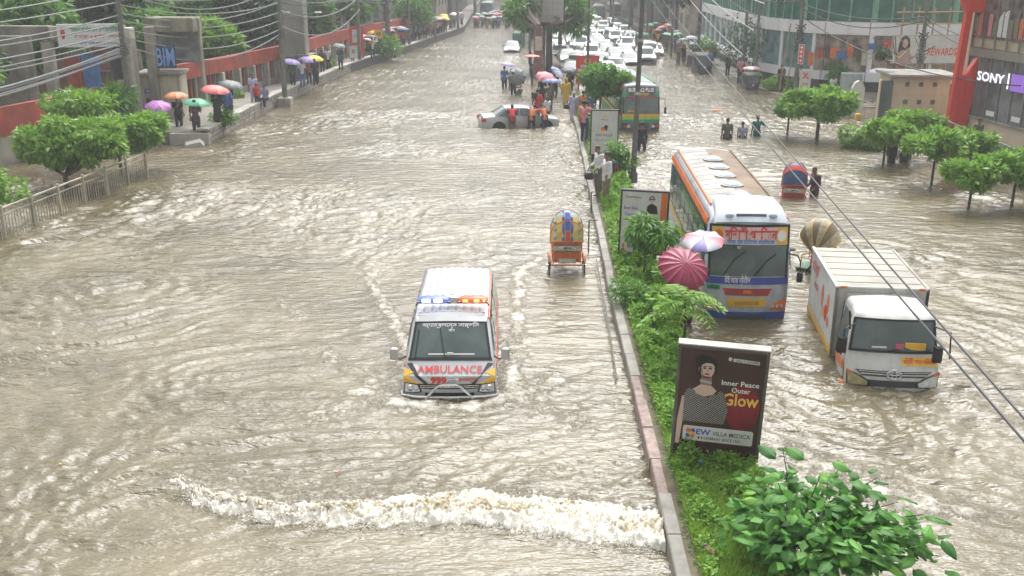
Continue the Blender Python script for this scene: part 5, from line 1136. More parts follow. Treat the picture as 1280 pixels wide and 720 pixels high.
def big_sapling(loc, label, seed, limit, ends):
    t = thing('sapling', label, 'plant', loc); r = random.Random(seed)
    # branches fan to the right and a little to the left
    if not ends: ends = [(-.55, .55, 1.0), (-.7, .1, .95), (-.35, -.3, 1.1), (.0, .5, 1.15), (.05, 1.0, 1.35), (.45, .35, 1.25), (.7, -.1, 1.15), (1.05, .25, 1.15), (1.45, .0, 1.05), (1.75, -.15, .95), (1.3, .5, 1.15), (.3, -.45, 1.0), (1.0, -.5, .95), (-.2, .1, 1.25), (.8, .65, 1.2), (1.55, -.55, .85), (.5, -.8, .9), (-.6, -.5, .8), (1.9, -.45, .8), (.1, .0, .7), (-.25, .75, .8), (.6, .1, .8), (1.2, -.15, .8)]
    st = MB(); st.tube([(0, 0, -.1), (.1, 0, .35), (.25, .05, .7)], [.045, .035, .028], 8); tr = st.build('stem', m_trunkdark, t, smooth=True)
    cnt = 0
    for ex in ends:
        e = Vector(ex); s = Vector((.1, 0, .35)); m_ = s.lerp(e, .5) + Vector((0, 0, .10)); b = MB(); b.tube([s, m_, e], [.018, .012, .005], 5); b.build('branch', m_trunkdark, tr, smooth=True)
        n = 13
        for k in range(n):
            if cnt >= limit: break
            f = .38 + .66 * k / n; p = (s.lerp(m_, f * 2) if f < .5 else m_.lerp(e, min(1, f * 2 - 1))) + Vector((r.gauss(0, .10), r.gauss(0, .10), r.gauss(0, .06)))
            o = link('leaf', r.choices(LM, (4, 3, 1.6 if f > .85 else .6, 3))[0], t); o.location = p
            d = (e - s).to_2d(); az = atan2(d.y, d.x) - pi / 2 + (k % 2 * 2 - 1) * r.uniform(.3, 1.5)
            o.rotation_euler = (r.uniform(-.35, .45), r.uniform(-.4, .4), az); sc = r.uniform(.85, 1.75); o.scale = (sc,) * 3; cnt += 1
    return t
def leaf_mass(t, n, c, R, seed):
    r = np.random.default_rng(seed); P, D = crown_points([(c[0], c[1], c[2], *R)], n, r, .1); V, F = leaves(P, D, .19, r, asp=.66, fold=.12, droop=.05); o = link('leaf_mass', big_mesh('leaf_mass', V, F, lf_big, smooth=False), t); o['kind'] = 'stuff'
t = big_sapling((3.45, 12.2, .2), 'broad leaved green sapling leaning over the water in the foreground', 4, 299, None)
big_sapling((3.45, 11.55, .15), 'lower broad leaved sapling under the big one at the bottom edge', 8, 240, [(-.3, .4, .55), (.2, .7, .6), (.5, .3, .6), (.8, .5, .6), (1.1, .3, .55), (-.2, 0, .6), (.6, -.1, .7), (1.5, .3, .6), (.1, 1.0, .5), (.9, .9, .55), (1.3, -.1, .6), (.2, -.3, .7), (1.9, .2, .55), (-.5, .8, .5), (1.7, .6, .5)])
leaf_mass(t, 560, (.35, -.15, .70), (1.35, .95, .38), 3)
def feather_plant():
    """sapling with hanging compound leaves: each frond an object with its own leaflets"""
    t = thing('sapling', 'slender sapling with drooping feathery fronds behind the dark portrait billboard', 'plant', (2.86, 19.4, .45)); t.scale = (1.35,) * 3; r = random.Random(9)
    def frond():
        b = MB(); L_ = .62; ax = [(0, u * L_ * (1 - .1 * u), .12 * sin(u * 2.2) - .30 * u * u) for u in np.linspace(0, 1, 9)]; b.tube(ax, [.006] * 8 + [.002], 4)
        for k in range(1, 9):
            p = Vector(ax[k])
            for sg in (-1, 1):
                d = Vector((sg * .9, .55, -.35)).normalized(); l = .21 * (1 - .35 * abs(k - 4) / 4); w = Vector((-sg * .2, .9, .1)) * .030
                b.add([p, p + d * l * .45 + w, p + d * l, p + d * l * .45 - w * .8], [(0, 1, 2, 3)])
        return b.mesh('frond', lf_lime, False)
    fm = frond()
    b = MB(); b.tube([(0, 0, -.1), (.02, 0, .5), (.0, .02, .95)], [.025, .02, .015], 6); b.build('stem', m_trunkdark, t, smooth=True)
    for k in range(34):
        o = link('frond', fm, t); o.location = (r.uniform(-.05, .05), r.uniform(-.05, .05), .62 + .4 * (k / 34) ** 1.0); o.rotation_euler = (r.uniform(-.1, .55), r.uniform(-.2, .2), r.uniform(0, 2 * pi)); o.scale = (r.uniform(.75, 1.15),) * 3
    for k in range(10):
        o = link('leaf', LM[2], t); o.location = (-.42 + r.gauss(0, .12), r.gauss(0, .15), .8 + r.gauss(0, .12)); o.rotation_euler = (r.uniform(-.2, .6), r.uniform(-.4, .4), r.uniform(0, 6)); o.scale = (1.2,) * 3
feather_plant()
# shrubs and trees on the median
tree('shrub', 'round shrub with long drooping leaves in front of the second billboard', (2.55, 25.0, .25), 1.5, clumps_round(rg, (.08, 0, 1.45), (.62, .6, .42), 12, .34), 1500, .24, lf_mid, rg, .03, cat='shrub', asp=.28, droop=.9)
tree('shrub', 'small leafy shrub at the right foot of the second billboard', (3.05, 23.6, .25), .9, clumps_round(rg, (.05, 0, .7), (.35, .4, .35), 8, .25), 700, .14, lf_bright, rg, .02, cat='shrub')
tree('shrub', 'low bright shrub on the median below the second billboard', (2.3, 23.4, .25), .5, clumps_round(rg, (0, 0, .35), (.6, .9, .3), 10, .3), 1400, .11, lf_mid, rg, .02, cat='shrub')
tree('shrub', 'small bush on the median just beyond the two standing men', (2.75, 38.6, .25), 1.2, clumps_round(rg, (0, 0, .85), (.75, .7, .6), 12, .38), 1500, .18, lf_mid, rg, .03, cat='shrub')
tree('shrub', 'bush at the foot of the white sign board', (2.3, 43.0, .25), .8, clumps_round(rg, (0, 0, .5), (.5, 1.2, .4), 9, .35), 1100, .17, lf_bright, rg, .02, cat='shrub')
tree('shrub', 'leafy plant at the feet of the people under the rose umbrella', (2.75, 21.6, .25), .9, clumps_round(rg, (.1, 0, .6), (.6, .7, .45), 10, .3), 1500, .13, lf_bright, rg, .02, cat='shrub')
tree('median_tree', 'dense round topped tree on the median in front of the green bus', (2.75, 54.5, .25), 2.8, clumps_round(rg, (.1, 0, 2.25), (1.55, 1.4, .95), 26, .45), 4600, .30, lf_mid, rg, .07, asp=.5)
tree('shrub', 'light green bush under the median tree beside the pink shirted person', (2.2, 48.6, .25), 1.0, clumps_round(rg, (0, 0, .7), (.5, 1.3, .7), 10, .4), 1300, .2, lf_bright, rg, .03, cat='shrub')

# ------------------------------------------------------------------ billboards, signs and poles on the median
m_frame = mat('dark_board_frame', (.035, .03, .03), .5, var=.3, dirt=0); m_panelw = mat('poster_pale', (.60, .60, .58), .45, var=.06, dirt=.2)
def board(name, label, loc, rz, w, h, z0, th, face, frame, legs=(0,), tilt=0, cat='billboard', fr=.05):
    """returns (thing, face object, fn(a,b,k) mapping poster coordinates -w/2..w/2, 0..h)"""
    t = thing(name, label, cat, loc, rz); t.rotation_euler = (0, radians(tilt), rz)
    b = MB(); b.bbox((0, 0, z0 + h / 2), (w, th, h), .012); b.build('cabinet', frame, t)
    b = MB(); b.box((0, -th / 2 - .004, z0 + h / 2), (w - 2 * fr, .010, h - 2 * fr)); f = b.build('poster', face, t)
    for sx in (-1, 1): b = MB(); b.bbox((sx * (w / 2 - fr / 2), -th / 2 - .010, z0 + h / 2), (fr, .03, h), .008); b.build('frame', frame, t)
    for z in (z0 + fr / 2, z0 + h - fr / 2): b = MB(); b.bbox((0, -th / 2 - .008, z), (w - 2 * fr, .03, fr), .008); b.build('frame', frame, t)
    for x in legs: b = MB(); b.bbox((x, .0, z0 / 2 - .1), (.12, .10, z0 + .2), .01); b.build('post', m_dark, t)
    return t, f, (lambda a, c, k=1: Vector((a, -th / 2 - .010 - .0015 * k, z0 + c)))
def shape(parent, name, m_, fn, pts, k=1):
    b = MB(); b.add([fn(a, c, k) for a, c in pts], [tuple(range(len(pts)))]); o = b.build(name, m_, parent, fix=False); return o
def blob(cx, cy, rx, ry, n=18, a0=0, a1=2 * pi, rot=0):
    return [(cx + rx * cos(a) * cos(rot) - ry * sin(a) * sin(rot), cy + rx * cos(a) * sin(rot) + ry * sin(a) * cos(rot)) for a in np.linspace(a0, a1, n, endpoint=(a1 - a0) < 6.2)]
def txt(parent, body, fn, cx, cy, size, m_, bold=.01, width=None, k=4, name='lettering'):
    b = MB(); lettering(b, body, lambda a, c: fn(cx + a, cy + c, k), size, bold, width); return b.build(name, m_, parent, fix=False)
m_maroon = mat('poster_maroon', (.055, .022, .022), .35, var=.35, vscale=1.5); m_maroon2 = mat('poster_wine', (.20, .012, .03), .35, var=.6, vscale=2.0)
m_pskin = mat('print_skin', (.58, .42, .35), .4, var=.05); m_pskin2 = mat('print_skin_shade', (.28, .18, .15), .4); m_pblack = mat('print_black', (.018, .014, .014), .4); m_pgold = mat('print_gold', (.85, .55, .10), .4); m_pcheck = mat('print_grey', (.40, .37, .36), .4)
t, f, fn = board('portrait_billboard', 'dark double sided portrait billboard for a beauty clinic standing in the median plants', (2.84, 15.05, .25), radians(-9), 1.46, 1.98, .20, .20, m_maroon, mat('weathered_frame', (.10, .09, .085), .7, var=.3, dirt=.3), legs=(.0,), tilt=1.5)
b = MB(); b.box((0, 0, .20 + 1.98 + .012), (1.48, .24, .02)); b.build('top_capping', m_concL, t)
shape(f, 'wine_glow', m_maroon2, fn, blob(.38, .95, .28, .42), 1)
# the woman: hair, neck, face, blouse, arm
shape(f, 'hair', m_pblack, fn, blob(-.25, 1.62, .175, .20), 2)
shape(f, 'bun', m_pblack, fn, blob(-.33, 1.74, .13, .10), 2)
shape(f, 'neck', m_pskin2, fn, [(-.34, 1.22), (-.15, 1.22), (-.16, 1.48), (-.32, 1.50)], 3)
shape(f, 'shoulders', m_pskin, fn, [(-.44, 1.22), (-.33, 1.31), (-.15, 1.30), (-.06, 1.22), (-.12, 1.14), (-.25, 1.10), (-.38, 1.14)], 9)
shape(f, 'face', m_pskin, fn, blob(-.235, 1.58, .112, .155, rot=-.12), 5)
shape(f, 'ear', m_pskin2, fn, blob(-.365, 1.58, .02, .04), 5)
shape(f, 'fringe', m_pblack, fn, [(-.36, 1.62), (-.33, 1.72), (-.24, 1.77), (-.14, 1.72), (-.11, 1.64), (-.17, 1.69), (-.26, 1.70), (-.33, 1.66)], 6)
for cx in (-.285, -.195):
    shape(f, 'eyebrow', m_pblack, fn, blob(cx, 1.636, .036, .009), 6); shape(f, 'eye', m_pblack, fn, blob(cx, 1.603, .029, .015), 6)
shape(f, 'nose', m_pskin2, fn, [(-.238, 1.60), (-.222, 1.55), (-.25, 1.545)], 6); shape(f, 'lips', mat('print_lips', (.38, .04, .06), .4), fn, blob(-.238, 1.500, .042, .019), 6)
shape(f, 'choker', m_pcheck, fn, [(-.345, 1.40), (-.15, 1.37), (-.15, 1.33), (-.345, 1.36)], 6)
shape(f, 'blouse', m_pblack, fn, [(-.60, .62), (-.585, 1.12), (-.54, 1.22), (-.44, 1.24), (-.36, 1.14), (-.2, 1.10), (-.06, 1.16), (.0, 1.24), (.08, 1.16), (.16, .90), (.11, .62)], 6)
shape(f, 'arm', m_pskin, fn, [(-.665, .2), (-.66, .65), (-.61, 1.08), (-.575, 1.08), (-.57, .62), (-.60, .2)], 7)
BL = [(-.60, .62), (-.585, 1.12), (-.54, 1.22), (-.44, 1.24), (-.36, 1.14), (-.2, 1.10), (-.06, 1.16), (.0, 1.24), (.08, 1.16), (.16, .90), (.11, .62)]
def inside(x, y, P):
    c = False
    for (x0, y0), (x1, y1) in zip(P, P[1:] + P[:1]):
        if (y0 > y) != (y1 > y) and x < (x1 - x0) * (y - y0) / (y1 - y0) + x0: c = not c
    return c
b = MB()
for k in range(-26, 30):
    for q in range(60):
        for sl_ in (1, -1):
            x = -.62 + q * .0135; y = .92 + k * .042 + sl_ * (x + .22) * .75
            if inside(x, y, BL) and inside(x + .0135, y + sl_ * .0101, BL): b.add([fn(x, y - .0045, 8 + sl_ * .4), fn(x + .0135, y + sl_ * .0101 - .0045, 8 + sl_ * .4), fn(x + .0135, y + sl_ * .0101 + .0045, 8 + sl_ * .4), fn(x, y + .0045, 8 + sl_ * .4)], [(0, 1, 2, 3)])
o = b.build('woven_check', m_pcheck, f, fix=False); o['kind'] = 'stuff'
for nm_, mm_, pts_ in (('jaw_shade', m_pskin2, [(-.335, 1.53), (-.30, 1.45), (-.24, 1.425), (-.18, 1.45), (-.235, 1.45), (-.29, 1.475)]), ('cheek_shade', m_pskin2, [(-.345, 1.60), (-.33, 1.52), (-.305, 1.50), (-.325, 1.58)]), ('hair_side', m_pblack, [(-.36, 1.64), (-.37, 1.52), (-.345, 1.50), (-.335, 1.60)]), ('hair_side', m_pblack, [(-.115, 1.66), (-.10, 1.56), (-.12, 1.54), (-.13, 1.62)]), ('neck_shade', m_pblack, [(-.31, 1.46), (-.17, 1.46), (-.2, 1.43), (-.29, 1.43)])): shape(f, nm_, mm_, fn, pts_, 6.5)
txt(f, 'Inner Peace', fn, .31, 1.38, .125, m_whiteink, .012, .60); txt(f, 'Outer', fn, .33, 1.26, .125, m_whiteink, .012, .30); txt(f, 'Glow', fn, .34, 1.09, .30, m_pgold, .02, .58)
shape(f, 'phone_strip', m_panelw, fn, [(.16, 1.76), (.58, 1.74), (.58, 1.80), (.16, 1.82)], 3); txt(f, '09613 223388', fn, .38, 1.78, .06, m_ink, 0, .36, 5); shape(f, 'phone_dot', m_panelw, fn, blob(.11, 1.80, .03, .035), 3)
shape(f, 'name_plate', m_panelw, fn, [(-.53, .28), (-.55, .31), (-.55, .52), (-.53, .55), (.58, .55), (.60, .52), (.60, .31), (.58, .28)], 9)
for cx, cy, mm in ((-.46, .46, m_orange), (-.46, .37, m_blueink), (-.385, .46, m_blueink), (-.385, .37, m_orange), (-.42, .415, m_pgold)): shape(f, 'logo_tile', mm, fn, blob(cx, cy, .045, .045, 6), 10)
txt(f, 'EW', fn, -.21, .45, .14, m_blueink, .03, .24, 11); txt(f, 'VILLA MEDICA', fn, .25, .445, .11, m_ink, .006, .62, 11); txt(f, 'GERMANY SINCE 1965', fn, .10, .345, .07, m_ink, .004, .60, 11)
for cx, mm in ((-.28, m_ink), (-.23, m_redink)): shape(f, 'logo_dot', mm, fn, blob(cx, .345, .018, .022), 11)
o = MB(); o.ell((0, 0, 0), (.05, .04, .10), 8, 6); o = o.build('plastic_bottle', mat('blue_plastic', (.08, .28, .62), .3), None, smooth=True); o.location = (2.58, 14.75, .42); tag(o, 'crushed blue plastic bottle in the weeds below the portrait billboard', 'bottle')
o = MB(); o.bbox((0, 0, 0), (.10, .34, .035), .01); o = o.build('plank', mat('old_wood', (.16, .09, .06), .8, var=.3), None); o.location = (2.32, 12.25, .42); o.rotation_euler = (.05, 0, radians(35)); tag(o, 'short broken brown plank lying in the grass at the bottom', 'plank')
# second board
t, f, fn = board('white_billboard', 'white billboard with an orange stripe partly hidden by a drooping shrub', (2.66, 27.0, .25), radians(-9), 1.36, 1.86, .30, .16, m_panelw, m_frame, legs=(-.2, .2), tilt=1)
shape(f, 'orange_stripe', m_orange, fn, [(.42, .05), (.62, .05), (.62, 1.8), (.46, 1.8)], 1); shape(f, 'orange_foot', m_orange, fn, [(-.1, .06), (.42, .06), (.42, .16), (-.1, .14)], 1)
shape(f, 'portrait_hair', m_pblack, fn, blob(.20, 1.62, .085, .09), 2); shape(f, 'portrait_face', m_pskin, fn, blob(.20, 1.60, .065, .085), 3); shape(f, 'portrait_glasses', m_pblack, fn, [(.14, 1.60), (.26, 1.60), (.26, 1.63), (.14, 1.63)], 4)
shape(f, 'portrait_body', m_pblack, fn, [(.05, 1.2), (.08, 1.42), (.20, 1.50), (.34, 1.42), (.38, 1.2)], 2)
txt(f, 'Consultation', fn, -.32, 1.66, .10, m_ink, .01, .42, 3); txt(f, 'Best Skin', fn, -.38, 1.34, .13, m_blueink, .01, .38, 3); txt(f, 'Care', fn, -.42, 1.16, .13, m_blueink, .01, .24, 3)
for cx, mm in ((-.54, m_orange), (-.46, m_pgold), (-.38, m_blueink), (-.24, m_blueink)): shape(f, 'logo_tile', mm, fn, blob(cx, .24, .04, .07, 6), 2)
# third board, white sign
t, f, fn = board('white_sign_board', 'tall white sign board with a small orange and blue logo by the median tree', (2.28, 41.1, .25), radians(-3), 1.18, 1.92, .55, .14, m_panelw, m_frame, legs=(-.45, .45), cat='sign')
for cx, cy, mm in ((-.07, 1.12, m_orange), (.05, 1.12, m_blueink), (-.02, 1.02, m_pgold), (.06, 1.20, m_ink)): shape(f, 'logo_tile', mm, fn, blob(cx, cy, .09, .09, 6), 2)
txt(f, 'EW VILLA', fn, 0, .86, .14, m_blueink, .01, .7, 3); txt(f, 'MEDICA', fn, .0, 1.50, .10, m_blueink, .0, .3, 3); txt(f, 'skin and hair clinic', fn, 0, .66, .09, m_ink, 0, .8, 3); shape(f, 'logo_crown', m_pgold, fn, blob(0, 1.66, .09, .05, 8), 2)
# red advert high on the lamp post row
t, f, fn = board('red_sign_board', 'red hanging sign board with white lettering in front of the white cars', (2.55, 69.5, .25), radians(0), 1.62, 1.95, .35, .1, m_red, m_red, legs=(-.6, .6), cat='sign')
b = MB(); b.tube([fn(.18 * cos(a), 1.60 + .18 * sin(a), 6) for a in np.linspace(0, 2 * pi, 16, endpoint=False)], .035, 5, closed=True); b.build('ring_logo', m_pgold, f)
txt(f, 'মানবতার', fn, 0, 1.22, .32, m_whiteink, .02, 1.0, 3); txt(f, 'জন্য পদযাত্রা', fn, -.05, .90, .32, m_whiteink, .02, 1.25, 3); txt(f, 'ঢাকা শহর', fn, -.1, .58, .32, m_whiteink, .02, 1.1, 3)
# LED board on steel posts
t = thing('electronic_board', 'large blank grey electronic billboard on steel posts above the median', 'billboard', (-.36, 85, .2))
b = MB(); b.bbox((0, 0, 5.35), (3.0, .4, 3.6), .05); b.build('cabinet', m_frame, t)
m_led = mat('led_grey', (.40, .40, .37), .6, var=.1, vscale=20)
for i in range(6):
    for j in range(6): b = MB(); b.bbox((-1.15 + i * .46, -.21, 4.05 + j * .52), (.45, .03, .51), .006); b.build('panel', m_led, t)
for x in (-.25, .35): b = MB(); b.tube([(x, .1, -.5), (x, .1, 3.7)], .12, 10); b.build('post', m_dark, t, smooth=True)
def lamp_post(name, label, x, y, h, r, z=.25, arm=True, m_=None, lean=0, bands=False, cat='pole', group=None):
    t = thing(name, label, cat, (x, y, z), 0, group); m_ = m_ or m_dark; b = MB(); b.tube([(0, 0, 0), (lean * .5, 0, h * .5), (lean, 0, h)], [r, r * .85, r * .65], 12); b.build('post', m_, t, smooth=True)
    b = MB(); b.lathe([(r * 1.6, 0), (r * 1.6, .35), (r * 1.35, .42)], 12); b.build('base', m_, t, smooth=40)
    if bands:
        for z_ in (h * .38, h * .6, h * .82): b = MB(); b.lathe([(r * 1.1, z_), (r * 1.1, z_ + .12)], 12, (lean * z_ / h, 0, 0)); b.build('band', m_chrome, t)
    if arm:
        b = MB(); b.tube([(lean, 0, h), (lean - .1, 0, h + .5), (lean - 1.2, 0, h + .9)], .04, 8); a = b.build('arm', m_, t, smooth=True); b = MB(); b.bbox((lean - 1.5, 0, h + .88), (.7, .25, .12), .05); b.build('lantern', m_alu, a, smooth=True)
    return t
m_steel = mat('painted_steel', (.13, .125, .12), .5, var=.25, dirt=.4)
lamp_post('lamp_post', 'tall weathered steel lamp post on the median beside the striped bus', 3.30, 38.2, 9.0, .11, m_=m_steel, lean=.12, bands=True)
lamp_post('lamp_post', 'steel lamp post on the median behind the red sign board', 2.45, 66.5, 9.0, .10, m_=m_steel, bands=True)
# railing stumps and rod left along the kerb
for (px, py, hh) in ((1.22, 28.9, 1.05), (1.50, 34.2, .75)):
    t = thing('railing_post', 'thin rusty railing post standing in the water at the kerb ' + ('near the cycle rickshaw' if py < 30 else 'by the two standing men'), 'post', (px, py, -.45))
    b = MB(); b.tube([(0, 0, 0), (0, 0, hh + .45)], .022, 6); b.build('upright', m_steel, t); b = MB(); b.tube([(0, 0, hh + .44), (.26, .0, hh + .44)], .018, 6); b.build('rail', m_steel, t)
b = MB(); b.tube([(1.47, 19, .10), (1.46, 22, .16), (1.42, 25, .20), (1.40, 28, .22)], .018, 6); tag(b.build('steel_rod', m_steel), 'long thin steel rod running along the waterline of the median kerb', 'rod')
# tree trunks wrapped in posters at the electronic board
for x, y, lb, h_, mm in ((-1.0, 80.5, 'tree trunk wrapped in brown and pink posters under the electronic board', 4.2, mat('poster_wrapped_trunk', (.22, .11, .09), .8, var=.5, vscale=2.5)), (-.15, 83.0, 'thinner dark tree trunk right of the poster wrapped one', 4.4, m_trunkdark)):
    tree('median_tree', lb, (x, y, .2), h_ + 2.5, clumps_round(rg, (-1.0 if x < -.5 else 1.6, 6, 4.6), (2.4, 2.4, 2.0), 14, 1.0), 2600, .5, lf_mid, rg, .38 if x < -.5 else .26, bark=mm)
b = MB(); b.bbox((-1.0, 80.07, 2.6), (.52, .04, 1.1), .01); tag(b.build('notice', m_rk_cream), 'pale poster tied to the wrapped tree trunk', 'poster')
# ------------------------------------------------------------------ LEFT SIDE of the street
def wl(Y): return interp(Y, WALL_L)
m_brickred = mat('red_painted_wall', (.40, .075, .045), .8, var=.28, vscale=1.2, bump=.35, bscale=30, dirt=.5)
m_oldwall = mat('stained_plaster', (.33, .31, .26), .85, var=.3, vscale=.9, bump=.4, bscale=15, dirt=.8)
m_pillar = mat('grey_pillar', (.50, .475, .42), .85, var=.2, vscale=1.2, bump=.3, dirt=.7)
m_masonry = mat('edge_masonry', (.36, .33, .29), .85, var=.25, vscale=3, bump=.4, dirt=.5)
m_creamwall = mat('cream_booth', (.56, .50, .38), .7, var=.12, vscale=1, dirt=.4)
m_darkrec = mat('dark_railing', (.045, .055, .05), .7, var=.3)
# low masonry edge of the walkway: coursed blocks with recessed joints under a capping
eg = link('walkway_edge', None); eg.empty_display_size = .1; tag(eg, kind='structure')
def edge_x(Y): return interp(Y, LEFT_E)
b = MB(); yy = [47.6, 52, 56, 62, 70, 83, 95, 104, 120, 138, 170, 200, 300, 420]
vs = []
for y in yy: x = edge_x(y); vs += [(x - .32, y, -.6), (x - .32, y, .70), (x - .03, y, .70), (x - .03, y, -.6)]
fs = [(0, 1, 2, 3)] + [(4 * i + k, 4 * i + 4 + k, 4 * i + 5 + k, 4 * i + 1 + k) for i in range(len(yy) - 1) for k in range(3)]
b.add(vs, fs); b.build('core', m_dark, eg)
def quad_block(name, m_, par, y0, y1, z0, z1, w=.36, off=0.):
    x0, x1 = edge_x(y0), edge_x(y1); b = MB()
    b.add([(x0 - w, y0, z0), (x0 + off, y0, z0), (x0 + off, y0, z1), (x0 - w, y0, z1), (x1 - w, y1, z0), (x1 + off, y1, z0), (x1 + off, y1, z1), (x1 - w, y1, z1)], [(0, 1, 2, 3), (7, 6, 5, 4), (1, 5, 6, 2), (2, 6, 7, 3), (0, 3, 7, 4), (0, 4, 5, 1)])
    return b.build(name, m_, par)
y = 47.6; k = 0
while y < 82:
    for c, z in enumerate((-.14, .07, .28, .49)):
        o_ = .35 if c % 2 else 0
        quad_block('stone_block', m_masonry, eg, y + .03 + o_, y + .68 + o_, z + .03, z + .198, .10, random.uniform(-.012, .012))
    y += .7
y = 47.6
while y < 110: quad_block('capping_slab', m_concL, eg, y + .01, y + 1.58, (.70), .79 + random.uniform(-.01, .01), .52, .04); y += 1.6
b = MB(); b.box((edge_x(47.6) - .9, 47.55, .1), (1.9, .3, .95), rz=.1); tag(b.build('end_block', m_concL), 'pale concrete block closing the near end of the walkway', 'block')
# the front garden wall with dark red band: bays between grey pillars
wallL = thing('boundary_wall', 'long dark red banded boundary wall with grey pillars along the left walkway', 'wall', (0, 0, 0))
def wall_seg(name, par, m_, y0, y1, z0, z1, th, dx=0., fx=wl):
    x0, x1 = fx(y0) + dx, fx(y1) + dx; b = MB(); v = []
    for x, y in ((x0, y0), (x1, y1)): v += [(x - th / 2, y, z0), (x + th / 2, y, z0), (x + th / 2, y, z1), (x - th / 2, y, z1)]
    b.add(v, [(0, 1, 2, 3), (7, 6, 5, 4), (0, 4, 5, 1), (1, 5, 6, 2), (2, 6, 7, 3), (3, 7, 4, 0)]); return b.build(name, m_, par)
y = 56.6
while y < 125:
    st = 2.3; top = 3.05
    if not (71.5 < y < 75.5):
        wall_seg('red_band', wallL, m_brickred, y + .002, y + st - .002, 2.15, top, .30)
        wall_seg('lower_wall', wallL, m_oldwall, y + .17, y + st - .17, -.5, .95, .16, -.05)
        wall_seg('grille', wallL, m_darkrec, y + .17, y + st - .17, .95, 2.15, .05, -.14)
        for q in range(3): wall_seg('grille_bar', wallL, m_brickred if q == 1 else m_oldwall, y + .45 + q * .6, y + .62 + q * .6, .95, 2.148, .12, -.04)
    b = MB(); b.bbox((wl(y) + .06, y, .83), (.42, .34, 2.64), .03); b.build('pillar', m_pillar, wallL)
    y += st
b = MB()
# brown gate block between
g = thing('gate_house', 'dark weathered gate post block in the boundary wall behind the utility pole', 'gate', (wl(73.5), 73.5, 0))
b = MB(); b.bbox((0, 0, 1.4), (.8, 3.6, 3.9), .05); b.build('block', m_oldwall, g); b = MB(); b.bbox((.02, 0, 3.45), (1.1, 4.0, .22), .04); b.build('coping', m_conc, g)
b = MB(); b.bbox((.42, -.3, 1.2), (.05, 1.3, 2.4), .02); b.build('door', m_dark, g)
# near stretch: solid red wall stepping behind the trees, over weathered base
wallN = thing('boundary_wall', 'red painted boundary wall behind the leafy tree at the left edge', 'wall', (0, 0, 0))
y = 30.
while y < 51.4:
    wall_seg('red_band', wallN, m_brickred, y + .002, min(y + 2.4, 51.4) - .002, 1.35 + .0 * y, 2.55, .28)
    wall_seg('lower_wall', wallN, m_oldwall, y + .002, min(y + 2.4, 51.4) - .002, -.6, 1.35, .22, -.04)
    y += 2.4
b = MB(); b.bbox((wl(43.6) + .30, 43.6, .35), (.16, 1.5, 2.1), .03); o = b.build('recess_frame', m_oldwall, wallN)
b = MB(); b.bbox((wl(43.6) + .39, 43.6, .35), (.04, .85, 1.5), .01); b.build('notice_panel', mat('pale_notice', (.50, .55, .60), .6, var=.4, vscale=6), o)
b = MB(); b.ell((wl(46.5) + .1, 46.5, 2.60), (.5, .5, .18), 10, 6); b.build('gate_lamp_cap', m_concL, wallN)
# gate with banner, concrete posts, net cage
G0 = thing('entrance_gate', 'weathered concrete entrance gate with a long signboard over blue doors', 'gate', (0, 0, 0))
gx, gy = -24.9, 50.6     # far-left post ; right post near the utility pole
def gbox(name, m_, c, d, par=G0, r=.04, rz=0): b = MB(); b.bbox(c, d, r, rz=rz); return b.build(name, m_, par)
gbox('post', m_pillar, (-25.6, 50.2, 2.1), (.5, .5, 5.4)); gbox('post', m_pillar, (-21.9, 51.3, 2.2), (.55, .8, 6.4)); gbox('post', m_oldwall, (-21.0, 52.0, 2.2), (.45, .5, 6.4))
gbox('beam', m_oldwall, (-27.4, 50.0, 5.2), (4.4, .5, .7)); gbox('beam', m_oldwall, (-23.8, 50.9, 5.1), (3.8, .4, .8), rz=.24)
gbox('wing_wall', m_oldwall, (-28.6, 49.4, 3.0), (5.2, .3, 4.2))
gbox('door_leaf', mat('blue_gate_paint', (.08, .22, .55), .6, var=.3, dirt=.3), (-24.0, 51.3, 2.2), (.9, .08, 3.6)); gbox('door_leaf', m_brickred, (-24.9, 51.2, 2.2), (.8, .08, 3.4)); gbox('inner_panel', m_oldwall, (-22.6, 53.4, 2.2), (.9, .15, 3.8)); gbox('inner_panel', m_darkrec, (-23.3, 52.8, 2.2), (.5, .15, 3.6)); gbox('inner_door', m_creamwall, (-22.7, 52.2, 1.9), (.8, .1, 1.5))
S0 = thing('signboard', 'long white signboard with green and red lettering above the blue gate', 'sign', (-23.35, 50.35, 5.05), radians(13))
gbox('panel', mat('sign_white', (.74, .76, .76), .5, var=.05), (0, 0, 0), (3.2, .08, 1.15), S0, .02)
fnS = lambda a, c: Vector((a, -.046, c))
b = MB(); b.add([fnS(-1.32 + .11 * cos(q), .12 + .30 * sin(q)) for q in np.linspace(0, 6.1, 12)], [tuple(range(12))]); b.build('emblem', m_redink, S0)
for tx, cy, sz, wd_, mm, cx in (('বাংলাদেশ চিকিৎসা ও গবেষণা ইনস্টিটিউট', .28, .30, 2.4, mat('green_ink', (.03, .26, .12), .5), .2), ('স্বাস্থ্য ও পরিবার কল্যাণ', -.06, .22, 2.2, m_redink, .3), ('শেরে বাংলা নগর ঢাকা ১২০৭', -.36, .18, 1.9, m_blueink, .35)):
    b = MB(); lettering(b, tx, lambda a, c: fnS(cx + a, cy + c), sz, .025, wd_); b.build('lettering', mm, S0, fix=False)
K0 = thing('roof_canopy', 'flat stained concrete canopy with wire netting beside the gate', 'canopy', (0, 0, 0))
gbox('slab', mat('mossy_concrete', (.30, .29, .22), .9, var=.35, vscale=1.2, dirt=.8, bump=.4), (-20.2, 53.4, 5.45), (2.6, 1.4, .75), K0); gbox('post', m_pillar, (-21.3, 53.2, 2.2), (.3, .3, 6), K0); gbox('post', m_pillar, (-18.9, 53.6, 4.0), (.16, .16, 3.6), K0)
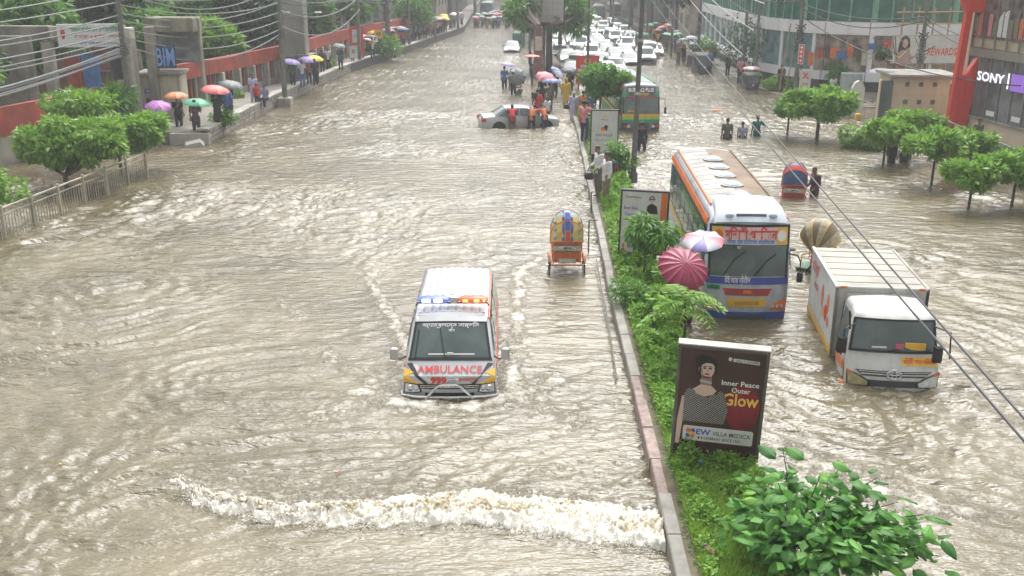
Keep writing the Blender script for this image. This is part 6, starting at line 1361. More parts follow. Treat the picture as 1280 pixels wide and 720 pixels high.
gbox('net_panel', mat('grey_net', (.22, .24, .24), .8, var=.35, vscale=2), (-20.2, 53.9, 4.25), (2.3, .05, 1.7), K0)
BT = thing('blue_sign', 'blue letter sign hanging above the cream guard booth', 'sign', (-20.35, 52.2, 3.85), radians(12))
gbox('backing', mat('dark_blue_board', (.03, .06, .13), .5), (0, 0, 0), (1.05, .08, 1.2), BT, .02)
b = MB(); lettering(b, 'BIM', lambda a, c: Vector((a, -.06, c)), 1.35, .01, .92); b.build('lettering', mat('sky_blue_ink', (.20, .42, .85), .5), BT, fix=False)
BO = thing('guard_booth', 'cream guard booth with a dark doorway beside the red gate post', 'booth', (-21.0, 53.0, .2), radians(8)); BO.scale = (.9, 1, 1)
gbox('wall', m_creamwall, (.1, 0, 1.25), (2.3, 1.8, 2.9), BO); gbox('roof_slab', m_oldwall, (.1, -.1, 2.78), (2.7, 2.2, .16), BO); gbox('doorway', m_darkrec, (-.55, -.91, .75), (.45, .06, 1.5), BO); gbox('door_frame', m_pillar, (-.98, -.9, 1.2), (.14, .14, 2.7), BO); gbox('red_post', m_brickred, (-1.45, -.85, 1.35), (.42, .3, 3.1), BO); gbox('corner_post', m_pillar, (1.22, -.9, 1.25), (.12, .12, 2.9), BO)
gbox('sign_plate', m_blueink, (-.50, -.93, 1.88), (.62, .04, .24), BO, .01); b = MB(); lettering(b, 'পার্কিং', lambda a, c: Vector((-.5 + a, -.955, 1.88 + c)), .2, .01, .46); b.build('sign_lettering', m_whiteink, BO, fix=False)
wall_seg('red_band', wallL, m_brickred, 55.2, 56.6, 2.0, 3.05, .3); wall_seg('lower_wall', wallL, m_oldwall, 55.2, 56.6, -.5, 2.0, .2)
# pale kerb stones piled at the water's edge
for i, (x, y, s_, a) in enumerate(((-17.4, 47.0, 1.0, .3), (-18.1, 47.6, .8, -.4), (-18.9, 47.9, .6, .8))):
    b = MB(); b.box((0, 0, 0), (s_, s_ * .6, .25), tap=.7); o = b.build('concrete_slab', m_concL); o.location = (x, y, .12 + .03 * i); o.rotation_euler = (.25, .2 * (i - 1), a); tag(o, ['broken pale slab tilted at the water edge by the walkway end', 'middle broken slab beside the walkway end', 'small broken slab nearest the guard booth'][i], 'slab')
# buildings behind the wall
def block(name, label, c, d, m_, wins=None, m_win=None, cat='building', par_kind=None, cornice=True, balcony=False, rz=0):
    t = thing(name, label, cat, (c[0], c[1], 0), rz)
    b = MB(); b.box((0, 0, d[2] / 2 - .6), (d[0], d[1], d[2] + 1.2)); b.build('wall', m_, t)
    if cornice: b = MB(); b.bbox((0, 0, d[2] + .15), (d[0] + .3, d[1] + .3, .3), .05); b.build('roof', m_conc, t)
    if wins:
        nx, ny, nz, ww, wh_, z0, dz = wins
        for side in ('S', 'E', 'W'):
            n = nx if side == 'S' else ny
            L_ = d[0] if side == 'S' else d[1]
            if side == 'W' and c[0] < 0: continue
            if side == 'E' and c[0] > 0: continue
            for i in range(n):
                u = -L_ / 2 + (i + .5) * L_ / n
                for k in range(nz):
                    z = z0 + k * dz
                    if side == 'S': cc = (u, -d[1] / 2 - .01, z); dd = (ww, .12, wh_); pp = (u, -d[1] / 2 - .06, z); pd = (ww - .14, .06, wh_ - .14)
                    else:
                        sx = 1 if side == 'E' else -1; cc = (sx * (d[0] / 2 + .01), u, z); dd = (.12, ww, wh_); pp = (sx * (d[0] / 2 + .06), u, z); pd = (.06, ww - .14, wh_ - .14)
                    b = MB(); b.box(cc, dd); w = b.build('window', m_conc, t); b = MB(); b.box(pp, pd); b.build('pane', m_win or m_glass, w)
            for k in range(nz):
                z = z0 + k * dz - wh_ / 2 - .45
                if side == 'S': b = MB(); b.box((0, -d[1] / 2 - .12, z), (d[0] + .1, .3, .12)); b.build('ledge', m_conc, t)
                elif balcony: 
                    sx = 1 if side == 'E' else -1; b = MB(); b.box((sx * (d[0] / 2 + .5), 0, z), (1.0, d[1] * .9, .14)); bl = b.build('balcony', m_conc, t); b = MB(); b.box((sx * (d[0] / 2 + .96), 0, z + .5), (.06, d[1] * .9, .9)); b.build('parapet', m_, bl)
    return t
m_brickb = mat('brick_building', (.27, .12, .075), .85, var=.25, vscale=1, dirt=.4); m_greyb = mat('grey_building', (.30, .30, .28), .8, var=.2, vscale=.4, dirt=.5); m_beigeb = mat('beige_building', (.42, .37, .30), .8, var=.15, vscale=.4, dirt=.5); m_paleb = mat('pale_building', (.50, .50, .48), .8, var=.12, vscale=.4, dirt=.4)
block('brick_building', 'red brick building behind the trees above the guard booth', (-36, 76, 0), (16, 14, 12), m_brickb, (5, 4, 3, 1.5, 1.4, 2.6, 3.2))
block('brick_building', 'second red brick building farther along behind the boundary wall', (-29, 92, 0), (14, 18, 12), m_brickb, (4, 6, 3, 1.5, 1.4, 2.6, 3.2))
t = thing('concrete_tower', 'plain grey concrete slab tower beside the utility pole in the wall line', 'tower', (-18.1, 71.0, 0))
b = MB(); b.bbox((0, 0, 5), (1.5, 1.2, 11), .04); b.build('shaft', m_greyb, t); b = MB(); b.bbox((-.0, 0, 2.4), (2.2, 2.0, .2), .04); b.build('plinth', m_conc, t)
# ------------------------------------------------------------------ railing in the water at lower left
m_rail = mat('cream_rail_paint', (.42, .38, .30), .6, var=.2, dirt=.6)
rl = thing('railing', 'cream metal railing with vertical bars standing in the flood below the left trees', 'railing', (0, 0, 0))
A, Bp = Vector((-17.7, 26.5, 0)), Vector((-16.75, 39.6, 0)); n = 8
for i in range(n + 1):
    p = A.lerp(Bp, i / n); b = MB(); b.bbox((p.x, p.y, .25), (.09, .09, 1.75), .01); b.build('post', m_rail, rl)
    if i < n:
        q = A.lerp(Bp, (i + 1) / n)
        for z, r_ in ((1.02, .035), (.80, .022), (-.02, .022)): b = MB(); b.tube([(p.x, p.y, z), (q.x, q.y, z)], r_, 6); b.build('rail', m_rail, rl)
        for k in range(1, 10):
            c = p.lerp(q, k / 10); b = MB(); b.tube([(c.x, c.y, -.3), (c.x, c.y, .80)], .016, 4); b.build('bar', m_rail, rl)
# ------------------------------------------------------------------ trees of the left side
rg = np.random.default_rng(23)
tree('street_tree', 'wide bright leafy tree spreading over the cream railing', (-18.6, 36.4, -.5), 2.2, clumps_round(rg, (.0, .8, 2.45), (2.9, 2.1, .95), 46, .48, .65), 11000, .25, lf_lime, rg, .10, asp=.5)
tree('street_tree', 'pale lime leafed tree behind the wide tree by the gate', (-19.9, 41.5, -.5), 3.2, clumps_round(rg, (-.4, 0, 3.2), (1.7, 1.3, .6), 14, .55, .6), 3000, .28, lf_lime, rg, .08)
tree('street_tree', 'dark leaved small tree at the right end of the wide one', (-18.1, 40.2, -.5), 2.6, clumps_round(rg, (.7, .3, 2.2), (1.5, 1.6, 1.0), 20, .42, .6), 4200, .28, lf_bright, rg, .07)
tree('street_tree', 'leafy tree cut by the left edge of the picture', (-19.3, 30.8, -.5), 2.2, clumps_round(rg, (.3, 0, 1.9), (1.45, 1.5, .95), 16, .6), 4500, .22, lf_bright, rg, .09)
tree('street_tree', 'small tree with banana like leaves behind the utility pole', (-22.6, 48.6, -.5), 2.9, clumps_round(rg, (.6, 0, 2.6), (.8, .8, .8), 8, .5), 500, .6, lf_mid, rg, .07, asp=.3)
tree('tree', 'tall dark tree at the top left corner', (-31.5, 47, -.5), 8, clumps_round(rg, (1, 0, 5.2), (3.8, 3, 3.2), 26, 1.3), 8500, .34, lf_dark, rg, .3)
tree('tree', 'light green tree in front of the gate wing at the left edge', (-26.6, 44.5, -.5), 5, clumps_round(rg, (-.5, 0, 3.9), (2.0, 1.6, 1.5), 16, .75), 4000, .30, lf_bright, rg, .14)
TR = []
spec = [(-27.5, 62, 9.5, lf_dark), (-33, 56, 11, lf_dark), (-28.5, 54, 8.5, lf_mid), (-26.2, 68, 9, lf_mid), (-24.6, 60, 6.4, lf_mid), (-24.5, 71, 10, lf_dark), (-22.6, 66.0, 5.6, lf_bright), (-23.5, 80, 10.5, lf_dark), (-21.8, 77, 7, lf_dark), (-22.5, 92, 9.5, lf_dark), (-20.9, 87, 6.4, lf_mid), (-22, 104, 11, lf_dark), (-19.6, 99, 7.5, lf_mid), (-19, 116, 12, lf_dark), (-17.6, 128, 10, lf_mid), (-19, 142, 13, lf_dark), (-19, 160, 13, lf_dark), (-18, 180, 14, lf_dark)]
wordsT = ['behind the guard booth', 'behind the gate wing', 'rising over the gate beam', 'between the blue sign and the slab tower', 'rising over the blue letter sign', 'behind the grey slab tower', 'leaning over the boundary wall beyond the booth', 'behind the street lamp on the left', 'just left of the street lamp', 'behind the red sign board on the left walkway', 'over the wall by the red sign board', 'behind the tented stall', 'beside the tented stall', 'beyond the tented stall', 'over the left crowd', 'beyond the left crowd', 'near the far left end of the street', 'at the far left end of the street']
for i, ((x, y, h, lm), wd_) in enumerate(zip(spec, wordsT)):
    n = int(3400 * (1 if y < 100 else .6)); big = .40 + .003 * y
    tree('tree', ('dark' if lm is lf_dark else 'light green') + ' leafy tree ' + wd_, (x, y, .3), h, clumps_round(rg, (0, 0, h * .62), (h * .30, h * .30, h * .30), 16, h * .13), n, big, lm, rg, .16 + h * .01, group='trees behind the left wall')
def shrub(x, y, z, w, h, lm, label, n=700, size=.16, group=None): return tree('shrub', label, (x, y, z), h, clumps_round(rg, (0, 0, h * .5), (w, w, h * .4), 8, h * .3), n, size, lm, rg, .02, cat='shrub', group=group)
shrub(-16.9, 50.4, .42, .6, 1.1, lf_mid, 'bush between the green umbrella and the coral umbrella', 700, .2)
for i, y in enumerate((56.0, 58.6, 61.0)): shrub(wl(y) + .9, y, .42, .7, .7, lf_lime, ['low lime bush nearest the booth at the foot of the wall', 'middle low lime bush at the foot of the wall', 'low lime bush nearest the utility pole at the wall foot'][i], 600, .18)
shrub(-17.9, 80, .42, .6, 1.0, lf_lime, 'lime bush at the foot of the wall by the red sign board', 400, .25)
tree('shrub', 'green hedge bush beside the tented stall at the water', (-15.9, 93.5, .2), 2, clumps_round(rg, (0, 0, 1.1), (1.6, 2.2, .8), 14, .7), 2200, .4, lf_mid, rg, .05, cat='shrub')
tree('tree', 'round pale green tree over the left crowd', (-15.3, 112, .4), 5, clumps_round(rg, (0, 0, 3.4), (2.0, 2, 1.6), 16, 1.0), 2200, .5, lf_mid, rg, .12)
# ------------------------------------------------------------------ poles
m_cpole = mat('concrete_pole', (.16, .17, .145), .85, var=.3, vscale=1, bump=.3, dirt=.5)
POLES = [('utility_pole', 'thick mossy utility pole carrying bundled cables beside the signboard', -21.35, 49.4, 10, .17), ('utility_pole', 'tall dark utility pole at the brick edge of the left walkway', -16.75, 61.9, 10, .17), ('utility_pole', 'utility pole by the red sign board on the left', -16.5, 86, 10, .15),
         ('utility_pole', 'pale thick utility pole beside the tented stall', -15.6, 96, 8.0, .28), ('utility_pole', 'thin utility pole right of the tented stall', -14.7, 104, 10, .15), ('utility_pole', 'utility pole over the left crowd', -13.6, 118, 11, .16), ('utility_pole', 'farthest utility pole on the left walkway', -12.4, 134, 12, .18)]
PT = {}
for k, (nm, lb, x, y, h, r_) in enumerate(POLES):
    t = thing(nm, lb, 'pole', (x, y, -.4), 0, 'utility poles along the left walkway'); b = MB(); b.tube([(0, 0, 0), (0, 0, h)], [r_, r_ * .72], 12); b.build('post', m_cpole, t, smooth=True)
    for z_, w_ in ((h - .6, 1.6), (h - 1.5, 1.3)):
        b = MB(); b.bbox((0, -.16, z_), (w_, .08, .09), .01); ca = b.build('cross_arm', m_steel, t)
        for u in (-.42, 0, .42): b = MB(); b.lathe([(.05, 0), (.06, .05), (.03, .09), (.055, .14), (.02, .18)], 8, (u * w_, -.16, z_ + .04)); b.build('insulator', m_white, ca, smooth=True)
    if k in (0, 1, 3):
        b = MB(); 
        for q in range(5): b.tube([(r_ * 1.3 * cos(a) + .06 * sin(3 * a + q), -.1 + r_ * 1.3 * sin(a), 4.6 - k * .0 + .12 * q + .05 * sin(2 * a)) for a in np.linspace(0, 2 * pi, 14, endpoint=False)], .02, 4, closed=True)
        o = b.build('cable_coil', m_black, t); o['kind'] = 'stuff'
    PT[k] = (x, y, h - .4)
b = MB(); b.bbox((-16.75, 61.9, .0), (.85, .85, 1.1), .05); tag(b.build('pole_plinth', m_masonry), 'square masonry plinth in the water under the dark utility pole', 'plinth')
t = thing('street_lamp', 'white steel street lamp with twin arms on the left walkway', 'lamp', (-17.3, 70.0, .4)); b = MB(); b.tube([(0, 0, 0), (0, 0, 4.9)], .08, 10); b.build('post', m_alu, t)
for sg in (-1, 1): b = MB(); b.tube([(0, 0, 4.8), (sg * .9, 0, 4.95)], .04, 6); a_ = b.build('arm', m_alu, t); b = MB(); b.bbox((sg * 1.1, 0, 4.98), (.5, .2, .12), .05); b.build('lantern', m_whiteink, a_)
# drooping cables
m_cable = mat('black_cable', (.03, .03, .032), .6); m_cableg = mat('sunbleached_cable', (.30, .31, .31), .6)
def wire(a, c, sag, r_, m_, label, group=None, name='overhead_cable', n=14):
    a, c = Vector(a), Vector(c); b = MB(); b.tube([a.lerp(c, u) - Vector((0, 0, sag * 4 * u * (1 - u))) for u in np.linspace(0, 1, n)], r_, 5); o = b.build(name, m_, None, smooth=True); return tag(o, label, 'cable', group)
P0, P1 = Vector((-21.35, 49.3, 0)), Vector((-16.75, 61.8, 0))
end = Vector((-27.5, 33.0, 0)); rr = random.Random(3)
ORD = ['topmost', 'second from top', 'third from top', 'fourth from top', 'fifth from top', 'sixth from top', 'seventh from top', 'eighth from top', 'ninth from top', 'tenth from top', 'eleventh from top', 'twelfth from top', 'lowest']
GW = 'cables drooping from the near utility pole to the left edge'
for i in range(13):
    z0 = [8.6, 7.6, 6.9, 6.3, 5.9, 5.5, 5.2, 4.9, 4.75, 4.65, 4.55, 4.45, 4.35][i]; z1 = [7.2, 6.4, 5.8, 5.4, 5.0, 4.5, 4.1, 3.8, 3.0, 2.75, 2.6, 2.4, 2.2][i]
    wire((P0.x, P0.y, z0 - .2), (end.x + rr.uniform(-.3, .3), end.y, z1), .25 + rr.uniform(0, .35), .035 if i < 8 else .045, m_cableg, ORD[i] + ' grey cable running left from the mossy utility pole', GW)
GX = 'cables sagging between the two near left poles'
for i in range(12):
    z0 = 8.9 - i * .38; z1 = 9.0 - i * .42 + rr.uniform(-.3, .3)
    wire((P0.x, P0.y, z0), (P1.x, P1.y, max(z1, 4.4)), .35 + rr.uniform(0, .9), .03, m_cableg, ORD[i] + ' grey cable sagging between the mossy and the dark pole', GX)
GY = 'cables fanning from the dark pole along the left walkway'
for i in range(9): wire((P1.x, P1.y, 8.6 - i * .45), (-16.5 + rr.uniform(-.3, .3), 85.9, 9.0 - i * .5), .5 + rr.uniform(0, .8), .03, m_cable if i % 2 else m_cableg, ORD[i] + ' cable between the dark pole and the red sign board pole', GY)
for i in range(7): wire((-16.5, 86, 8.6 - i * .5), (-14.7, 104, 9.0 - i * .5), .5 + rr.uniform(0, .9), .035, m_cable, ORD[i] + ' cable beyond the red sign board pole', 'cables beyond the red sign board')
for i in range(5): wire((-15.6, 96, 6.4 - i * .3), (-22.5, 82, 6 + i * .6), .8, .035, m_cableg, ORD[i] + ' loose cable hanging from the pale thick pole', 'loose cables at the tented stall')
# ------------------------------------------------------------------ signs and stalls on the left walkway
t, f, fn = board('red_sign_board', 'red sign board with a white panel at the foot of the left wall', (-17.0, 87.5, .42), radians(14), 1.2, 2.6, .5, .12, m_red, m_red, legs=(-.5, .5), cat='sign'); shape(f, 'white_panel', m_panelw, fn, [(-.36, 1.2), (.36, 1.2), (.36, 2.3), (-.36, 2.3)], 1)
txt(f, 'ঔষধ', fn, 0, 1.75, .3, m_greyb, .01, .5, 3)
t, f, fn = board('white_sign_board', 'small white sign board leaning below the red one', (-16.8, 84.8, .42), radians(14), .75, 1.1, .55, .06, m_panelw, m_greyb, legs=(0,), cat='sign'); shape(f, 'photo_print', m_greyb, fn, blob(0, .6, .15, .2), 1)
t, f, fn = board('warning_sign', 'yellow square warning sign in front of the tented stall', (-15.95, 92.8, .42), radians(14), .8, .8, 1.7, .06, m_yellow, m_orange, legs=(0,), cat='sign'); shape(f, 'symbol', m_ink, fn, blob(0, .4, .22, .18, 8), 1); shape(f, 'symbol_bar', m_yellow, fn, [(-.05, .3), (.05, .3), (.05, .52), (-.05, .52)], 2)
t = thing('tented_stall', 'small stall with a pink and white striped canopy', 'stall', (-17.6, 93.0, .42), radians(-12))
m_tent = [mat('tent_pink', (.62, .22, .24), .7), mat('tent_white', (.62, .60, .58), .7)]
for k in range(5): b = MB(); b.grid(lambda u, v: Vector((u, v, 2.3 - .32 * (u + 1.5) * .8)), [-1.4, 0, 1.8], [-1.2 + k * .48, -.72 + k * .48]); b.build('canopy_strip', m_tent[k % 2], t, fix=False)
for x in (-1.3, 1.6):
    for y_ in (-1.1, 1.1): b = MB(); b.tube([(x, y_, 0), (x, y_, 2.3 - .256 * (x + 1.5))], .03, 5); b.build('pole', m_steel, t)
b = MB(); b.bbox((.2, 0, .8), (1.8, .8, .08), .01); b.build('table', m_rk_cream, t)
# ------------------------------------------------------------------ people on the left walkway
ZL = .60
with_umbrella('umbrella', (-19.3, 47.5, .1), 60, 'grey', 'dark', 'person in grey under the mottled purple umbrella', UM['purple'], 'mottled purple umbrella in front of the cream booth', r=.66, tilt=(18, 8), scale=1.05)
with_umbrella('umbrella', (-19.0, 49.6, .25), 40, 'dark', 'dark', 'person behind the purple umbrella in front of the booth', UM['orange'], 'flat brownish orange umbrella behind the purple one', r=.60, tilt=(5, 0), scale=1.1)
with_umbrella('umbrella', (-17.6, 48.2, .2), 200, 'plum', 'dark', 'barefoot person in a plum shirt under the green umbrella', UM['green'], 'translucent green umbrella above the broken slabs', r=.72, tilt=(4, 4), scale=1.12, hgt=.5)
with_umbrella('umbrella_dress', (-17.1, 50.0, .6), 30, 'dark', 'dark', 'person in a long dark dress under the coral umbrella', UM['coral'], 'coral red umbrella over two walking people', r=.74, tilt=(8, 6), scale=1.1, hgt=.66)
person('walk', (-16.75, 50.6, .6), 190, 'blue', 'navy', 'person in a blue shirt and jeans beside the coral umbrella', 1.1)
with_umbrella('umbrella', (-17.3, 52.6, .6), 200, 'dark', 'dark', 'person in black behind the coral umbrella', UM['grey'], 'dark grey umbrella behind the coral one', r=.7, tilt=(8, 12), scale=1.05, hgt=.6)
person('stand', (-17.55, 58.0, .5), 10, 'lilac', 'lilac', 'person in pale blue standing in front of the wall pillars', 1.12)
person('sit', (-17.0, 58.3, .38), -10, 'check', 'navy', 'person in a checked shirt sitting on the walkway capping', 1.1)
person('stand', (-17.3, 57.7, .5), 30, 'red', 'dark', 'child in red between the pale blue and the checked figure', .8)
sp_ = [(-17.4, 66.6, 'umbrella', 'green', 'dark', 'violet', 'small violet umbrella just right of the utility pole', 'person in dark green right of the utility pole'),
       (-16.95, 67.4, 'umbrella', 'white', 'blue', None, '', 'person in a white shirt in the group under the yellow umbrella'),
       (-16.7, 68.3, 'umbrella', 'orange', 'navy', 'violet', 'slate violet umbrella under the yellow one', 'person in orange in the group under the yellow umbrella'),
       (-16.45, 69.4, 'umbrella', 'blue', 'dark', 'yellow', 'bright yellow umbrella on the left walkway', 'person holding the bright yellow umbrella'),
       (-16.15, 67.8, 'stand', 'dark', 'dark', None, '', 'person in black on the capping right of the yellow umbrella'),
       (-17.0, 71.5, 'stand', 'red', 'dark', None, '', 'person in red behind the yellow umbrella')]
for x, y, ps, sh, lo, um, ul, pl in sp_:
    if um: with_umbrella(ps, (x, y, ZL), 20, sh, lo, pl, UM[um], ul, r=.62, tilt=(10, 8), scale=1.05, hgt=.6)
    else: person('stand' if ps != 'walk' else ps, (x, y, ZL), 20, sh, lo, pl, 1.06)
with_umbrella('umbrella', (-16.6, 78.5, ZL), 10, 'teal', 'navy', 'person in teal walking alone under a grey umbrella', UM['grey'], 'grey umbrella of the lone walker before the red sign board', r=.6, tilt=(10, 8))
person('stand', (-17.7, 79.0, ZL), 10, 'white', 'dark', 'person with a white shirt against the wall left of the lone walker', 1.0)
person('stand', (-17.5, 76.0, ZL), 40, 'dark', 'dark', 'person in black standing at the wall pillars', 1.05)
with_umbrella('umbrella', (-15.9, 89.0, ZL), 10, 'white', 'navy', 'person in white under a dark umbrella by the hedge bush', UM['black'], 'dark umbrella beside the hedge bush', r=.65)
# crowd farther along the left walkway and at the far end: small figures sharing one body each
rr = random.Random(12); cols = ['white', 'grey', 'red', 'blue', 'navy', 'dark', 'green', 'pink', 'yellow', 'khaki', 'lilac', 'orange', 'teal', 'check']
def lod(pose):
    b = MB(); me = BODY[pose]
    out = []
    for m0 in me:
        o = bpy.data.objects.new('x', m0); COL.objects.link(o); d = o.modifiers.new('d', 'DECIMATE'); d.ratio = .10
        dg = bpy.context.evaluated_depsgraph_get(); q = bpy.data.meshes.new_from_object(o.evaluated_get(dg)); bpy.data.objects.remove(o); out.append(q)
    BODY[pose + '_far'] = tuple(out)
for p_ in ('stand', 'umbrella', 'walk', 'dress'): lod(p_)
ucol = ['violet', 'pale', 'green', 'yellow', 'coral', 'black', 'grey', 'blue', 'pink', 'black', 'grey']
def crowd(pts, place, group, up=.5):
    for x, y, z in pts:
        s_, l_ = rr.choice(cols), rr.choice(['dark', 'navy', 'khaki', 'grey', 'dark']); u = rr.random() < up; f_ = rr.choice([10, 180, 170, 30])
        person('umbrella_far' if u else rr.choice(['stand_far', 'walk_far', 'dress_far']), (x, y, z), f_, s_, l_, 'distant person in %s and %s %s%s' % (s_, l_, place, ', under an umbrella' if u else ''), rr.uniform(.95, 1.1), group)
        if u:
            c_ = rr.choice(ucol); dx, dy = R2(-.12, -.33, radians(f_)); umbrella((x + dx, y + dy, z + 1.3), rr.uniform(.55, .68), UM[c_], 'small distant %s umbrella %s' % (c_, place), n=8, tilt=(rr.uniform(-12, 12), rr.uniform(-12, 12)), hgt=.65, group='umbrellas ' + place)
crowd([(edge_x(y) - rr.uniform(.4, 2.2), y, ZL) for y in [rr.uniform(97, 142) for _ in range(44)]], 'on the far left walkway', 'people on the far left walkway', .6)
crowd([(rr.uniform(-11.5, -2.5), rr.uniform(146, 172), -.35) for _ in range(62)], 'at the far end of the street', 'crowd at the far end of the left carriageway', .4)
# ------------------------------------------------------------------ RIGHT SIDE of the street
m_mall = mat('white_cladding', (.84, .84, .85), .5, var=.06, vscale=.6, dirt=.25); m_mallg = mat('green_curtain_glass', (.02, .13, .09), .12, var=.5, vscale=1.5, spec=.8); m_mallt = mat('teal_curtain_glass', (.12, .24, .25), .12, var=.5, vscale=1.2, spec=.8); m_mullion = mat('pale_green_mullion', (.16, .38, .28), .4)
m_shop = mat('shop_window', (.30, .25, .19), .15, var=.8, vscale=1.6, spec=.8)
# curved corner building: footprint polyline seen from the street
FP = [(16.6, 112), (16.2, 96), (16.1, 84), (16.5, 78), (17.5, 74.5), (19.4, 72), (22, 70.6), (27, 69.4), (33, 68.2), (38, 67.2)]
mall = thing('curved_building', 'white curved commercial building with bands of green glass at the right', 'building', (0, 0, 0))
def along(pts, step):
    out = []; 
    for (ax, ay), (bx, by) in zip(pts[:-1], pts[1:]):
        L_ = math.hypot(bx - ax, by - ay); n = max(1, round(L_ / step))
        for i in range(n): out.append(((ax + (bx - ax) * i / n, ay + (by - ay) * i / n), (ax + (bx - ax) * (i + 1) / n, ay + (by - ay) * (i + 1) / n)))
    return out
def fseg(name, m_, a, c, z0, z1, out, th, par=mall, g=0.):
    """upright slab between plan points a,c; pushed outwards (towards the street) by out"""
    d = Vector((c[0] - a[0], c[1] - a[1], 0)); L_ = d.length; d.normalize(); nrm = Vector((d.y, -d.x, 0))
    nrm = -nrm if nrm.dot(Vector((-1, -1, 0))) < 0 else nrm
    A_ = Vector((a[0], a[1], 0)) + d * g + nrm * out; C_ = Vector((c[0], c[1], 0)) - d * g + nrm * out; i_ = -nrm * th
    b = MB(); v = [A_ + Vector((0, 0, z0)), C_ + Vector((0, 0, z0)), C_ + Vector((0, 0, z1)), A_ + Vector((0, 0, z1))]; v += [p + i_ for p in v]
    b.add(v, [(0, 1, 2, 3), (7, 6, 5, 4), (0, 4, 5, 1), (1, 5, 6, 2), (2, 6, 7, 3), (3, 7, 4, 0)]); return b.build(name, m_, par)
for (a, c) in zip(FP[:-1], FP[1:]):
    fseg('wall', m_mall, a, c, -.6, 12.0, -.12, .4)
    fseg('plinth_band', m_mall, a, c, .75, 1.35, .30, .42); fseg('floor_band', m_mall, a, c, 3.9, 4.75, .25, .40); fseg('floor_band', m_mall, a, c, 7.4, 8.4, .25, .40)
    fseg('dark_base', m_darkrec, a, c, -.55, .75, .0, .14)
i = 0
for a, c in along(FP, 1.25):
    low = m_mallt if a[1] > 73 else m_shop
    w = fseg('window', low, a, c, 1.38, 3.87, .02, .12, g=.05); w = fseg('window', m_mallg, a, c, 4.78, 7.37, .02, .12, g=.04)
    if i % 3 == 0: fseg('column', m_mall, a, (a[0] + (c[0] - a[0]) * .25, a[1] + (c[1] - a[1]) * .25), 1.35, 3.9, .14, .3)
    fseg('mullion', m_mullion, a, (a[0] + (c[0] - a[0]) * (.30 if i % 4 == 0 else .07), a[1] + (c[1] - a[1]) * (.30 if i % 4 == 0 else .07)), 4.75, 7.4, .08, .1)
    i += 1
# shop display colours behind the corner windows
rr = random.Random(8)
for k in range(34):
    mm = rr.choice([m_orange, m_redink, m_rk_cream, CL['brown'], CL['blue'], m_rk_cream]); u = k / 34; x = 18.2 + u * 15; y = float(np.interp(x, [p[0] for p in FP[4:]], [p[1] for p in FP[4:]])) - .1
    b = MB(); b.box((x, y - .28, 2.0 + rr.uniform(0, 1.3)), (rr.uniform(.3, .8), .05, rr.uniform(.3, .9)), rz=-.2); b.build('window_display', mm, mall)
# rewards billboard in front of a scaffold
t, f, fn = board('rewards_billboard', 'wide white billboard with a long haired woman and red lettering by the scaffold', (23.3, 63.2, 0), radians(8), 4.6, 1.75, 2.65, .15, m_panelw, m_greyb, legs=(-2.0, 0, 2.0), fr=.04)
b = MB(); b.box((0, 0, 3.5), (4.7, .5, .3)); 
shape(f, 'hair', m_pblack, fn, [(-1.95, .5), (-1.9, 1.2), (-1.75, 1.6), (-1.5, 1.72), (-1.25, 1.55), (-1.15, 1.1), (-1.2, .6)], 1); shape(f, 'face', m_pskin, fn, blob(-1.5, 1.25, .17, .27), 2); shape(f, 'blouse', mat('print_rose', (.42, .28, .26), .5), fn, [(-2.1, .05), (-2.0, .65), (-1.65, .85), (-1.35, .85), (-1.05, .6), (-.95, .05)], 2)
txt(f, 'REWARDS', fn, .95, .72, .62, m_redink, .02, 1.9, 3); shape(f, 'logo_tile', m_redink, fn, [(-.55, .5), (-.30, .5), (-.30, .95), (-.55, .95)], 2); shape(f, 'logo_cut', m_panelw, fn, [(-.5, .6), (-.35, .85), (-.42, .6)], 3)
sc = thing('bamboo_scaffold', 'yellowish bamboo scaffold above the rewards billboard', 'scaffold', (23.6, 63.9, -.7)); m_bam = mat('bamboo', (.36, .26, .12), .7, var=.25)
for k in range(5): b = MB(); b.tube([(-1.8 + k * .95, 0, 0), (-1.8 + k * .95 + .05, 0, 6.7)], .05, 6); b.build('upright', m_bam, sc)
for z in (4.6, 5.7, 6.4): b = MB(); b.tube([(-2.2, -.08, z), (2.4, -.08, z + .05)], .045, 6); b.build('ledger', m_bam, sc)
b = MB(); b.tube([(-1.6, -.12, 4.6), (2.2, -.12, 2.0)], .05, 6); b.build('brace', m_bam, sc)
# beige guard block
gb = thing('beige_guard_building', 'beige concrete block with six small square windows behind the round trees', 'building', (19.85, 54.6, -.5), radians(-3)); gb.scale = (.84, 1, .84); m_beige = mat('beige_panels', (.62, .53, .39), .75, var=.08, vscale=.8, dirt=.25)
for i in range(4):
    for j in range(3):
        b = MB(); b.bbox((-1.05 + i * .86, .0, .5 + .55 + j * 1.12), (.85, .5, 1.11), .008); p_ = b.build('wall_panel', m_beige, gb)
        if i < 3 and j < 3: b = MB(); b.bbox((-.72 + i * .86, -.26, 1.15 + j * 1.12), (.28, .05, .30), .01); w = b.build('window', m_conc, gb); b = MB(); b.box((-.72 + i * .86, -.29, 1.15 + j * 1.12), (.22, .03, .24)); b.build('pane', m_glass, w)
b = MB(); b.bbox((.2, 1.3, 2.1), (3.7, 2.2, 3.3), .03); b.build('wall', m_beige, gb); b = MB(); b.bbox((.2, .9, 3.95), (4.3, 3.2, .2), .04); b.build('roof', m_conc, gb)
b = MB(); b.bbox((-1.95, -.1, 2.0), (.8, .2, 3.2), .02); d_ = b.build('glass_door', m_glass, gb); b = MB(); b.bbox((-1.52, -.14, 2.0), (.08, .3, 3.3), .01); b.build('door_frame', m_beige, d_); b = MB(); b.bbox((-2.38, -.14, 2.0), (.08, .3, 3.3), .01); b.build('door_frame', m_beige, d_)
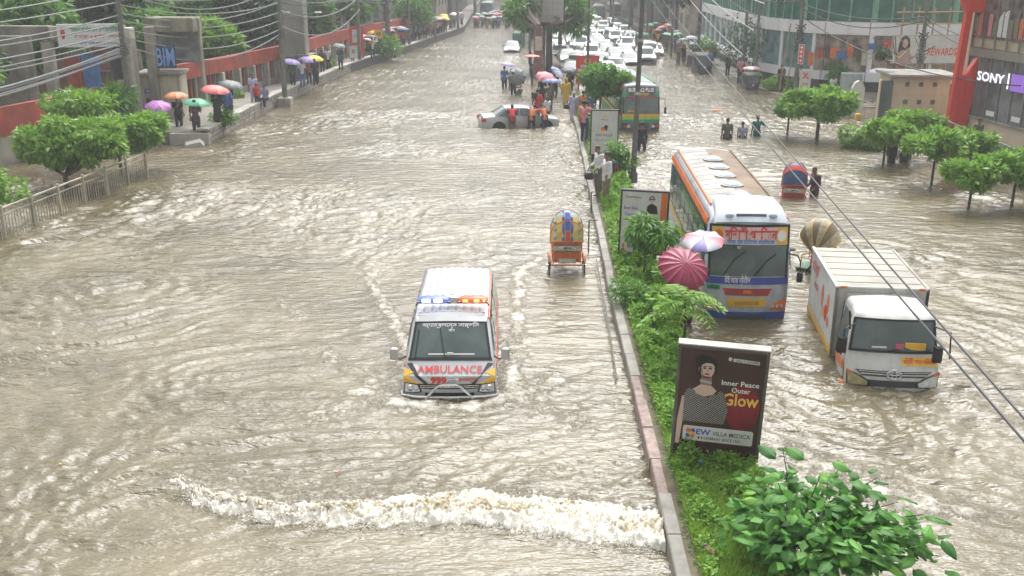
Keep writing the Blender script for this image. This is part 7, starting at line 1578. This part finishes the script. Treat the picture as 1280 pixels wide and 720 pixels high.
b = MB(); b.bbox((-1.35, -.32, .75), (.15, .14, .2), .03); b.build('wall_lamp', m_dark, gb)
t = thing('roof_clutter', 'tangle of dark poles and pot plants on the roof of the beige block', 'clutter', (19.0, 55.6, 3.55))
for k in range(12): b = MB(); x = rr.uniform(-1.8, 1.8); b.tube([(x, rr.uniform(-.8, .8), 0), (x + rr.uniform(-.9, .9), rr.uniform(-.8, .8), rr.uniform(.5, 1.3))], .03, 4); b.build('pole', m_dark if k % 3 else m_bam, t)
shrub(18.3, 56.2, 3.5, .5, .8, lf_dark, 'dark pot plant on the roof of the beige block below the billboard', 500, .2)
# red pylon
t = thing('red_pylon', 'tall bright red leaning pylon sign beside the glass showroom', 'sign', (20.9, 51.9, -.5)); m_pyr = mat('pylon_red', (.68, .045, .02), .4, var=.08, dirt=.1)
def slab(poly, y0, y1, m_, nm): b = MB(); b.prism(poly, lambda a, c, d: Vector((a, d, c)), y0, y1); return b.build(nm, m_, t)
slab([(-.35, 0), (-.02, 0), (.22, 7.3), (-.08, 7.3)], -.2, .2, m_pyr, 'blade'); slab([(.02, 0), (.52, 0), (.98, 5.0), (.62, 4.3), (.22, 3.6)], -.32, .12, m_pyr, 'blade'); slab([(-.5, 7.6), (-.1, 6.7), (1.0, 6.7), (1.1, 8.4), (-1.1, 9.0)], -.3, .3, m_pyr, 'head')
# glass showroom
sh = thing('glass_showroom', 'glass fronted electronics showroom with white lettering at the right edge', 'building', (0, 0, 0))
m_show = mat('showroom_glass', (.13, .15, .165), .08, var=.5, vscale=.9, spec=.8); m_show2 = mat('upper_showroom_glass', (.16, .14, .13), .1, var=.9, vscale=1.6, spec=.7)
SA, SB = (21.6, 52.6), (21.9, 41.5)
S1 = [(21.5, 52.4), (22.3, 47.5), (23.0, 42.5)]
for a, c in zip(S1[:-1], S1[1:]):
    fseg('base_wall', m_beige, a, c, -.6, 1.0, .0, .5, sh); fseg('sill', m_conc, a, c, 1.0, 1.12, .12, .6, sh); fseg('ceiling_band', m_alu, a, c, 4.05, 4.45, .05, .5, sh); fseg('fascia', mat('cream_fascia', (.48, .42, .30), .6), a, c, 4.5, 4.95, -.1, .3, sh); fseg('top_band', m_mall, a, c, 7.3, 8.4, .08, .6, sh)
k = 0
for a, c in along(S1, 1.1):
    fseg('window', m_show, a, c, 1.13, 4.04, -.02, .1, sh, g=.03); fseg('window', m_show2, a, c, 4.96, 7.28, -.02, .1, sh, g=.03); fseg('mullion', m_alu, a, (a[0] + (c[0] - a[0]) * .05, a[1] + (c[1] - a[1]) * .05), 1.12, 7.3, .04, .08, sh); k += 1
fseg('side_wall', m_beige, (21.5, 52.4), (26, 53.5), -.6, 8.4, 0, .4, sh)
d_ = Vector((S1[1][0] - S1[0][0], S1[1][1] - S1[0][1], 0)).normalized()
def onglass(s_, z, out=.05): return Vector((S1[0][0], S1[0][1], 0)) + d_ * s_ + Vector((d_.y, -d_.x, 0)) * (out if Vector((d_.y, -d_.x, 0)).x < 0 else -out) + Vector((0, 0, z))
m_litw = mat('lit_white_letter', (.9, .9, 1), .3, emit=(.9, .9, 1), estr=.5); m_litv = mat('lit_violet_panel', (.30, .14, .62), .3, emit=(.38, .2, .85), estr=.2)
b = MB(); lettering(b, 'SONY', lambda a, c: onglass(2.25 + a, 3.15 + c, .10), .62, .03, 2.3); b.build('lit_lettering', m_litw, sh, fix=False)
b = MB(); b.add([onglass(3.65, 2.75, .1), onglass(3.78, 2.75, .1), onglass(3.78, 3.5, .1), onglass(3.65, 3.5, .1)], [(0, 1, 2, 3)]); b.build('lit_bar', m_litw, sh, fix=False)
b = MB(); b.add([onglass(3.9, 2.7, .08), onglass(5.5, 2.7, .08), onglass(5.5, 3.5, .08), onglass(3.9, 3.5, .08)], [(0, 1, 2, 3)]); b.build('violet_panel', m_litv, sh, fix=False)
for s_ in (2.2, 4.3): b = MB(); b.add([onglass(s_, 1.3, .04), onglass(s_ + .7, 1.3, .04), onglass(s_ + .7, 1.55, .04), onglass(s_, 1.55, .04)], [(0, 1, 2, 3)]); b.build('white_notice', m_whiteink, sh, fix=False)
b = MB(); v = [onglass(5.6, .15, .06), onglass(6.9, .15, .06), onglass(6.9, .75, .06), onglass(5.6, .75, .06)]; b.add(v, [(0, 1, 2, 3)]); b.build('black_plate', m_ink, sh, fix=False)
b = MB(); lettering(b, 'SONY', lambda a, c: onglass(6.25 + a, .45 + c, .09), .2, .02, .7); b.build('plate_lettering', m_litw, sh, fix=False)
for k in range(15):      # clothes and shelves on the upper floor
    mm = rr.choice([CL['red'], CL['pink'], CL['blue'], CL['white'], CL['brown'], CL['orange'], CL['khaki']]); s_ = .5 + k * .42
    b = MB(); b.add([onglass(s_, 5.1, .05), onglass(s_ + .34, 5.1, .05), onglass(s_ + .34, 5.1 + rr.uniform(.6, 1.5), .05), onglass(s_, 5.1 + rr.uniform(.6, 1.5), .05)], [(0, 1, 2, 3)]); b.build('displayed_garment', mm, sh, fix=False)
# fence and hedge on the right walkway
strip('walkway_right', [30, 45, 53, 60], lambda y: interp(y, [(30, 18.6), (45, 18.4), (60, 18.6)]), lambda y: interp(y, [(30, 27), (45, 23.6), (60, 22)]), -.6, -.05, m_walk)
strip('walkway_right_far', [62.5, 66, 70, 76, 84, 96, 112, 140, 200, 420], lambda y: interp(y, [(62.5, 19.2), (66, 17.0), (70, 15.3), (76, 14.9), (84, 14.6), (112, 14.2), (140, 13), (420, 6)]), lambda y: interp(y, [(62.5, 40), (66, 38), (70, 30), (76, 24), (84, 17.5), (420, 12)]), -.6, .05, m_walk)
fe = thing('fence', 'low dark metal fence along the right walkway behind the round trees', 'fence', (0, 0, 0)); m_fence = mat('grey_green_fence', (.12, .16, .14), .6, var=.2)
A, Bp = Vector((19.4, 48.6, 0)), Vector((18.9, 31, 0)); n = 9
for i in range(n + 1):
    p = A.lerp(Bp, i / n); b = MB(); b.bbox((p.x, p.y, .55), (.09, .09, 1.5), .01); b.build('post', m_fence, fe)
    if i < n:
        q = A.lerp(Bp, (i + 1) / n)
        for z in (1.2, .3): b = MB(); b.tube([(p.x, p.y, z), (q.x, q.y, z)], .03, 5); b.build('rail', m_fence, fe)
        for k in range(1, 9): c = p.lerp(q, k / 9); b = MB(); b.tube([(c.x, c.y, -.1), (c.x, c.y, 1.2)], .014, 4); b.build('bar', m_fence, fe)
rg = np.random.default_rng(31)
def rtree(x, y, h, R, n, lm, label, size=.26, tr=.05): return tree('roadside_tree', label, (x, y, -.55), h, clumps_round(rg, (0, 0, h), (R[0] * 1.12, R[1] * 1.12, R[2] * 1.35), 24, max(.26, R[0] * .23), .7), n, size, lm, rg, tr, group='row of round trees in the right carriageway', asp=.5, bark=m_trunkdark, fork=.72)
rtree(13.6, 50.3, 2.45, (2.0, 1.5, .55), 6500, lf_bright, 'largest round tree, farthest left of the row in front of the beige block', .28, .09)
rtree(12.4, 51.6, 2.15, (.8, .8, .5), 1800, lf_mid, 'small tree touching the left side of the largest round tree', .24)
rtree(14.7, 43.3, 2.15, (1.05, 1.0, .42), 2800, lf_bright, 'slim round tree right of the largest, on a thin trunk')
rtree(16.4, 44.8, 2.3, (1.3, 1.2, .4), 3000, lf_lime, 'pale green tree behind the slim round trees')
rtree(15.35, 39.3, 2.3, (1.25, 1.0, .45), 3000, lf_bright, 'round tree on a thin leaning trunk in front of the purple figure')
rtree(17.3, 40.6, 2.1, (1.2, 1.0, .35), 2400, lf_lime, 'flat crowned tree behind the fence below the black plate')
rtree(15.15, 35.1, 1.95, (.95, .8, .42), 2600, lf_bright, 'nearest thin trunked round tree with a deep notch')
rtree(16.9, 35.6, 2.1, (1.3, .9, .42), 2800, lf_bright, 'spreading tree right of the nearest thin trunk')
rtree(17.4, 32.6, 2.0, (1.3, 1.3, .55), 3400, lf_bright, 'leafy tree cut by the right edge of the picture', .25)
shrub(14.9, 48.0, -.4, 1.3, 1.6, lf_bright, 'bright bushy mass linking the largest round tree and the slim ones', 2200, .24)
shrub(19.6, 43.5, -.1, 1.5, 1.1, lf_mid, 'hedge inside the fence below the showroom', 1500, .2); shrub(19.6, 38.5, -.1, 1.5, 1.1, lf_dark, 'darker hedge inside the fence at the right edge', 1500, .2)
with_umbrella('umbrella', (18.9, 37.6, .0), 20, 'grey', 'dark', 'person under a blue umbrella at the right edge', UM['blue'], 'blue umbrella at the right edge above the hedge', r=.6)
person('stand', (19.6, 45.6, 0), 20, 'olive', 'dark', 'person walking behind the fence below the showroom', 1.05)
# ------------------------------------------------------------------ poles, signs, people in front of the curved building
for (x, y, h, r_, lb, coil) in ((16.9, 69.2, 9, .17, 'thick cable wrapped utility pole before the curved building', 1), (14.9, 78.0, 9, .13, 'utility pole by the curved corner with a vine', 0), (15.0, 74.0, 8, .12, 'pale utility pole beside the vine pole', 0), (12.6, 86.5, 8, .13, 'utility pole left of the curved building', 1), (11.8, 99, 9, .14, 'utility pole beyond the traffic queue', 0), (22.0, 60.5, 6.9, .14, 'utility pole in front of the rewards billboard', 1), (15.9, 70.0, 5, .06, 'thin leaning bamboo pole at the curved corner', 0), (16.3, 69.6, 4.6, .05, 'second thin bamboo pole at the curved corner', 0)):
    t = thing('utility_pole', lb, 'pole', (x, y, -.3), 0, 'poles along the right side'); ln = .5 if r_ < .08 else 0; b = MB(); b.tube([(0, 0, 0), (ln, 0, h)], [r_, r_ * .75], 10); b.build('post', m_cpole if r_ > .1 else m_bam, t, smooth=True)
    if r_ > .1: b = MB(); b.bbox((0, -.15, h - .8), (1.4, .08, .09), .01); b.build('cross_arm', m_steel, t)
    if coil:
        b = MB(); q_ = random.Random(int(x))
        for q in range(9): z_ = 3.3 + q * .2; b.tube([((r_ * 1.4 + .07 * sin(q)) * cos(a) + .05 * sin(3 * a + q), (r_ * 1.4 + .05) * sin(a), z_ + .10 * sin(2 * a + q)) for a in np.linspace(0, 2 * pi, 12, endpoint=False)], .03, 4, closed=True)
        o = b.build('cable_coil', m_black, t); o['kind'] = 'stuff'
t, f, fn = board('white_sign_board', 'narrow white sign with a red cross mark by the thick pole', (16.85, 66.6, 0), radians(-6), .72, 1.55, .35, .08, m_panelw, m_panelw, legs=(0,), cat='sign', fr=.03); txt(f, 'X', fn, 0, 1.2, .55, m_redink, .04, .42, 3); txt(f, 'কম', fn, 0, .62, .3, m_redink, .02, .4, 3)
t, f, fn = board('red_white_sign', 'small vertical red and white checked sign tied to the thick pole', (17.0, 68.9, 0), radians(-6), .36, 1.3, 2.1, .06, m_redink, m_whiteink, legs=(), cat='sign', fr=.03)
for k in range(4): shape(f, 'diamond', m_whiteink, fn, blob(0, .22 + k * .29, .10, .12, 4), 1)
t = thing('switch_cabinet', 'grey green metal electrical cabinet on the walkway', 'cabinet', (20.3, 68.0, -.1), radians(-10)); b = MB(); b.bbox((0, 0, .85), (1.35, .7, 1.7), .04); b.build('body', mat('cabinet_grey', (.36, .42, .42), .5, dirt=.3), t)
for sx in (-.33, .33): b = MB(); b.bbox((sx, -.36, .85), (.62, .03, 1.5), .01); d2 = b.build('door', mat('cabinet_grey2', (.40, .46, .46), .5, dirt=.3), t); b = MB(); b.bbox((sx * .3, -.39, .9), (.03, .03, .2), .005); b.build('handle', m_dark, d2)
for (x, y, w_, h_, lb, lm, sz) in ((20.0, 71.0, 1.0, 1.5, 'round bush on the terrace behind the switch cabinet', lf_mid, .25), (15.9, 71.2, .8, 1.1, 'light bush at the pale corner columns', lf_bright, .22), (17.3, 70.2, .9, 1.2, 'bush along the curved plinth right of the person in black', lf_mid, .22), (14.9, 75.2, .8, 1.3, 'yellow green bush behind the dark rickshaw', lf_lime, .22), (13.6, 92, 1.4, 2.6, 'round bush tree by the far pole', lf_mid, .4), (15.2, 79.0, .7, 5.5, 'dark vine climbing the corner utility pole', lf_dark, .3)):
    shrub(x, y, .0 if y != 71.0 else .6, w_, h_, lm, lb, 1200, sz)
# closed shelter tent between bushes and cabinet
GP2 = 'people on the right walkway by the curved building'
person('stand', (16.1, 70.2, .05), 10, 'dark', 'dark', 'person in black standing at the curved corner', 1.1, GP2)
person('stand', (17.2, 69.3, .05), 20, 'lilac', 'dark', 'person in a pale top standing right of the one in black', 1.1, GP2)
person('sit', (19.3, 68.6, .05), 20, 'white', 'khaki', 'person in white crouching beside the switch cabinet', 1.05, GP2)
person('stand', (14.2, 75.4, .0), 20, 'pink', 'navy', 'person in a pale pink shirt beside the corner pole', 1.15, GP2)
person('walk', (13.0, 82.6, .0), 20, 'blue', 'navy', 'person in light blue left of the corner pole', 1.1, GP2)
for (x, y, ps, sh_, um, lb) in ((14.1, 80.2, 'stand', 'green', 'pink', 'person in green with a pink cap by the corner'), (13.4, 84.6, 'stand', 'dark', None, 'person in dark clothes beyond the light blue one'), (12.6, 90.5, 'stand', 'navy', None, 'person in navy near the far pole'), (22.6, 64.6, 'stand', 'dark', None, 'person in black below the rewards billboard'), (23.3, 64.4, 'stand', 'khaki', None, 'person in khaki below the rewards billboard')): person(ps, (x, y, .05), 20, sh_, 'dark', lb, 1.05, GP2)
umbrella((21.6, 66.2, 1.5), .8, UM['pale'], 'white umbrella beside the utility pole below the billboard', hgt=.6)
t = thing('auto_rickshaw', 'dark auto rickshaw with a pink umbrella over it near the curved corner', 'rickshaw', (14.5, 71.6, -.35), 0); t.scale = (.85,) * 3
def auto_rick(t, paint):
    s = Shell([(.1, .25, .35), (.0, .5, .45), (.05, .95, .55), (.30, 1.55, .58), (.5, 1.72, .56), (1.0, 1.78, .58), (2.2, 1.72, .60), (2.4, 1.5, .62), (2.45, .3, .62)], .08, .1, .06)
    b = MB(); s.body(b); b.build('body', paint, t, smooth=40); b = MB(); s.patch(b, 2.08, 2.92, -.42, .42, .01, .02, 0, 5, 2); b.build('windscreen', m_glass, t, smooth=True)
    b = MB(); s.patch(b, 4.1, 5.9, -.5, .5, .008, .01, 0, 5, 3); b.build('roof', m_black, t, smooth=True)
    for sg in (-1, 1): b = MB(); s.sidepoly(b, [(.9, .75), (2.0, .75), (2.0, 1.5), (.8, 1.5)], sg); b.build('opening', m_black, t); wheel(t, sg * .5, 2.0, .22, .12)
    b = MB(); b.ell((0, .02, .8), (.09, .06, .09)); b.build('headlamp', m_lamp, t, smooth=True); wheel(t, .02, .25, .22, .12)
auto_rick(t, m_dark); umbrella((14.2, 71.3, 1.2), .65, [UM['pink'], UM['pale']], 'pink and white umbrella over the dark auto rickshaw', hgt=.5, depth=.25)
for (x, y, c_, lb) in ((-3.6, 110.5, 'green', 'green auto rickshaw behind the white car on the left carriageway'), (9.9, 108.5, 'green', 'green auto rickshaw at the right edge of the traffic queue'), (12.6, 82.2, 'dark', 'dark green auto rickshaw standing left of the corner pole')):
    t = thing('auto_rickshaw', lb, 'rickshaw', (x, y, -.35), 0); auto_rick(t, m_rk_green if c_ == 'green' else m_dark); t.scale = (1.15,) * 3
# plastic chair-like drum, yellow box, white kiosk near beige block
t = thing('white_kiosk', 'white arched kiosk with red marks left of the beige block', 'kiosk', (17.9, 58.5, -.5)); b = MB(); b.prism([(-.35, 0), (.35, 0), (.35, 2.2), (.2, 2.5), (0, 2.6), (-.2, 2.5), (-.35, 2.2)], lambda a, c, d: Vector((a, d, c)), -.15, .15); b.build('panel', m_panelw, t); b = MB(); b.box((-.75, .1, 1.0), (.9, .5, 1.0)); b.build('counter', m_whiteink, t); b = MB(); b.box((-.75, -.17, 1.0), (.6, .03, .3)); b.build('red_mark', m_redink, t)
b = MB(); b.bbox((17.6, 57.0, .1), (.3, .3, .6), .03); tag(b.build('yellow_bin', m_yellow), 'small yellow bin in the water by the white kiosk', 'bin')
# kite like bird wreck on the cable: a floating scrap
b = MB(); b.bbox((10.2, 60.5, .05), (.5, .4, .1), .03); tag(b.build('floating_debris', m_rk_or), 'orange scrap of debris floating in the right carriageway', 'debris')
for i, (x, y, mm, lb) in enumerate(((-3.6, 14.9, m_rk_or, 'orange leaf scrap floating behind the breaking wave'), (-1.9, 13.05, m_whiteink, 'white plastic scrap floating in front of the breaking wave'), (-8.5, 15.0, m_yellow, 'yellow scrap floating at lower left'), (.95, 64.5, m_black, 'dark object floating before the white cars'), (.2, 24.2, m_dark, 'dark scrap floating behind the ambulance near the rickshaw'))):
    b = MB(); s_ = .06 if y < 30 else .3; b.bbox((0, 0, 0), (s_, s_ * .6, .03), .008); o = b.build('floating_scrap', mm); o.location = (x, y, .05); o.rotation_euler = (.1, .1, i); tag(o, lb, 'debris')
# ------------------------------------------------------------------ cables over the right carriageway
m_lightcable = mat('pale_cable', (.5, .5, .5), .5)
GR = 'pair of long cables crossing above the box truck'
for dx in (0, .55): wire((4.88, 9, 3.69 if dx == 0 else 3.90), (8.46 if dx == 0 else 9.43, 90, 6.05), .22, .016, m_dark, ('left' if dx == 0 else 'right') + ' one of the two thin cables crossing above the box truck', GR, n=30)
GR2 = 'cables strung across the front of the curved building'
for i, (a, c, s_) in enumerate((((12.6, 86.5, 7.2), (16.9, 69.2, 6.2), .6), ((16.9, 69.2, 6.0), (22.0, 60.5, 5.6), .5), ((16.9, 69.2, 5.7), (22.0, 60.5, 5.4), .8), ((22.0, 60.5, 5.5), (24.5, 40, 3.9), .6), ((22.0, 60.5, 5.2), (24.5, 40, 3.3), .8), ((16.9, 69.2, 5.2), (21.8, 47.0, 3.1), .9), ((14.9, 78, 6.5), (16.9, 69.2, 6.3), .4), ((12.0, 99, 7.0), (14.9, 78, 6.3), .5))): wire(a, c, s_, .035, m_cable, 'black cable on the right side ' + ['from the far pole to the thick pole', 'from the thick pole to the billboard pole', 'just below the one to the billboard pole', 'from the billboard pole to the right edge', 'sagging lower towards the right edge', 'from the thick pole to the showroom', 'from the corner pole to the thick pole', 'farthest along the queue'][i], GR2)
GR3 = 'fan of cables over the far right carriageway'
for k in range(6): wire((9.5 + k * .4, 92, 8.6 + k * .2), (13.4 + k * .1, 72 - k, 1.6 + k * .9), .5, .03, m_lightcable if k % 2 else m_cable, ORD[k] + ' slanting cable above the far right carriageway', GR3)
# ------------------------------------------------------------------ the traffic queue
rr = random.Random(6)
paints = dict(white=mat('wet_white_car_paint', (.36, .37, .38), .3, coat=.5, dirt=.2), silver=m_silver, grey=mat('grey_car_paint', (.16, .165, .17), .35, coat=.5), pearl=mat('pearl_car_paint', (.36, .36, .35), .3, coat=.5), beige=mat('beige_car_paint', (.45, .38, .32), .35, coat=.4), pale=mat('pale_blue_car_paint', (.27, .32, .37), .35, coat=.4))
protos = {}
def q_car(kind, paint, x, y, rz, label, group='cars queued in the right carriageway'):
    if kind not in protos: protos[kind] = make_car({'sedan': 'saloon_car', 'wagon': 'estate_car', 'suv': 'tall_car'}[kind], label, (x, y, -.35), rz, m_white, kind, group=group); o = protos[kind]
    else: o = dup(protos[kind], (x, y, -.35), rz, label)
    for c in o.children:
        if c.type == 'MESH' and len(c.material_slots) and c.material_slots[0].material == m_white or c.name.startswith(('body', 'mirror')): c.material_slots[0].link = 'OBJECT'; c.material_slots[0].material = paints[paint]
    return o
q_car('sedan', 'white', -4.05, 103.2, 0, 'white saloon car driving alone on the left carriageway', 'cars on the left carriageway')
rows = [(80.5, 1.9, 'sedan', 'white', 'front left white car of the queue'), (83.5, 5.6, 'wagon', 'white', 'white estate car at the front right of the queue'), (80.0, 4.6, 'sedan', 'silver', 'silver car behind the red sign board'),
        (86.6, 2.1, 'wagon', 'white', 'second white car in the left file'), (88.6, 4.4, 'sedan', 'pearl', 'pearl car behind the front middle one'), (89.8, 7.3, 'sedan', 'grey', 'dark grey car in the right file'), (90.6, 8.7, 'suv', 'pale', 'pale blue tall car at the right of the queue'),
        (92.6, 1.7, 'sedan', 'pearl', 'third car in the left file'), (93.8, 3.8, 'suv', 'white', 'white tall car in the third row'), (95, 6.3, 'sedan', 'white', 'white car in the third row near the grey one'), (97.0, 9.6, 'suv', 'beige', 'beige tall car on the right flank')]
for y, x, k, p, lb in rows: q_car(k, p, x, y, radians(rr.uniform(-7, 7)), lb)
k_ = 0
for row in range(11):
    y = 99.5 + row * 5.6
    for c in range(5):
        if rr.random() < .10: continue
        x = -.1 - row * .12 + c * 2.35 + rr.uniform(-.3, .3) + .9; kd = rr.choice(['sedan', 'wagon', 'suv', 'sedan']); p = rr.choice(['white', 'pearl', 'silver', 'silver', 'pale', 'grey', 'beige', 'white'])
        q_car(kd, p, x, y + rr.uniform(-1, 1), radians(rr.uniform(-8, 8)), '%s %s in row %s of the queue, %s file from the left' % (p, {'sedan': 'saloon', 'wagon': 'estate car', 'suv': 'tall car'}[kd], ['four', 'five', 'six', 'seven', 'eight', 'nine', 'ten', 'eleven', 'twelve', 'thirteen', 'fourteen'][row], ['first', 'second', 'third', 'fourth', 'fifth'][c])); k_ += 1
def plain_front(t, s, ws):
    b = MB(); s.patch(b, 2.2, 2.9, -.9, .9, .012, .02, 0, 6, 1); b.build('front_band', m_dark, t)
    for sg in (-1, 1): b = MB(); s.patch(b, 1.7, 2.1, sg * .7 - .15, sg * .7 + .15, .02, .02, 0, 2, 1); b.build('headlight', m_lamp, t)
def plain_roof(t, s, L_): b = MB(); s.patch(b, 7.03, 7.97, -.86, .86, .006, .01, 0, 6, 4); b.build('roof_sheet', m_wetroof, t)
m_busp = mat('bus_dusky_purple', (.20, .13, .20), .5, dirt=.3); m_bust = mat('bus_teal', (.10, .26, .28), .5, dirt=.3)
for i, (x, y, bd, lb) in enumerate(((-4.4, 150, m_busp, 'dusky purple bus facing us at the far end of the left carriageway'), (7.6, 163, m_busp, 'purple bus behind the queued cars'), (2.6, 168, m_bust, 'teal bus behind the left files of queued cars'), (-7.5, 190, m_busp, 'double height coach lost in the haze at the street end'), (10.8, 172, m_buswhite, 'white bus at the right end of the far queue'), (-11.5, 178, m_bust, 'teal bus beyond the far wading crowd'))):
    make_bus('city_bus', lb, (x, y, -.4), 0, 9, dict(body=bd, stripe=m_buswhite, low=bd, nwin=6, front=plain_front, roof=plain_roof))
crowd([(rr.uniform(11.4, 14.2), rr.uniform(86, 128), .0) for _ in range(30)], 'beyond the curved building', 'people at the right edge beyond the curved building', .35)
crowd([(rr.uniform(-2.5, .6), rr.uniform(106, 140), .25) for _ in range(10)], 'on the far median', 'people on the far median', .5)
# ------------------------------------------------------------------ far street walls
far = [(-33, 125, 18, 22, 14, m_greyb, 'grey block behind the far left trees'), (-30, 155, 14, 24, 20, m_paleb, 'pale block at the far left of the street'), (-28, 190, 14, 26, 24, m_beigeb, 'beige block lost in haze at the left street end'), (-26, 235, 16, 34, 26, m_greyb, 'grey tower at the vanishing left side'),
       (21, 128, 10, 22, 15, m_beigeb, 'beige block just beyond the curved building'), (20.5, 156, 12, 26, 18, m_greyb, 'grey block with balconies on the far right'), (18, 190, 12, 28, 22, m_paleb, 'pale block on the far right of the street'), (14, 235, 14, 34, 26, m_beigeb, 'beige tower at the vanishing right side'), (-9, 300, 34, 20, 24, m_greyb, 'hazy grey block closing the end of the street')]
for x, y, w_, l_, h_, mm, lb in far: block('far_building', lb, (x, y, 0), (w_, l_, h_), mm, (max(3, w_ // 4), max(3, l_ // 5), 4 if y < 200 else 3, 1.8, 1.5, 2.4, 3.1), balcony=(h_ in (18, 20)))
rg = np.random.default_rng(77)
for i, (x, y, h, lb) in enumerate(((14.5, 118, 9, 'hazy tree on the right beyond the curved building'), (13.2, 134, 10, 'second hazy tree on the right side'), (12, 152, 11, 'third hazy tree on the right side'), (10, 172, 12, 'hazy tree behind the queue on the right'), (-2.4, 122, 6.5, 'median tree beyond the electronic board'), (-3.4, 140, 7, 'second median tree beyond the electronic board'), (-4.6, 160, 8, 'third median tree in the haze'), (-16, 172, 13, 'hazy tree above the far left crowd'), (-15, 200, 14, 'hazy tree at the left street end'), (-3, 210, 12, 'hazy tree in the middle of the street end'), (6, 215, 13, 'hazy tree right of the middle of the street end'), (2.2, 93.5, 5.6, 'median tree just right of the electronic board'))):
    if 'just right' in lb: x, y = .9, 101
    tree('tree', lb, (x, y, .2), h, clumps_round(rg, (0, 0, h * .66), (h * .27, h * .27, h * .26), 13, h * .13), 1600, .30 + .003 * y, lf_mid if i % 3 else lf_dark, rg, .2, group='far street trees')
for i, (x, y) in enumerate(((10.6, 112), (9.8, 128), (8.8, 145), (-2.2, 104), (-3.6, 128), (-11.4, 150), (7, 170))):
    t = thing('far_pole', 'thin distant utility pole ' + ['right of the queue middle', 'right of the queue end', 'at the far right', 'on the median beyond the board', 'on the far median', 'above the far left crowd', 'behind the purple bus'][i], 'pole', (x, y, 0)); b = MB(); b.tube([(0, 0, 0), (0, 0, 13)], .13, 6); b.build('post', m_cpole, t); b = MB(); b.box((0, 0, 11.5), (1.6, .1, .1)); b.build('cross_arm', m_cpole, t)
# ------------------------------------------------------------------ humid monsoon air: everything stands inside this box
hz = MB(); hz.box((0, 255, 14.2), (150, 640, 31.6))
mh = bpy.data.materials.new('haze_air'); mh.use_nodes = True; nt = mh.node_tree; nt.nodes.clear()
ou = nt.nodes.new('ShaderNodeOutputMaterial'); pv = nt.nodes.new('ShaderNodeVolumePrincipled')
pv.inputs['Color'].default_value = (.93, .94, .95, 1); pv.inputs['Density'].default_value = .0014; pv.inputs['Anisotropy'].default_value = 0
nt.links.new(pv.outputs[0], ou.inputs['Volume'])
tag(hz.build('haze', mh), 'pale rain haze filling the street', kind='stuff')
